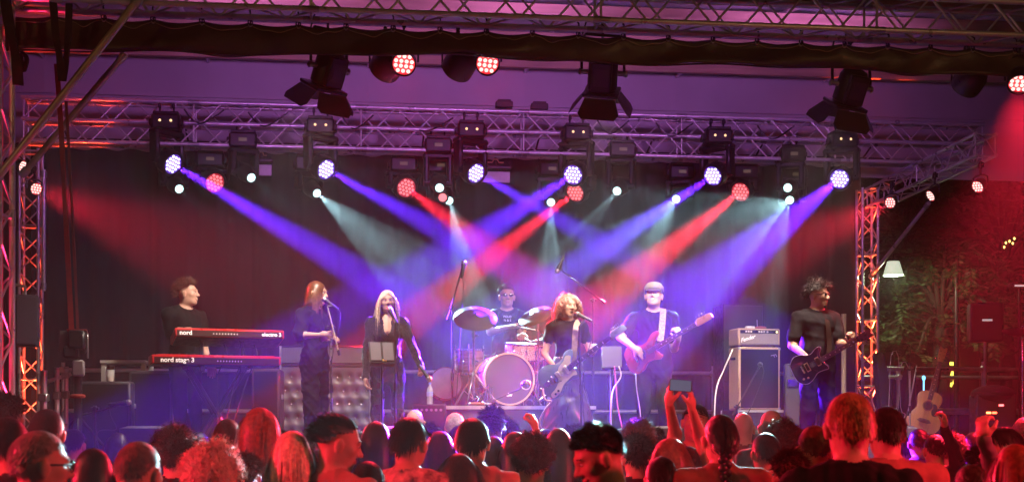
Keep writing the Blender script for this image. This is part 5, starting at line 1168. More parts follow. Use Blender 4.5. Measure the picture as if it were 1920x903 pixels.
def hand_prims(sd, wrist, d, n, side, curl=.5, lab=SKIN, s=1.0, spread=.5):
    """palm, four unequal fingers of three bent segments and a thumb leaving the side of the palm. d: wrist to knuckles, n: palm normal, side: +1 thumb towards d x n."""
    d = np.array(d, float); d /= np.linalg.norm(d); n = np.array(n, float); n -= d * (n @ d); n /= np.linalg.norm(n); t = np.cross(d, n) * side
    sd.cap(wrist, wrist + d * .035 * s, .024 * s, .026 * s, lab, .02, t, 1.25)
    sd.cap(wrist + d * .03 * s, wrist + d * .075 * s, .0155 * s, .015 * s, lab, .02, t, 2.3)
    for i, (o, L) in enumerate(((.030, .070), (.010, .080), (-.010, .074), (-.029, .058))):
        b = wrist + d * .085 * s + t * o * s; dd = d + t * o * spread * 4; dd /= np.linalg.norm(dd); a = 0
        for q, (fr, rr) in enumerate(((.45, .0095), (.32, .0088), (.23, .0078))):
            a = curl * (1.0, 2.0, 2.7)[q]; v = dd * math.cos(a) + n * math.sin(a); e = b + v * L * fr * s
            sd.cap(b, e, rr * s, rr * .93 * s, lab, .006); b = e
    b = wrist + d * .025 * s + t * .026 * s + n * .006
    v = d * .62 + t * .70 + n * .3; v /= np.linalg.norm(v); e = b + v * .042 * s; sd.cap(b, e, .013 * s, .0105 * s, lab, .012)
    v2 = d * .85 + t * (.35 - .3 * curl) + n * (.25 + .5 * curl); v2 /= np.linalg.norm(v2); sd.cap(e, e + v2 * .036 * s, .0105 * s, .0085 * s, lab, .006)
def human(root, H, h, mats, head=(None, None, 0, 0), armR=None, armL=None, handR=None, handL=None, female=False, sleeve='short', skirt=False, seat=None,
          legs=None, bulk=1.0, hc=.016, hf=.007, lean=(0, 0), head_pos=None, lowcut=False, hood=False, longneck=0.0, beard=False, hand_h=.0052, trousers=1.0, torso_shift=None, loose=None, wrinkle=.006):
    """Returns (verts, quads, labels, head centre, head basis). root: world point between the feet."""
    k = H / 1.75; r, f = heading(h); u = np.array([0, 0, 1.0]); root = np.array(root, float); lean = np.array(lean, float)
    def L(x, y, z, w=1.0): return root + (r * x + f * y) * k + u * z * k + (r * lean[0] + f * lean[1]) * max(0, (z - .9)) * k * w
    sd = Sdf(); shw = (.165 if female else .19) * (bulk * .5 + .5)
    pel = L(0, 0, .97); wai = L(0, .01, 1.10); che = L(0, 0, 1.30); nb = L(0, -.02, 1.475)
    if seat is not None:
        dz = seat - pel[2]; 
        pel = pel + u * dz; wai = wai + u * dz; che = che + u * dz; nb = nb + u * dz
    else: dz = 0
    hh = head[0] if head[0] is not None else h; hp = head[1] if head[1] is not None else 0; B = head_basis(hh, hp, head[2])
    hc_ = head_pos if head_pos is not None else nb + u * .155 * k + f * .03 * k + B[:, 1] * .015
    hc_ = np.array(hc_, float); ks = k * (1.0 if not female else .97) * (head[3] if head[3] else 1.0)
    def HL(x, y, z): return hc_ + B @ (np.array([x, y, z]) * ks)
    # ---- head and face
    e = lambda c, rr, lab=SKIN, kk=.02, cut=False: sd.ell(HL(*c), np.array(rr) * ks, lab, kk * ks, B, cut)
    e((0, -.012, .028), (.075, .094, .091)); e((0, .026, -.036), (.057, .060, .076), SKIN, .04)
    e((0, .060, -.094), (.026 if not female else .021, .022, .019), SKIN, .035); e((.036, .005, -.066), (.016, .036, .026), SKIN, .04); e((-.036, .005, -.066), (.016, .036, .026), SKIN, .04)
    e((.031, .094, .006), (.017, .012, .010), SKIN, .016, True); e((-.031, .094, .006), (.017, .012, .010), SKIN, .016, True)
    e((0, .079, .026), (.048, .014, .010), SKIN, .022)
    sd.cap(HL(0, .086, .010), HL(0, .108, -.026), .0075 * ks, .0125 * ks, SKIN, .014 * ks); e((.013, .094, -.030), (.010, .010, .008), SKIN, .010); e((-.013, .094, -.030), (.010, .010, .008), SKIN, .010)
    for s in (-1, 1):
        e((s * .043, .056, -.018), (.022, .020, .018), SKIN, .025); e((s * .081, -.008, -.012), (.011, .021, .033), SKIN, .008); e((s * .087, -.010, .003), (.008, .019, .018), SKIN, .006)
    e((0, .087, -.055), (.023, .008, .006), SKIN, .008); e((0, .086, -.069), (.020, .009, .007), SKIN, .008)
    # ---- neck and trunk
    sd.cap(nb - u * .02 * k, HL(0, -.018, -.06), (.052 if female else .060) * k, (.046 if female else .055) * ks, SKIN, .03)
    bw = bulk
    sd.cap(che + u * .03 * k, wai, (.113 if female else .118) * k * bw, (.092 if female else .108) * k * bw, TOP, .05, r, 1.38 if not female else 1.30)
    sd.cap(che + u * .08 * k + r * .09 * k, che + u * .08 * k - r * .09 * k, .095 * k * bw, .095 * k * bw, TOP, .05)
    sd.cap(wai, pel + u * .06 * k, (.092 if female else .108) * k * bw, (.115 if female else .112) * k * bw, TOP, .04, r, 1.36)
    sd.cap(pel + u * .05 * k, pel - u * .05 * k, .113 * k * bw, .108 * k * bw, BOT, .03, r, 1.42)
    if loose is None: loose = not female
    if loose and not skirt and seat is None: sd.cap(wai, pel - u * .01 * k, .120 * k * bw, .124 * k * bw, TOP, .02, r, 1.40)
    shR = nb - u * .055 * k + r * shw * k; shL = nb - u * .055 * k - r * shw * k
    if torso_shift is not None: shR = shR + np.array(torso_shift[0]); shL = shL + np.array(torso_shift[1])
    for sh in (shR, shL):
        sd.cap(nb - u * .03 * k - f * .01 * k, sh, .060 * k, .058 * k * bw, TOP, .05)
        sd.cap(nb - u * .012 * k - f * .012, nb * .45 + sh * .55, .046 * k, .045 * k, TOP if not lowcut else SKIN, .04)
    if female:
        for s in (-1, 1): sd.ell(che + r * s * .065 * k + f * .095 * k - u * .005 * k, np.array([.058, .05, .055]) * k, TOP, .04)
    if lowcut: sd.cap(nb + f * .05 * k - u * .02 * k, che + f * .118 * k + u * .03 * k, .056 * k, .024 * k, SKIN, .02)
    if hood: sd.ell(nb - f * .09 * k + u * .01 * k, np.array([.13, .10, .09]) * k, TOP, .05)
    # collar
    sd.cap(nb - u * .016 * k - f * .012 * k + r * .028 * k, nb - u * .016 * k - f * .012 * k - r * .028 * k, .056 * k, .056 * k, TOP if not lowcut else SKIN, .012)
    # ---- arms
    hands = []
    for sh, arm, hand, sg in ((shR, armR, handR, 1), (shL, armL, handL, -1)):
        if arm is None:
            el = sh + r * sg * .055 * k - f * .03 * k - u * .29 * k; wr = el + r * sg * .0 + f * .06 * k - u * .25 * k
        else: el, wr = np.array(arm[0], float), np.array(arm[1], float)
        ua, ub, fa, fb = (.040, .034, .034, .023) if female else (.049, .041, .041, .027)
        if sleeve == 'long':
            sd.cap(sh, el, .060 * k * bw, .048 * k, TOP, .03); sd.cap(el, wr, .048 * k, .036 * k, TOP, .015); sd.cap(wr, wr + (wr - el) * .06, .026 * k, .024 * k, SKIN, .008)
        else:
            sd.cap(sh, el, ua * k, ub * k, SKIN, .02); sd.cap(el, wr, fa * k, fb * k, SKIN, .02)
            if sleeve == 'short':
                m = sh + (el - sh) * .72; sd.cap(sh, m, .062 * k * bw, .064 * k * bw, TOP, .02)
            elif sleeve == 'elbow':
                sd.cap(sh, el + (wr - el) * .05, .066 * k * bw, .07 * k * bw, TOP, .02)
            elif sleeve == 'cap':
                m = sh + (el - sh) * .45; sd.cap(sh, m, .058 * k, .058 * k, TOP, .02)
        hd = wr - el; hd = hd / np.linalg.norm(hd); d_ = np.array(hand[0], float) if hand else hd + f * .15; n_ = np.array(hand[1], float) if hand else -r * sg
        hands.append((wr + hd * .008, d_, n_, hand[2] if hand and len(hand) > 2 else sg, hand[3] if hand and len(hand) > 3 else .45))
    # ---- legs
    for s in (1, -1):
        hip = pel + r * s * .09 * k - u * .03 * k
        if legs is not None: kn, an = [np.array(q, float) for q in legs[0 if s > 0 else 1]]
        else: kn = root + r * s * .105 * k + f * .02 * k + u * .50 * k; an = root + r * s * .115 * k - f * .03 * k + u * .10 * k
        if not skirt:
            tr = trousers; sd.cap(hip, kn, .088 * k * bw, .062 * k * tr, BOT, .04); sd.cap(kn, an, .060 * k * tr, .052 * k * tr, BOT, .02)
        else: sd.cap(kn, an, .05 * k, .036 * k, SKIN, .02)
        sd.cap(an - u * .035 * k, an + f * .13 * k - u * .060 * k, .042 * k, .036 * k, SHOE, .03); sd.cap(an - u * .05 * k - f * .03 * k, an - u * .05 * k, .042 * k, .042 * k, SHOE, .02)
    if skirt:
        sd.cap(pel + u * .06 * k, root + u * .34 * k, .115 * k, .25 * k, BOT, .04, r, 1.15)
        for q in range(9):
            a = q / 9 * 6.283 + .3; sd.cap(pel + (r * math.cos(a) * .10 + f * math.sin(a) * .08) * k - u * .1 * k, root + (r * math.cos(a) * .29 + f * math.sin(a) * .26) * k + u * .14 * k, .02 * k, .050 * k, BOT, .05)
    lo, hi = hc_ - .17 * ks, hc_ + .15 * ks
    V, Q, Lb = sd.mesh(hc, hf, [(lo, hi)])
    if wrinkle > 0:                                   # folds of the cloth
        N = np.zeros_like(V); c_ = np.cross(V[Q[:, 2]] - V[Q[:, 0]], V[Q[:, 3]] - V[Q[:, 1]])
        for i in range(4): np.add.at(N, Q[:, i], c_)
        N /= np.linalg.norm(N, axis=1)[:, None] + 1e-9; cl = np.zeros(len(V)); 
        for i in range(4): np.maximum.at(cl, Q[:, i], ((Lb == TOP) | (Lb == BOT)).astype(float))
        for i in range(4): cl[Q[Lb == SKIN][:, i]] = 0
        rg_ = np.random.default_rng(int(abs(root[0] * 977 + root[1] * 131)) % 99991); w_ = np.zeros(len(V)); W_ = V - root
        for i in range(7):
            kd = rg_.normal(size=3) * np.array([1, 1, .8]) * rg_.uniform(14, 34); wp = .6 * np.sin(W_ @ (rg_.normal(size=3) * 9) + rg_.uniform(0, 6))
            w_ += np.maximum(0, np.sin(W_ @ kd + rg_.uniform(0, 6.28) + 2.2 * wp)) ** 2 * rg_.uniform(.5, 1)
        V = V + N * ((w_ - w_.mean()) * cl * wrinkle)[:, None]
    for (w, d_, n_, sg, cu) in hands:
        if cu < 0: continue
        s2 = Sdf(); hand_prims(s2, w, d_, n_, sg, cu, SKIN, 1.0 * k * (.92 if female else 1.02)); v2, q2, l2 = s2.mesh(hand_h)
        Q = np.concatenate([Q, q2 + len(V)]); V = np.concatenate([V, v2]); Lb = np.concatenate([Lb, l2])
    return V, Q, Lb, hc_, B, ks, dict(shR=shR, shL=shL, nb=nb, che=che, pel=pel, r=r, f=f)
# ------------------------------------------------------------------ hair
def scalp_ok(d, front=.52, back=-.55, ear=True):
    az = np.degrees(np.abs(np.arctan2(d[:, 0], d[:, 1]))); th = np.interp(az, [0, 35, 60, 78, 92, 108, 128, 180], [front, front - .02, front - .14, .20, .17, .04, -.36, back] if ear else [front, front - .02, front - .16, .16, -.02, -.25, -.4, back]); return d[:, 2] > th
HR = np.array([.079, .099, .098])
def hair_geo(hc_, B, ks, n=600, length=.05, width=.006, seg=5, comb=(0, -.4, .1), lift=.5, grav=.1, curl=0.0, freq=25, seed=1, front=.52, back=-.55, lenvar=.35, clump=.0, cap=True, capoff=1.035, part=None, tail=None, dome=1.0, backplane=None, ear=True, lock=.16, jit=.05):
    rg = np.random.default_rng(seed); d = rg.normal(size=(n * 5, 3)); d /= np.linalg.norm(d, axis=1)[:, None]; d = d[scalp_ok(d, front, back, ear)][:n]; n = len(d)
    c0 = np.array([0, -.012, .024]); HRs = HR * np.array([1, 1, dome]); p = c0 + d * HRs; nrm = d / HRs; nrm /= np.linalg.norm(nrm, axis=1)[:, None]
    L_ = length * (1 + lenvar * rg.uniform(-1, 1, n)); cb = np.tile(np.array(comb, float), (n, 1))
    if part is not None: cb[:, 0] += np.sign(d[:, 0] - part + 1e-6) * .8 * np.clip(d[:, 1] * 2 + .2, 0, 1)
    dirv = nrm * lift + cb; dirv -= nrm * np.minimum(0, (dirv * nrm).sum(1))[:, None]; dirv /= np.linalg.norm(dirv, axis=1)[:, None]
    if lock > 0:                                      # locks: neighbouring strands swing the same way
        lk = np.zeros((n, 3))
        for q in range(5): lk += np.sin(d @ (rg.normal(size=3) * (6 + 3 * q)) + rg.uniform(0, 6.28))[:, None] * rg.normal(size=3)[None]
        dirv = dirv + (lk - nrm * (lk * nrm).sum(1)[:, None]) * lock * .45; L_ = L_ * (1 + .18 * np.sin(d @ (rg.normal(size=3) * 9)))
        dirv /= np.linalg.norm(dirv, axis=1)[:, None]
    g = B.T @ np.array([0, 0, -1.0]); ph = rg.uniform(0, 6.28, (n, 2)); pts = [p]; rad = [nrm]; ax1 = np.cross(dirv, nrm + .01); ax1 /= np.linalg.norm(ax1, axis=1)[:, None] + 1e-9
    for s in range(seg):
        dirv = dirv + g * grav + rg.normal(size=(n, 3)) * jit
        dirv /= np.linalg.norm(dirv, axis=1)[:, None]; p = p + dirv * (L_ / seg)[:, None]
        q = (p - c0) / (HRs * 1.05); m = np.linalg.norm(q, axis=1); ins = m < 1; p[ins] = c0 + q[ins] / m[ins][:, None] * HRs * 1.05
        fm = (p[:, 1] > .035) & (p[:, 2] < .05) & (np.abs(p[:, 0]) < .066); p[fm, 0] = np.sign(p[fm, 0] + 1e-6) * (.066 + .012 * rg.random(fm.sum()))
        if tail is not None:
            w = np.clip((s + 1) / seg, 0, 1); tgt = np.array(tail); p = p + (tgt - p) * (.25 * w)
        if backplane is not None:
            bpz = (p[:, 2] < -.13) & (p[:, 1] > backplane) & (p[:, 1] < .0); p[bpz, 1] = backplane - .01 * rg.random(bpz.sum())
        o = p.copy()
        if curl > 0:
            t_ = (s + 1) / seg; o = o + (np.cos(ph[:, :1] + freq * t_ * 1.0) * ax1 + np.sin(ph[:, :1] + freq * t_) * rad[0]) * curl * min(1, t_ * 2)
        fm = (o[:, 1] > .02) & (o[:, 2] < .045) & (np.abs(o[:, 0]) < .064); o[fm, 0] = np.sign(o[fm, 0] + 1e-6) * .066
        pts.append(o)
    Pn = np.stack(pts, 1); T = np.gradient(Pn, axis=1); T /= np.linalg.norm(T, axis=2)[..., None] + 1e-9
    out = Pn - c0; out /= np.linalg.norm(out, axis=2)[..., None] + 1e-9; sd_ = np.cross(T, out); sd_ /= np.linalg.norm(sd_, axis=2)[..., None] + 1e-9
    w = width * (.7 + .6 * rg.random(n))[:, None] * np.interp(np.linspace(0, 1, seg + 1), [0, .6, 1], [1, 1, .25])[None, :]
    A = Pn - sd_ * w[..., None] / 2; Bv = Pn + sd_ * w[..., None] / 2
    V = np.stack([A, Bv], 2).reshape(-1, 3); b = (np.arange(n)[:, None] * (seg + 1) + np.arange(seg)[None, :]).reshape(-1) * 2
    Q = np.stack([b, b + 1, b + 3, b + 2], 1)
    if cap:
        nu, nv = 32, 18; ph_ = np.linspace(0, math.pi, nv + 1); th_ = np.arange(nu) / nu * 6.2832
        D = np.stack([np.sin(ph_)[:, None] * np.sin(th_)[None], np.sin(ph_)[:, None] * np.cos(th_)[None], np.cos(ph_)[:, None] * np.ones(nu)[None]], 2)
        ok = scalp_ok(D.reshape(-1, 3), front - .02, back - .02, ear).reshape(nv + 1, nu).astype(int); CV = c0 + D.reshape(-1, 3) * HRs * capoff * (1 + .012 * rg.random((nv + 1) * nu))[:, None]
        qs = []
        for j in range(nv):
            for i in range(nu):
                i2 = (i + 1) % nu
                if ok[j, i] + ok[j, i2] + ok[j + 1, i] + ok[j + 1, i2] >= 3: qs.append((j * nu + i, j * nu + i2, (j + 1) * nu + i2, (j + 1) * nu + i))
        Q = np.concatenate([Q, np.array(qs) + len(V)]); V = np.concatenate([V, CV])
    return hc_ + (V * ks) @ B.T, Q
HAIRM = {}
def hair_mat(name, col, rough=.42):
    return mat('hair_' + name, col, rough, 0, .45, 45, spec=.45, rvar=.1)
def cloth_mat(name, col, rough=.8, bump=.55, var=.2, scale=14, spec=.08, **kw): return mat('cloth_' + name, col, rough, 0, var, scale, bump=bump, bscale=9, spec=spec, **kw)
M_SKIN = mat('skin_fair', (.50, .30, .22), .5, 0, .08, 14, bump=.08, bscale=90, spec=.4, rvar=.08)
M_SKIN2 = mat('skin_tan', (.42, .24, .16), .5, 0, .08, 14, bump=.08, bscale=90, spec=.4, rvar=.08)
M_EYEW = mat('eye_white', (.7, .68, .66), .25); M_EYED = mat('eye_dark', (.02, .015, .012), .2); M_LIP = mat('lips', (.36, .10, .09), .4); M_BROW = mat('brow_hair', (.05, .03, .02), .7)
M_SHOE = mat('shoe_black', (.02, .02, .02), .5)
def person(label, mats, hair=None, face=True, group=None, mouth='closed', brow=None, **kw):
    V, Q, Lb, hc_, B, ks, J = human(mats=mats, **kw); root = np.array(kw['root'], float)
    me = np_mesh('person', V - root, Q, Lb)
    for m in mats: me.materials.append(m)
    o = mkobj('person', me, Matrix.Translation(Vector(root))); o['label'] = label; o['category'] = 'person'
    if group: o['group'] = group
    T_ = lambda pts: (hc_ + (np.array(pts) * ks) @ B.T) - root
    Bm = Matrix(B.tolist())
    def add(name, mb, m): 
        q = mb.mesh(name, 180); q.materials.append(m); return mkobj(name, q, None, o)
    if face:
        for s in (-1, 1):
            ev = add('eye', MB().ell(T_((s * .031, .0795, .007)), np.array((.0125, .0085, .0048)) * ks, Bm, 10, 6), M_EYEW)
            q = MB().ell(T_((s * .031, .0865, .007)), np.array((.0056, .0035, .0042)) * ks, Bm, 8, 5).mesh('iris', 180); q.materials.append(M_EYED); mkobj('iris', q, None, ev)
            add('eyebrow', MB().path([T_((s * .014, .0885, .026)), T_((s * .030, .0885, .032)), T_((s * .048, .076, .027))], .0042 * ks, 5), brow or M_BROW)
        if mouth == 'open': add('mouth', MB().ell(T_((0, .089, -.064)), np.array((.019, .008, .013)) * ks, Bm, 12, 8), mat('mouth_dark', (.06, .01, .012), .4))
        elif mouth == 'smile':
            add('mouth', MB().path([T_((-.027, .076, -.054)), T_((-.015, .088, -.062)), T_((0, .092, -.065)), T_((.015, .088, -.062)), T_((.027, .076, -.054))], .0055 * ks, 6), M_LIP)
            add('teeth', MB().ell(T_((0, .0905, -.0625)), np.array((.017, .004, .0045)) * ks, Bm, 10, 6), M_EYEW)
        else: add('mouth', MB().path([T_((-.022, .082, -.062)), T_((0, .0925, -.062)), T_((.022, .082, -.062))], .0040 * ks, 6), M_LIP)
    if hair:
        for hd in (hair if isinstance(hair, list) else [hair]):
            hm_ = hd.pop('m'); nm = hd.pop('name', 'hair'); hv, hq = hair_geo(hc_, B, ks, **hd); hme = np_mesh(nm, hv - root, hq); hme.materials.append(hm_); mkobj(nm, hme, None, o)
    return o, dict(hc=hc_, B=B, ks=ks, root=root, add=add, T=T_, Bm=Bm, **J)
# ================================================================== the band
M_TEE = cloth_mat('black_tee', (.008, .008, .009)); M_TEE2 = cloth_mat('charcoal_tee', (.009, .009, .011)); M_JEAN = cloth_mat('dark_jeans', (.02, .022, .03), scale=30); M_BLKP = cloth_mat('black_trousers', (.008, .008, .009))
M_LEATH = mat('black_leather', (.015, .016, .018), .25, 0, .2, 10, bump=.5, bscale=7, spec=.6)
M_SEQ = mat('sequin_jacket', (.018, .016, .022), .3, .35, .6, 160, bump=1.0, bscale=220, spec=.7)
M_SKIRT = mat('satin_skirt', (.045, .035, .06), .35, 0, .3, 9, bump=.5, bscale=6, spec=.6, stretch=(3, 3, .4))
H_BR = hair_mat('brown', (.035, .018, .010)); H_DK = hair_mat('dark', (.014, .009, .007)); H_BL = hair_mat('blonde', (.66, .52, .34)); H_AU = hair_mat('auburn', (.10, .035, .018)); H_LB = hair_mat('light_brown', (.16, .085, .04)); H_GY = hair_mat('grey', (.30, .27, .24)); H_RD = hair_mat('copper', (.22, .06, .025))
def A(px, py, D): return P(px, py, D)
def gp(px, D, z=STAGE_Z): p = P(px, 800, D); p[2] = z; return p
BAND = 'the band on the stage'
LOW = (0, 0, -1)
# --- keyboard player
kb, kJ = person('keyboard player in black tee facing right behind two red keyboards', [M_SKIN, M_TEE, M_JEAN, M_SHOE], root=gp(348, 13.6), H=1.80, h=52, head=(84, 4, 0, 0), group=BAND,
    sleeve='elbow', armR=(A(322, 624, 13.55), A(352, 618, 13.36)), armL=(A(380, 640, 13.7), A(392, 682, 13.45)), handR=((.6, -.75, -.1), (0, 0, -1), -1, .4), handL=((.3, -.6, -.5), (0, 0, -1), 1, .45), hc=.0105, hf=.006,
    legs=[(gp(338, 13.5, STAGE_Z + .50), gp(336, 13.55, STAGE_Z + .1)), (gp(366, 13.7, STAGE_Z + .50), gp(372, 13.75, STAGE_Z + .1))],
    hair=dict(m=hair_mat('mid_brown', (.075, .04, .022)), n=1700, length=.05, lift=.5, comb=(0, -.25, .3), grav=.08, width=.0045, front=.50, back=-.45, lock=.5, jit=.14))
kJ['add']('necklace', MB().torus(.066, .003, TR(Vector(kJ['nb'] - kJ['root'] + kJ['f'] * .02 + np.array([0, 0, -.005])), ROT(R(25), 0, R(52))), 28, 6), M_CHROME)
# --- first backing singer
s1, J1 = person('backing singer with long straight hair in loose black top, facing right at a microphone', [M_SKIN, M_TEE, M_BLKP, M_SHOE], root=gp(590, 13.25), H=1.765, h=62, head=(76, -3, 0, 0), group=BAND, female=True,
    sleeve='elbow', armR=(A(561, 628, 13.05), A(600, 628, 12.9)), armL=(A(585, 632, 13.5), A(610, 634, 13.1)), handR=((1, -.2, .05), (.2, .9, .2), -1, .7), handL=((1, -.2, .1), (0, .4, -1), 1, .5), mouth='open', hc=.0105, hf=.006, trousers=1.35,
    legs=[(gp(585, 13.15, STAGE_Z + .5), gp(588, 13.15, STAGE_Z + .1)), (gp(600, 13.4, STAGE_Z + .5), gp(604, 13.4, STAGE_Z + .1))],
    hair=dict(m=H_AU, n=1900, length=.30, lift=.03, comb=(0, -.25, -.6), grav=.8, width=.0045, seg=9, part=0.0, lenvar=.12, backplane=-.10, ear=False, lock=.1))
# --- second backing singer
s2, J2 = person('backing singer with blonde hair in sparkling dark jacket and leather trousers, arm held out', [M_SKIN, M_SEQ, M_LEATH, M_SHOE], root=gp(726, 13.1), H=1.66, h=6, head=(10, 3, -4, 0), group=BAND, female=True, lowcut=True,
    sleeve='long', armR=(A(689, 655, 13.05), A(686, 706, 12.95)), armL=(A(772, 648, 13.0), A(788, 684, 12.85)), handR=((0, -.2, -1), (1, 0, 0), -1, .6), handL=((.35, -.2, -.8), (-.7, -.3, 0), 1, 1.0), mouth='open', hc=.0105, hf=.006,
    hair=dict(m=H_BL, n=1900, length=.34, lift=.06, comb=(0, -.2, -.5), grav=.7, width=.0045, seg=9, part=-.1, lenvar=.15, backplane=-.09, ear=False, lock=.15))
# --- drummer, seated
RISER_Z = 1.97
rd = gp(950, 15.35, RISER_Z)
dr, Jd = person('drummer in sunglasses and printed black tee smiling behind the drums', [M_SKIN2, M_TEE, M_BLKP, M_SHOE], root=rd, H=1.80, h=4, head=(8, 2, 0, 0), group=BAND, seat=RISER_Z + .56, mouth='smile',
    armR=(A(920, 622, 15.1), A(962, 611, 14.8)), armL=(A(978, 622, 15.25), A(981, 628, 14.95)), handR=((.9, -.4, .1), (.2, -.3, -1), -1, .8), handL=((-.2, -.9, 0), (0, 0, -1), 1, .8), hc=.0105, hf=.006,
    legs=[(rd + np.array([-.22, -.42, .50]), rd + np.array([-.20, -.45, .1])), (rd + np.array([.24, -.42, .50]), rd + np.array([.24, -.42, .1]))],
    hair=dict(m=H_BR, n=1200, length=.04, lift=.3, comb=(0, -.5, .2), grav=.05, width=.005))
def sunglasses(J, round_=False):
    mb = MB(); T_ = J['T']; B_ = J['Bm']
    for s in (-1, 1):
        mb.ell(T_((s * .032, .094, .008)), np.array((.022, .004, .017)) * J['ks'], B_, 14, 6); mb.tube(T_((s * .054, .090, .014)), T_((s * .078, -.004, .008)), .003)
    mb.tube(T_((-.012, .096, .012)), T_((.012, .096, .012)), .003); J['add']('sunglasses', mb, mat('dark_glasses', (.01, .01, .012), .1, spec=.8))
sunglasses(Jd)
def tee_print(J, rows, z0, size):
    for k, s in enumerate(rows):
        me = text_mesh(s, size, .0006); me.materials.append(mat('white_print', (.7, .7, .7), .7)); c = J['che'] - J['root'] + J['f'] * .128 + np.array([0, 0, z0 - k * size * 1.2])
        rr = -J['r']; M = Matrix((Vector(rr), Vector((0, 0, 1)), Vector(rr).cross(Vector((0, 0, 1))))).transposed()
        q = mkobj('shirt_print', me, TR(c, M), dr)
tee_print(Jd, ['POLO', 'N & S'], .11, .034)
# --- lead singer
ls, Jl = person('lead singer with curly hair, black top and satin skirt playing a pale blue guitar', [M_SKIN, M_TEE, M_SKIRT, M_SHOE, M_TEE], root=gp(1064, 13.3), H=1.63, h=12, head=(24, 2, 6, 1.03), group=BAND, female=True, skirt=True, mouth='open',
    sleeve='cap', armR=(A(1021, 664, 13.25), A(1042, 690, 12.98)), armL=(A(1108, 662, 13.3), A(1112, 662, 13.04)), handR=((.75, -.35, -.45), (.0, .9, -.4), -1, .55), handL=((.2, -.6, .5), (-.6, .6, .3), 1, .9), hc=.0105, hf=.006,
    hair=[dict(m=hair_mat('curly_pinkish_blonde', (.48, .25, .20)), n=2400, length=.17, lift=.7, comb=(0, -.25, .0), grav=.34, width=.0050, seg=14, curl=.015, freq=26, lenvar=.3, front=.56, part=.0, ear=False, lock=.05)])
mb = MB()
for k in range(26):
    a = k / 26 * 6.283; c = Jl['pel'] - Jl['root'] + np.array([0, 0, .115]); mb.box(c + (Jl['r'] * math.cos(a) * .135 + Jl['f'] * math.sin(a) * .108), (.022, .006, .022), ROT(0, 0, math.atan2(*(Jl['r'] * math.cos(a) + Jl['f'] * math.sin(a))[[1, 0]]) - R(90)), .003)
Jl['add']('studded_belt', mb, mat('belt_metal', (.6, .35, .25), .3, .7))
# --- bass player with a flat cap
bs, Jb = person('bass player in flat cap and black tee with a red bass', [M_SKIN, M_TEE, M_JEAN, M_SHOE], root=gp(1226, 13.9), H=1.80, h=0, head=(-14, 12, 0, 0), group=BAND,
    armR=(A(1164, 632, 13.75), A(1190, 652, 13.5)), armL=(A(1264, 652, 13.85), A(1272, 636, 13.52)), handR=((.7, -.2, -.6), (.1, .9, -.2), -1, .5), handL=((-.1, -.5, .8), (-.7, .6, .1), 1, .9), hc=.0105, hf=.006,
    hair=dict(m=H_BR, n=400, length=.05, lift=.15, comb=(0, -.2, -.3), grav=.3, width=.005, front=.30))
T_ = Jb['T']; ks = Jb['ks']; B_ = Jb['Bm']; mb = MB(); M4 = TR(T_((0, -.012, .045)), B_)
mb.lathe([(.098, 0), (.110, .015), (.106, .05), (.08, .082), (.04, .096), (.001, .098)], M4 @ Matrix.Diagonal((.92, 1.12, 1, 1)), n=24, closed=True)
mb.prism([(-.07, .07), (-.065, .12), (-.03, .15), (.03, .15), (.065, .12), (.07, .07)], .0, .012, TR(T_((0, -.012, .048)), B_ @ Matrix.Rotation(R(-12), 3, 'X')), .004)
Jb['add']('flat_cap', mb, mat('tweed_cap', (.19, .17, .15), .85, 0, .3, 80))
# --- guitarist on the right
gt, Jg = person('guitarist in sunglasses and black tee beside the amplifier, looking right', [M_SKIN2, M_TEE2, M_BLKP, M_SHOE], root=gp(1532, 13.1), H=1.725, h=18, head=(46, -2, 0, 0), group=BAND, bulk=1.06,
    sleeve='short', armR=(A(1486, 648, 13.0), A(1514, 670, 12.76)), armL=(A(1577, 645, 13.05), A(1594, 644, 12.72)), handR=((.8, -.25, -.35), (.1, .9, -.2), -1, .6), handL=((.1, -.6, .6), (-.6, .6, .2), 1, .9), hc=.0105, hf=.006, trousers=1.25,
    hair=dict(m=H_DK, n=900, length=.07, lift=.7, comb=(0, .1, .2), grav=.12, width=.006, seg=8, curl=.008, freq=14, front=.44, back=-.25, lock=.05))
sunglasses(Jg)
Jg['add']('goatee', MB().ell(Jg['T']((0, .070, -.098)), np.array((.024, .018, .018)), Jg['Bm']), H_DK)
# ================================================================== the crowd
def hs(style, m, seed, dens=1.0, **kw):
    d = dict(short=dict(n=1500, length=.034, lift=.20, comb=(0, -.3, -.5), grav=.12, width=.0046, seg=4), crop=dict(n=1300, length=.016, lift=.35, comb=(0, -.2, -.5), grav=.1, width=.0042, seg=3),
             messy=dict(n=1600, length=.055, lift=.35, comb=(0, -.3, .0), grav=.12, width=.0048, seg=5), quiff=dict(n=1700, length=.05, lift=.16, comb=(0, -.9, .35), grav=.06, width=.0048, seg=5, back=-.48),
             long=dict(n=2600, length=.42, lift=.06, comb=(0, -.4, -.3), grav=.7, width=.0042, seg=10, part=0.0, lenvar=.12, backplane=-.105, ear=False, lock=.12), bob=dict(n=1800, length=.24, lift=.15, comb=(0, -.35, -.1), grav=.55, width=.0050, seg=8, part=0.05, lenvar=.15, ear=False, lock=.2),
             curly=dict(n=2000, length=.06, lift=.8, comb=(0, 0, 0), grav=.08, width=.0060, seg=9, curl=.008, freq=17, lock=.05), bigcurl=dict(n=2600, length=.12, lift=.8, comb=(0, 0, 0), grav=.16, width=.0056, seg=11, curl=.011, freq=20, lenvar=.3, lock=.05),
             tied=dict(n=1500, length=.13, lift=.05, comb=(0, -1.0, -.2), grav=.1, width=.0050, seg=7, tail=(0, -.12, -.03)))[style].copy()
    d['n'] = int(d['n'] * dens); d.update(m=m, seed=seed); d.update(kw); return d
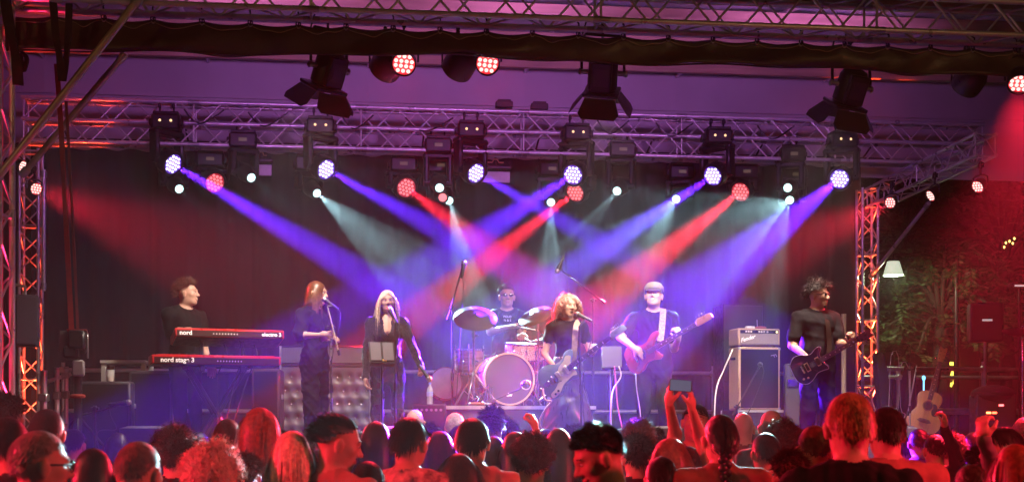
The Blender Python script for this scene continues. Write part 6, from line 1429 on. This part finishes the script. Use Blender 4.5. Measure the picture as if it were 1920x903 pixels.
TOPS = {k: cloth_mat('crowd_' + k, c) for k, c in dict(black=(.012, .012, .013), navy=(.015, .018, .04), tan=(.36, .25, .16), brown=(.16, .085, .04), red=(.16, .035, .032), pink=(.20, .10, .10), white=(.55, .52, .5), grey=(.14, .13, .13), salmon=(.30, .14, .10), wine=(.03, .012, .014), rust=(.30, .12, .07)).items()}
TOPS['pattern'] = mat('cloth_patterned_shirt', (.36, .20, .17), .8, 0, .9, 22, bump=.5, bscale=9)
M_TATT = mat('skin_inked', (.30, .18, .15), .5, 0, .9, 30)
CROWD = 'the crowd in front of the stage'
ALLSK = [M_SKIN, M_SKIN2]
DK = 1.24
def PK(px, py, D): return P(px, py, D * DK)
def fan(label, cx, top, D, h=180, hair=None, topm='black', head=None, sleeve='short', near=False, face=False, cxo=0, seed=0, **kw):
    D *= DK; z = ZC + (HZ - top) / F * D; H = z - (.018 if hair is not None else .0); root = P(cx, 800, D); root[2] = 0; k = H / 1.75
    _, f = heading(h); root = root - np.array([f[0], f[1], 0]) * .03
    hd = head or (h, 0, 0, 0)
    return person(label, [ALLSK[seed % 2], TOPS[topm], M_JEAN, M_SHOE, M_TEE], root=root, H=H, h=h, head=hd, hair=hair, face=face, group=CROWD, sleeve=sleeve, hc=.013 if near else .020, hf=.0075 if near else .0105, hand_h=.006, **kw)
# --- left block
fan('person with dark red hair at the far left edge, behind', 14, 742, 6.6, 178, hs('messy', H_AU, 1), 'wine')
fan('dark haired head cut by the left edge of the picture', 18, 776, 4.9, 176, hs('short', H_DK, 2), 'wine', near=True)
fan('person with neat dark hair behind the close-cropped man with glasses', 90, 762, 5.8, 180, hs('short', H_DK, 3), 'black')
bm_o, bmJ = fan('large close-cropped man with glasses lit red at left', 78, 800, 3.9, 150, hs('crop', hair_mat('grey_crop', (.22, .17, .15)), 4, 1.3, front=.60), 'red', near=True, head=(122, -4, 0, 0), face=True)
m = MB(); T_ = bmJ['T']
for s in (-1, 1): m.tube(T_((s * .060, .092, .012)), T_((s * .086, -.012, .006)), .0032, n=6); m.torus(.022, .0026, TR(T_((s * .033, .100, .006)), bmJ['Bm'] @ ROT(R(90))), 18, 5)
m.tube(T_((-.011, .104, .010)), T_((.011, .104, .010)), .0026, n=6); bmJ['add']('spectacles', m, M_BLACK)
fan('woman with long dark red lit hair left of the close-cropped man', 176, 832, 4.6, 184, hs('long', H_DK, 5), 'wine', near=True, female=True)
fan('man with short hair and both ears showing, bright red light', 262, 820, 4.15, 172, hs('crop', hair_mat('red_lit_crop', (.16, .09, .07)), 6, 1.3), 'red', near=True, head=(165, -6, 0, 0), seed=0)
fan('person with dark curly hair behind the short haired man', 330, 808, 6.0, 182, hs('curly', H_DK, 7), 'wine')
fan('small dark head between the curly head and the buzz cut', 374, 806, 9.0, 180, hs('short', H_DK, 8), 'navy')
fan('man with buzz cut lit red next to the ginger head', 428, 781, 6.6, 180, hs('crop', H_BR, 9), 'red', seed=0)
fan('person with shaggy ginger blonde hair in a black collar', 487, 759, 6.2, 190, hs('bob', H_RD, 10, length=.14, lift=.25), 'black', sleeve='long', near=True)
fan('person with big pale curly hair near the bottom edge', 397, 842, 4.9, 180, hs('bigcurl', hair_mat('pale_curls', (.55, .42, .26)), 11, length=.085), 'wine', near=True, female=True)
fan('woman with long straight blonde hair lit red', 548, 800, 5.0, 186, hs('long', H_BL, 12), 'pink', near=True, female=True)
fan('man with receding dark hair in profile facing right', 634, 772, 5.0, 150, hs('quiff', H_DK, 13, front=.60, length=.034, lift=.06), 'salmon', near=True, face=True, head=(106, -14, 0, 0), seed=1)
fan('small dark head left of the profile man', 590, 800, 9.4, 180, hs('messy', H_BR, 14), 'wine')
o_, J_ = fan('woman with long black hair held by a hair band', 706, 784, 6.6, 176, hs('long', H_DK, 15), 'black', female=True)
m = MB(); m.torus(.088, .010, TR(J_['T']((0, -.01, .03)), J_['Bm'] @ ROT(R(20), R(90))), 24, 6); J_['add']('hair_band', m, mat('satin_band', (.4, .45, .5), .25))
fan('man with dark hair and patterned reddish shirt, centre left', 768, 777, 5.4, 168, hs('short', H_DK, 16, length=.045), 'pattern', near=True, head=(158, -2, 0, 0), seed=1)
fan('pale bald head close to the stage behind the patterned shirt', 778, 767, 10.6, 180, None, 'grey', seed=0)
fan('woman with long brown hair right of the patterned shirt', 826, 802, 6.8, 172, hs('long', H_BR, 17), 'wine', female=True)
fan('grey haired head close to the stage in front of the riser', 853, 771, 10.4, 180, hs('short', H_GY, 18), 'grey')
fan('man with thick dark hair and tan collared shirt, centre', 886, 779, 5.8, 180, hs('short', H_DK, 19, length=.05, lift=.25), 'tan', near=True, seed=1, hood=False)
fan('dark tousled head between the tan shirt and the raised hand', 924, 766, 8.6, 178, hs('messy', H_DK, 20), 'navy')
fan('small person with wavy hair far in front of the drum riser', 862, 792, 8.4, 185, hs('bob', H_BR, 41, length=.15), 'black', female=True)
# raised fist
r0 = PK(968, 803, 6.9)
fan('woman with straight black hair raising a fist', 966, 803, 6.9, 180, hs('long', H_DK, 21), 'black', female=True, armR=(PK(1012, 838, 6.8), PK(1004, 803, 6.8)), handR=((-.25, .1, 1), (-.8, .2, 0), 1, 1.1), sleeve='cap')
fan('man with short curly hair and small ears in a tan collar', 997, 817, 5.6, 180, hs('curly', H_BR, 22, length=.045), 'tan', near=True, seed=1)
fan('woman with very dark long hair covering her back', 1047, 797, 7.2, 180, hs('long', H_DK, 23, length=.55), 'black', female=True)
fan('brown haired head tucked behind the very dark long hair', 1078, 799, 8.4, 176, hs('messy', H_BR, 24), 'wine')
# the laughing man in profile
fan('laughing man in black tee bent forward, profile to the left', 1140, 797, 4.35, 215, [hs('quiff', H_DK, 25, dens=1.6, length=.024, lift=.28, comb=(0, .2, .25), front=.46, back=-.05), dict(hs('crop', hair_mat('dark_fade', (.025, .015, .011)), 26, 1.3, back=-.5, length=.012), name='hair_fade', capoff=1.008)], 'black', near=True, face=True, head=(281, -24, 0, 0), mouth='smile', seed=1, head_pos=PK(1122, 858, 4.30))
fan('woman with curly red hair close to the stage', 1196, 791, 8.6, 190, hs('curly', H_RD, 26), 'pink', female=True)
fan('dark head just right of the laughing man', 1192, 818, 6.6, 182, hs('messy', H_DK, 27), 'wine')
fan('woman with long light brown hair turning left', 1254, 815, 6.2, 205, hs('long', H_LB, 28), 'pink', female=True, face=True, head=(250, 0, 0, 0), near=True)
fan('grinning man facing the camera beside the raised arms', 1306, 753, 7.6, 14, hs('short', H_DK, 29, length=.045, lift=.25), 'pink', face=True, mouth='smile', head=(-8, 8, 6, 0), near=True)
ph, pj = fan('person with dark hair holding a phone up high with both hands', 1290, 832, 6.4, 180, hs('short', H_DK, 30), 'pink', armL=(PK(1266, 812, 6.35), PK(1255, 758, 6.15)), armR=(PK(1312, 815, 6.35), PK(1297, 766, 6.15)), handL=((.05, -.1, 1), (.9, .3, 0), -1, .7), handR=((-.05, -.1, 1), (-.9, .3, 0), 1, .7), sleeve='cap', seed=0)
t = Thing('smartphone', 'smartphone held up filming the singer', 'phone', PK(1276, 722, 6.1), 0); t.part('case', MB().box((0, 0, 0), (.125, .010, .066), ROT(0, R(4)), .004), M_BLACK); t.part('screen', MB().box((0, -.0062, 0), (.116, .001, .060), ROT(0, R(4))), mat('phone_screen', (.05, .06, .1), .15, emit=(.25, .55, .9), es=.18)); t.part('camera_bump', MB().box((.04, .007, .015), (.025, .004, .025), ROT(0, R(4)), .002), M_BLACK)
# --- right block
o_, J_ = fan('woman with dark hair in a braid wearing a brown jacket', 1350, 770, 5.4, 182, hs('tied', H_DK, 31), 'brown', near=True, female=True, sleeve='long', bulk=1.15)
m = MB(); T_ = J_['T']; pts = [T_((.01 * (-1) ** k, -.118 - .003 * k, -.03 - .021 * k)) for k in range(15)]
for k, p in enumerate(pts): m.ell(p, np.array((.030 - .0012 * k, .024 - .0010 * k, .022)), ROT(0, R(30 * (-1) ** k)), 10, 7)
J_['add']('braid', m, H_DK)
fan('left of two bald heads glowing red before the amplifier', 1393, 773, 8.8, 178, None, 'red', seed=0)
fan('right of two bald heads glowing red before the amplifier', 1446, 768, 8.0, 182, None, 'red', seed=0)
fan('dark haired person low beneath the two red heads', 1434, 807, 6.6, 188, hs('short', H_DK, 32), 'navy')
fan('person with curly brown hair beside the dark red head', 1470, 797, 7.0, 176, hs('curly', H_BR, 33), 'pink')
fan('close-cropped dark red head left of the tall blond man', 1526, 792, 5.6, 180, hs('crop', H_AU, 34), 'wine', seed=1, near=True)
fan('tall man with blond cropped hair in black tee, nearest at right', 1592, 729, 4.2, 176, [hs('short', hair_mat('strawberry_blond', (.38, .20, .08)), 35, 1.8, length=.040, lift=.10, back=-.22, comb=(.15, -.2, -.8), lock=.2), dict(hs('crop', hair_mat('blond_fade', (.20, .11, .05)), 36, 1.2, back=-.62), name='hair_fade', cap=True, capoff=1.012)], 'black', near=True, seed=0)
fan('man with dark hair in a broad tan shirt lit red', 1660, 757, 5.4, 184, hs('short', H_DK, 37), 'salmon', near=True, bulk=1.12)
fan('small dark head over the tan shirt\'s shoulder', 1692, 814, 9.2, 180, hs('short', H_DK, 38), 'navy')
fan('top of a short person with pinkish hair at the bottom', 1690, 876, 4.6, 180, hs('bob', hair_mat('pinkish_hair', (.30, .14, .12)), 39), 'red', female=True, near=True)
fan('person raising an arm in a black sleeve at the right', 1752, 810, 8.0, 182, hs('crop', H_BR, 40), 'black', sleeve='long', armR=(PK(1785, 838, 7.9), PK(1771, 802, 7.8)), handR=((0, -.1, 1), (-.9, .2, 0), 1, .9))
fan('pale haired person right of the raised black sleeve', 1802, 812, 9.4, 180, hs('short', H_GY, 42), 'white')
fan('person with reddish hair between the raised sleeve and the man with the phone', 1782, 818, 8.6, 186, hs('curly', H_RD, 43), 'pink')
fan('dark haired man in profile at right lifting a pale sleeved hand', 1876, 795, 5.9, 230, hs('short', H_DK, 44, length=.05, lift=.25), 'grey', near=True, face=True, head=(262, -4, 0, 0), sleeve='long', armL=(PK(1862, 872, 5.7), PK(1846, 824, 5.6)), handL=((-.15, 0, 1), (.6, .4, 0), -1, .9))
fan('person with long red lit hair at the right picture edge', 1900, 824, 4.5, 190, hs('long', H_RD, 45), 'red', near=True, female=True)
fan('violet lit head cut by the right edge near the mixing rack', 1921, 778, 8.2, 210, hs('short', H_GY, 46), 'white')
fan('dark head low between the profile man and the pale sleeve', 1838, 838, 6.6, 178, hs('messy', H_BR, 47), 'wine')
fan('reddish brown head low at the left behind the pale curls', 462, 852, 5.9, 176, hs('messy', H_AU, 48), 'wine')
fan('dark head low between the blonde and the profile man', 600, 838, 6.4, 180, hs('short', H_BR, 49), 'red')
fan('dark head low between the tan shirt and the black haired woman', 926, 812, 7.0, 174, hs('bob', H_DK, 50, length=.16), 'black', female=True)

more = [(140, 800, 8.2, 'short', H_DK, 'wine', 'small dark head right of the neat dark hair at left'), (222, 806, 8.8, 'bob', H_BR, 'black', 'small brown bobbed head above the short haired man'), (300, 806, 9.0, 'short', H_DK, 'navy', 'small dark head left of the curly head'),
        (520, 806, 9.2, 'messy', H_DK, 'wine', 'small dark head between the ginger and blonde heads'), (672, 806, 8.6, 'short', H_BR, 'red', 'small brown head above the hair band woman\'s shoulder'), (738, 800, 9.3, 'crop', H_DK, 'navy', 'small cropped head left of the patterned shirt'),
        (806, 795, 9.3, 'messy', H_BR, 'grey', 'small tousled head in front of the drum riser\'s left corner'), (905, 806, 9.0, 'short', H_DK, 'wine', 'small dark head right of the tan collared shirt'), (946, 790, 9.3, 'curly', H_DK, 'black', 'small dark curly head below the bass drum'),
        (1022, 800, 9.0, 'crop', H_BR, 'wine', 'small cropped head under the lead singer\'s skirt'), (1100, 808, 9.2, 'bob', H_BR, 'pink', 'small bobbed head left of the lead singer\'s stand base'), (1164, 800, 9.2, 'short', H_DK, 'navy', 'small dark head below the tablet stand'),
        (1226, 804, 9.2, 'messy', H_DK, 'wine', 'small tousled head below the bass player'), (1330, 806, 9.0, 'short', H_BR, 'black', 'small brown head left of the braid'), (1415, 800, 9.2, 'short', H_DK, 'wine', 'small dark head between the two glowing bald heads'),
        (1498, 800, 8.8, 'short', H_DK, 'black', 'small dark head below the right guitarist'), (1550, 806, 8.8, 'bob', H_DK, 'wine', 'small bobbed head just left of the tall blond man'), (1722, 800, 9.0, 'crop', H_BR, 'pink', 'small cropped head below the acoustic guitar'),
        (1826, 806, 9.0, 'short', H_DK, 'navy', 'small dark head below the mixing rack'), (1240, 850, 5.4, 'short', H_DK, 'wine', 'dark short haired head low beneath the light brown haired woman'), (860, 842, 5.4, 'bob', H_BR, 'wine', 'brown bobbed head low beside the tan shirt\'s left shoulder'),
        (1480, 846, 5.2, 'messy', H_AU, 'wine', 'auburn tousled head low left of the tall blond man'), (690, 858, 5.0, 'short', H_DK, 'black', 'dark head low between the profile man and the patterned shirt'), (1820, 864, 4.9, 'crop', H_BR, 'red', 'cropped red lit head at the bottom right of centre')]
for k, (x, y, D, st, hm__, tp, lab) in enumerate(more): fan(lab, x, y, D, 174 + (k * 37) % 13, hs(st, hm__, 60 + k, .8), tp, seed=k, female=(st == 'bob'))
# ================================================================== night beyond the stage: trees, lamp, house
M_BARK = mat('bark', (.05, .035, .025), .9, 0, .4, 12, bump=.6, bscale=20)
def leaf_mat(name, col):
    m = mat('leaf_' + name, col, .5, 0, .5, 3, spec=.4); return m
LF = leaf_mat('green', (.055, .085, .030))
def tree(label, base, h, crown_c, crown_r, nleaf, seed, leaf=.11):
    rg = np.random.default_rng(seed); base = np.array(base, float); t = Thing('leafy_tree', label, 'tree', base, group='trees beyond the stage'); cc = np.array(crown_c, float); cr = np.array(crown_r, float)
    m = MB(); top = cc - np.array([0, 0, cr[2] * .5]); m.path(spline([base, base * .6 + top * .4 + np.array([.15, 0, 0]), top, cc], 5, False), .12, 9, rs=[.22 - .15 * i / 15 for i in range(16)])
    t.part('trunk', m, M_BARK, world=True, smooth=180); ends = []
    for k in range(26):
        s = top + (cc - top) * rg.random(); d = rg.normal(size=3); d /= np.linalg.norm(d); e = cc + d * cr * rg.uniform(.5, .95); mid = (s + e) / 2 + np.array([0, 0, .25]); ends += [mid * .4 + e * .6, e, e * .8 + mid * .2]
        t.part('branch', MB().path(spline([s, mid, e], 4, False), .03, 6, rs=[.05 - .04 * i / 8 for i in range(9)]), M_BARK, world=True, smooth=180)
    E = np.array(ends); ns = nleaf // 14; c = E[rg.integers(0, len(E), ns)] + rg.normal(size=(ns, 3)) * cr * .16
    # compound leaves: a drooping stem with paired leaflets
    d = rg.normal(size=(ns, 3)) * np.array([1, 1, .4]); d[:, 2] -= .55; d /= np.linalg.norm(d, axis=1)[:, None]; sd = np.cross(d, np.array([0, 0, 1.0])); sd /= np.linalg.norm(sd, axis=1)[:, None] + 1e-9; V = []; 
    for q in range(7):
        for s in (-1, 1):
            p = c + d * (leaf * .42 * q)[..., None] if False else c + d * (leaf * .42 * q); out = sd * s + d * .5 + rg.normal(size=(ns, 3)) * .18; out /= np.linalg.norm(out, axis=1)[:, None]; w = np.cross(out, d + rg.normal(size=(ns, 3)) * .3); w /= np.linalg.norm(w, axis=1)[:, None] + 1e-9; wv = np.cross(out, w) * leaf * .17
            V.append(np.stack([p, p + out * leaf * .5 + wv, p + out * leaf, p + out * leaf * .5 - wv], 1))
    V = np.concatenate(V).reshape(-1, 3); Q = np.arange(len(V)).reshape(-1, 4); me = np_mesh('crown', V, Q, smooth=False); me.materials.append(LF); me.transform(t.Mi); o = mkobj('crown', me, None, t.e); return t
tree('leafy tree with drooping foliage right behind the stage corner', P(1720, 800, 21.5) * np.array([1, 1, 0]), 6, P(1765, 560, 21), (1.25, 1.2, 1.15), 5600, 3)
tree('taller dark tree at the far right behind the loudspeaker', P(1880, 800, 24) * np.array([1, 1, 0]), 8, P(1880, 440, 24), (1.5, 1.6, 2.2), 7000, 4)
tree('dark tree right beside the edge of the black backdrop', P(1664, 800, 26) * np.array([1, 1, 0]), 8, P(1690, 430, 26), (1.3, 1.5, 2.0), 5600, 5)
# shaded lamp glowing between the trees
lp_ = P(1675, 503, 19.6); t = Thing('shaded_lamp', 'pale green white lampshade glowing in front of the trees', 'lamp', lp_)
t.part('lamp_shade', MB().lathe([(.075, .10), (.085, .10), (.145, -.10), (.140, -.10), (.075, .095)], None, 28, False), mat('glowing_shade', (.8, .85, .7), .6, emit=(.78, .92, .66), es=.75)); t.part('cap', MB().lathe([(.08, .10), (.03, .125), (.02, .14)], None, 20), M_BLACKM); t.part('bulb', MB().ell((0, 0, -.04), (.04, .04, .05)), mat('bulb_glow', (1, 1, .9), .4, emit=(.85, 1, .7), es=5)); t.part('arm', MB().path([(0, 0, .14), (0, 0, .2), (.5, .3, .24), (1.2, .9, .2)], .012, 6), M_BLACKM)
ld = bpy.data.lights.new('lamp_light', 'POINT'); ld.energy = 75; ld.color = (.8, 1, .6); ld.shadow_soft_size = .05; mkobj('light_glow', ld, Matrix.Translation(Vector((0, 0, -.12))), t.e)
t = Thing('lamp_pole', 'slim dark pole carrying the shaded lamp', 'pole', (lp_[0] + 1.2, lp_[1] + .9, 0)); t.part('pole', MB().tube((0, 0, 0), (0, 0, lp_[2] + .3), .05, .04), M_BLACKM)
# lit shop window flickering behind the guitar, fairy lights in the tree
sw = P(1787, 706, 23); t = Thing('lit_window', 'bright yellow lit window glimpsed behind the guitar neck', 'window', sw, 0); YL = mat('yellow_lit_glass', (.8, .7, .2), .3, emit=(1, .82, .10), es=3.0)
for (x, z, w, h, a) in ((.02, .22, .16, .055, 4), (-.01, .06, .05, .10, 18), (.05, .02, .04, .12, 14), (.02, -.06, .035, .13, 12), (.07, .09, .03, .06, 10), (-.03, -.13, .03, .07, 8)): t.part('pane', MB().box((x, 0, z), (w, .01, h), ROT(0, R(a)), .002), YL)
t.part('wall_panel', MB().box((.02, .1, 0), (.9, .06, 1.3), None, .01), mat('dark_render', (.05, .04, .04), .9)); t.part('post', MB().box((.02, .1, -sw[2] / 2 - .6), (.1, .06, max(.1, sw[2] - 1.2)), None, .01), M_BLACKM)
for k, (x, y) in enumerate(((1886, 455), (1893, 452), (1899, 456), (1883, 463), (1902, 447))):
    p = P(x, y, 21.8); single('fairy_light', MB().ell(p, (.016, .016, .02), None, 8, 6), mat('fairy_yellow', (1, .8, .3), .3, emit=(1, .75, .18), es=4), 'tiny yellow fairy light in the far right tree, ' + ['second from left', 'in the middle of the row', 'second from right', 'lowest and leftmost', 'highest and rightmost'][k], 'fairy light', 'fairy lights in the tree')
single('indicator_lamp', MB().ell(P(1732, 708, 16.5), (.022, .02, .03), None, 10, 6).tube(P(1732, 712, 16.5), P(1732, 770, 16.5), .008), mat('blue_indicator', (.2, .6, 1), .3, emit=(.15, .6, 1), es=3), 'small bright blue indicator lamp left of the acoustic guitar', 'lamp')
# dark house behind everything
t = Thing('dark_house', 'unlit house wall in the night behind the trees', 'house', (9.5, 38, 0), R(6)); MW = mat('night_plaster', (.10, .085, .075), .9, 0, .2, 2)
t.part('wall', MB().box((0, 3, 3.5), (16, 6, 7)), MW); t.part('roof', MB().prism([(-8.5, -.6), (8.5, -.6), (8.5, 3.0), (-8.5, 3.0)], 7.0, 7.25, TR((0, .2, 0))), mat('roof_tile', (.12, .05, .035), .8))
for i in range(5):
    for j in range(2):
        f_ = t.part('window', MB().box((-6 + i * 3, -.02, 2.0 + j * 2.8), (1.1, .08, 1.5), None, .01), M_WHITE); t.part('pane', MB().box((-6 + i * 3, -.065, 2.0 + j * 2.8), (.92, .02, 1.3)), mat('dark_glass', (.02, .02, .03), .08), parent=f_)
# ================================================================== haze
hm = bpy.data.materials.new('stage_haze'); hm.use_nodes = True; n = hm.node_tree.nodes; n.clear()
out = n.new('ShaderNodeOutputMaterial'); pv = n.new('ShaderNodeVolumePrincipled')
pv.inputs['Color'].default_value = (.92, .92, .95, 1); pv.inputs['Density'].default_value = HAZE_DENSITY; pv.inputs['Anisotropy'].default_value = 0.25
hm.node_tree.links.new(pv.outputs[0], out.inputs['Volume'])
mb = MB(); mb.box((4, 24, 7.0), (90, 64, 16.0)); hz = struct('haze', mb, hm, kind='stuff', smooth=None)
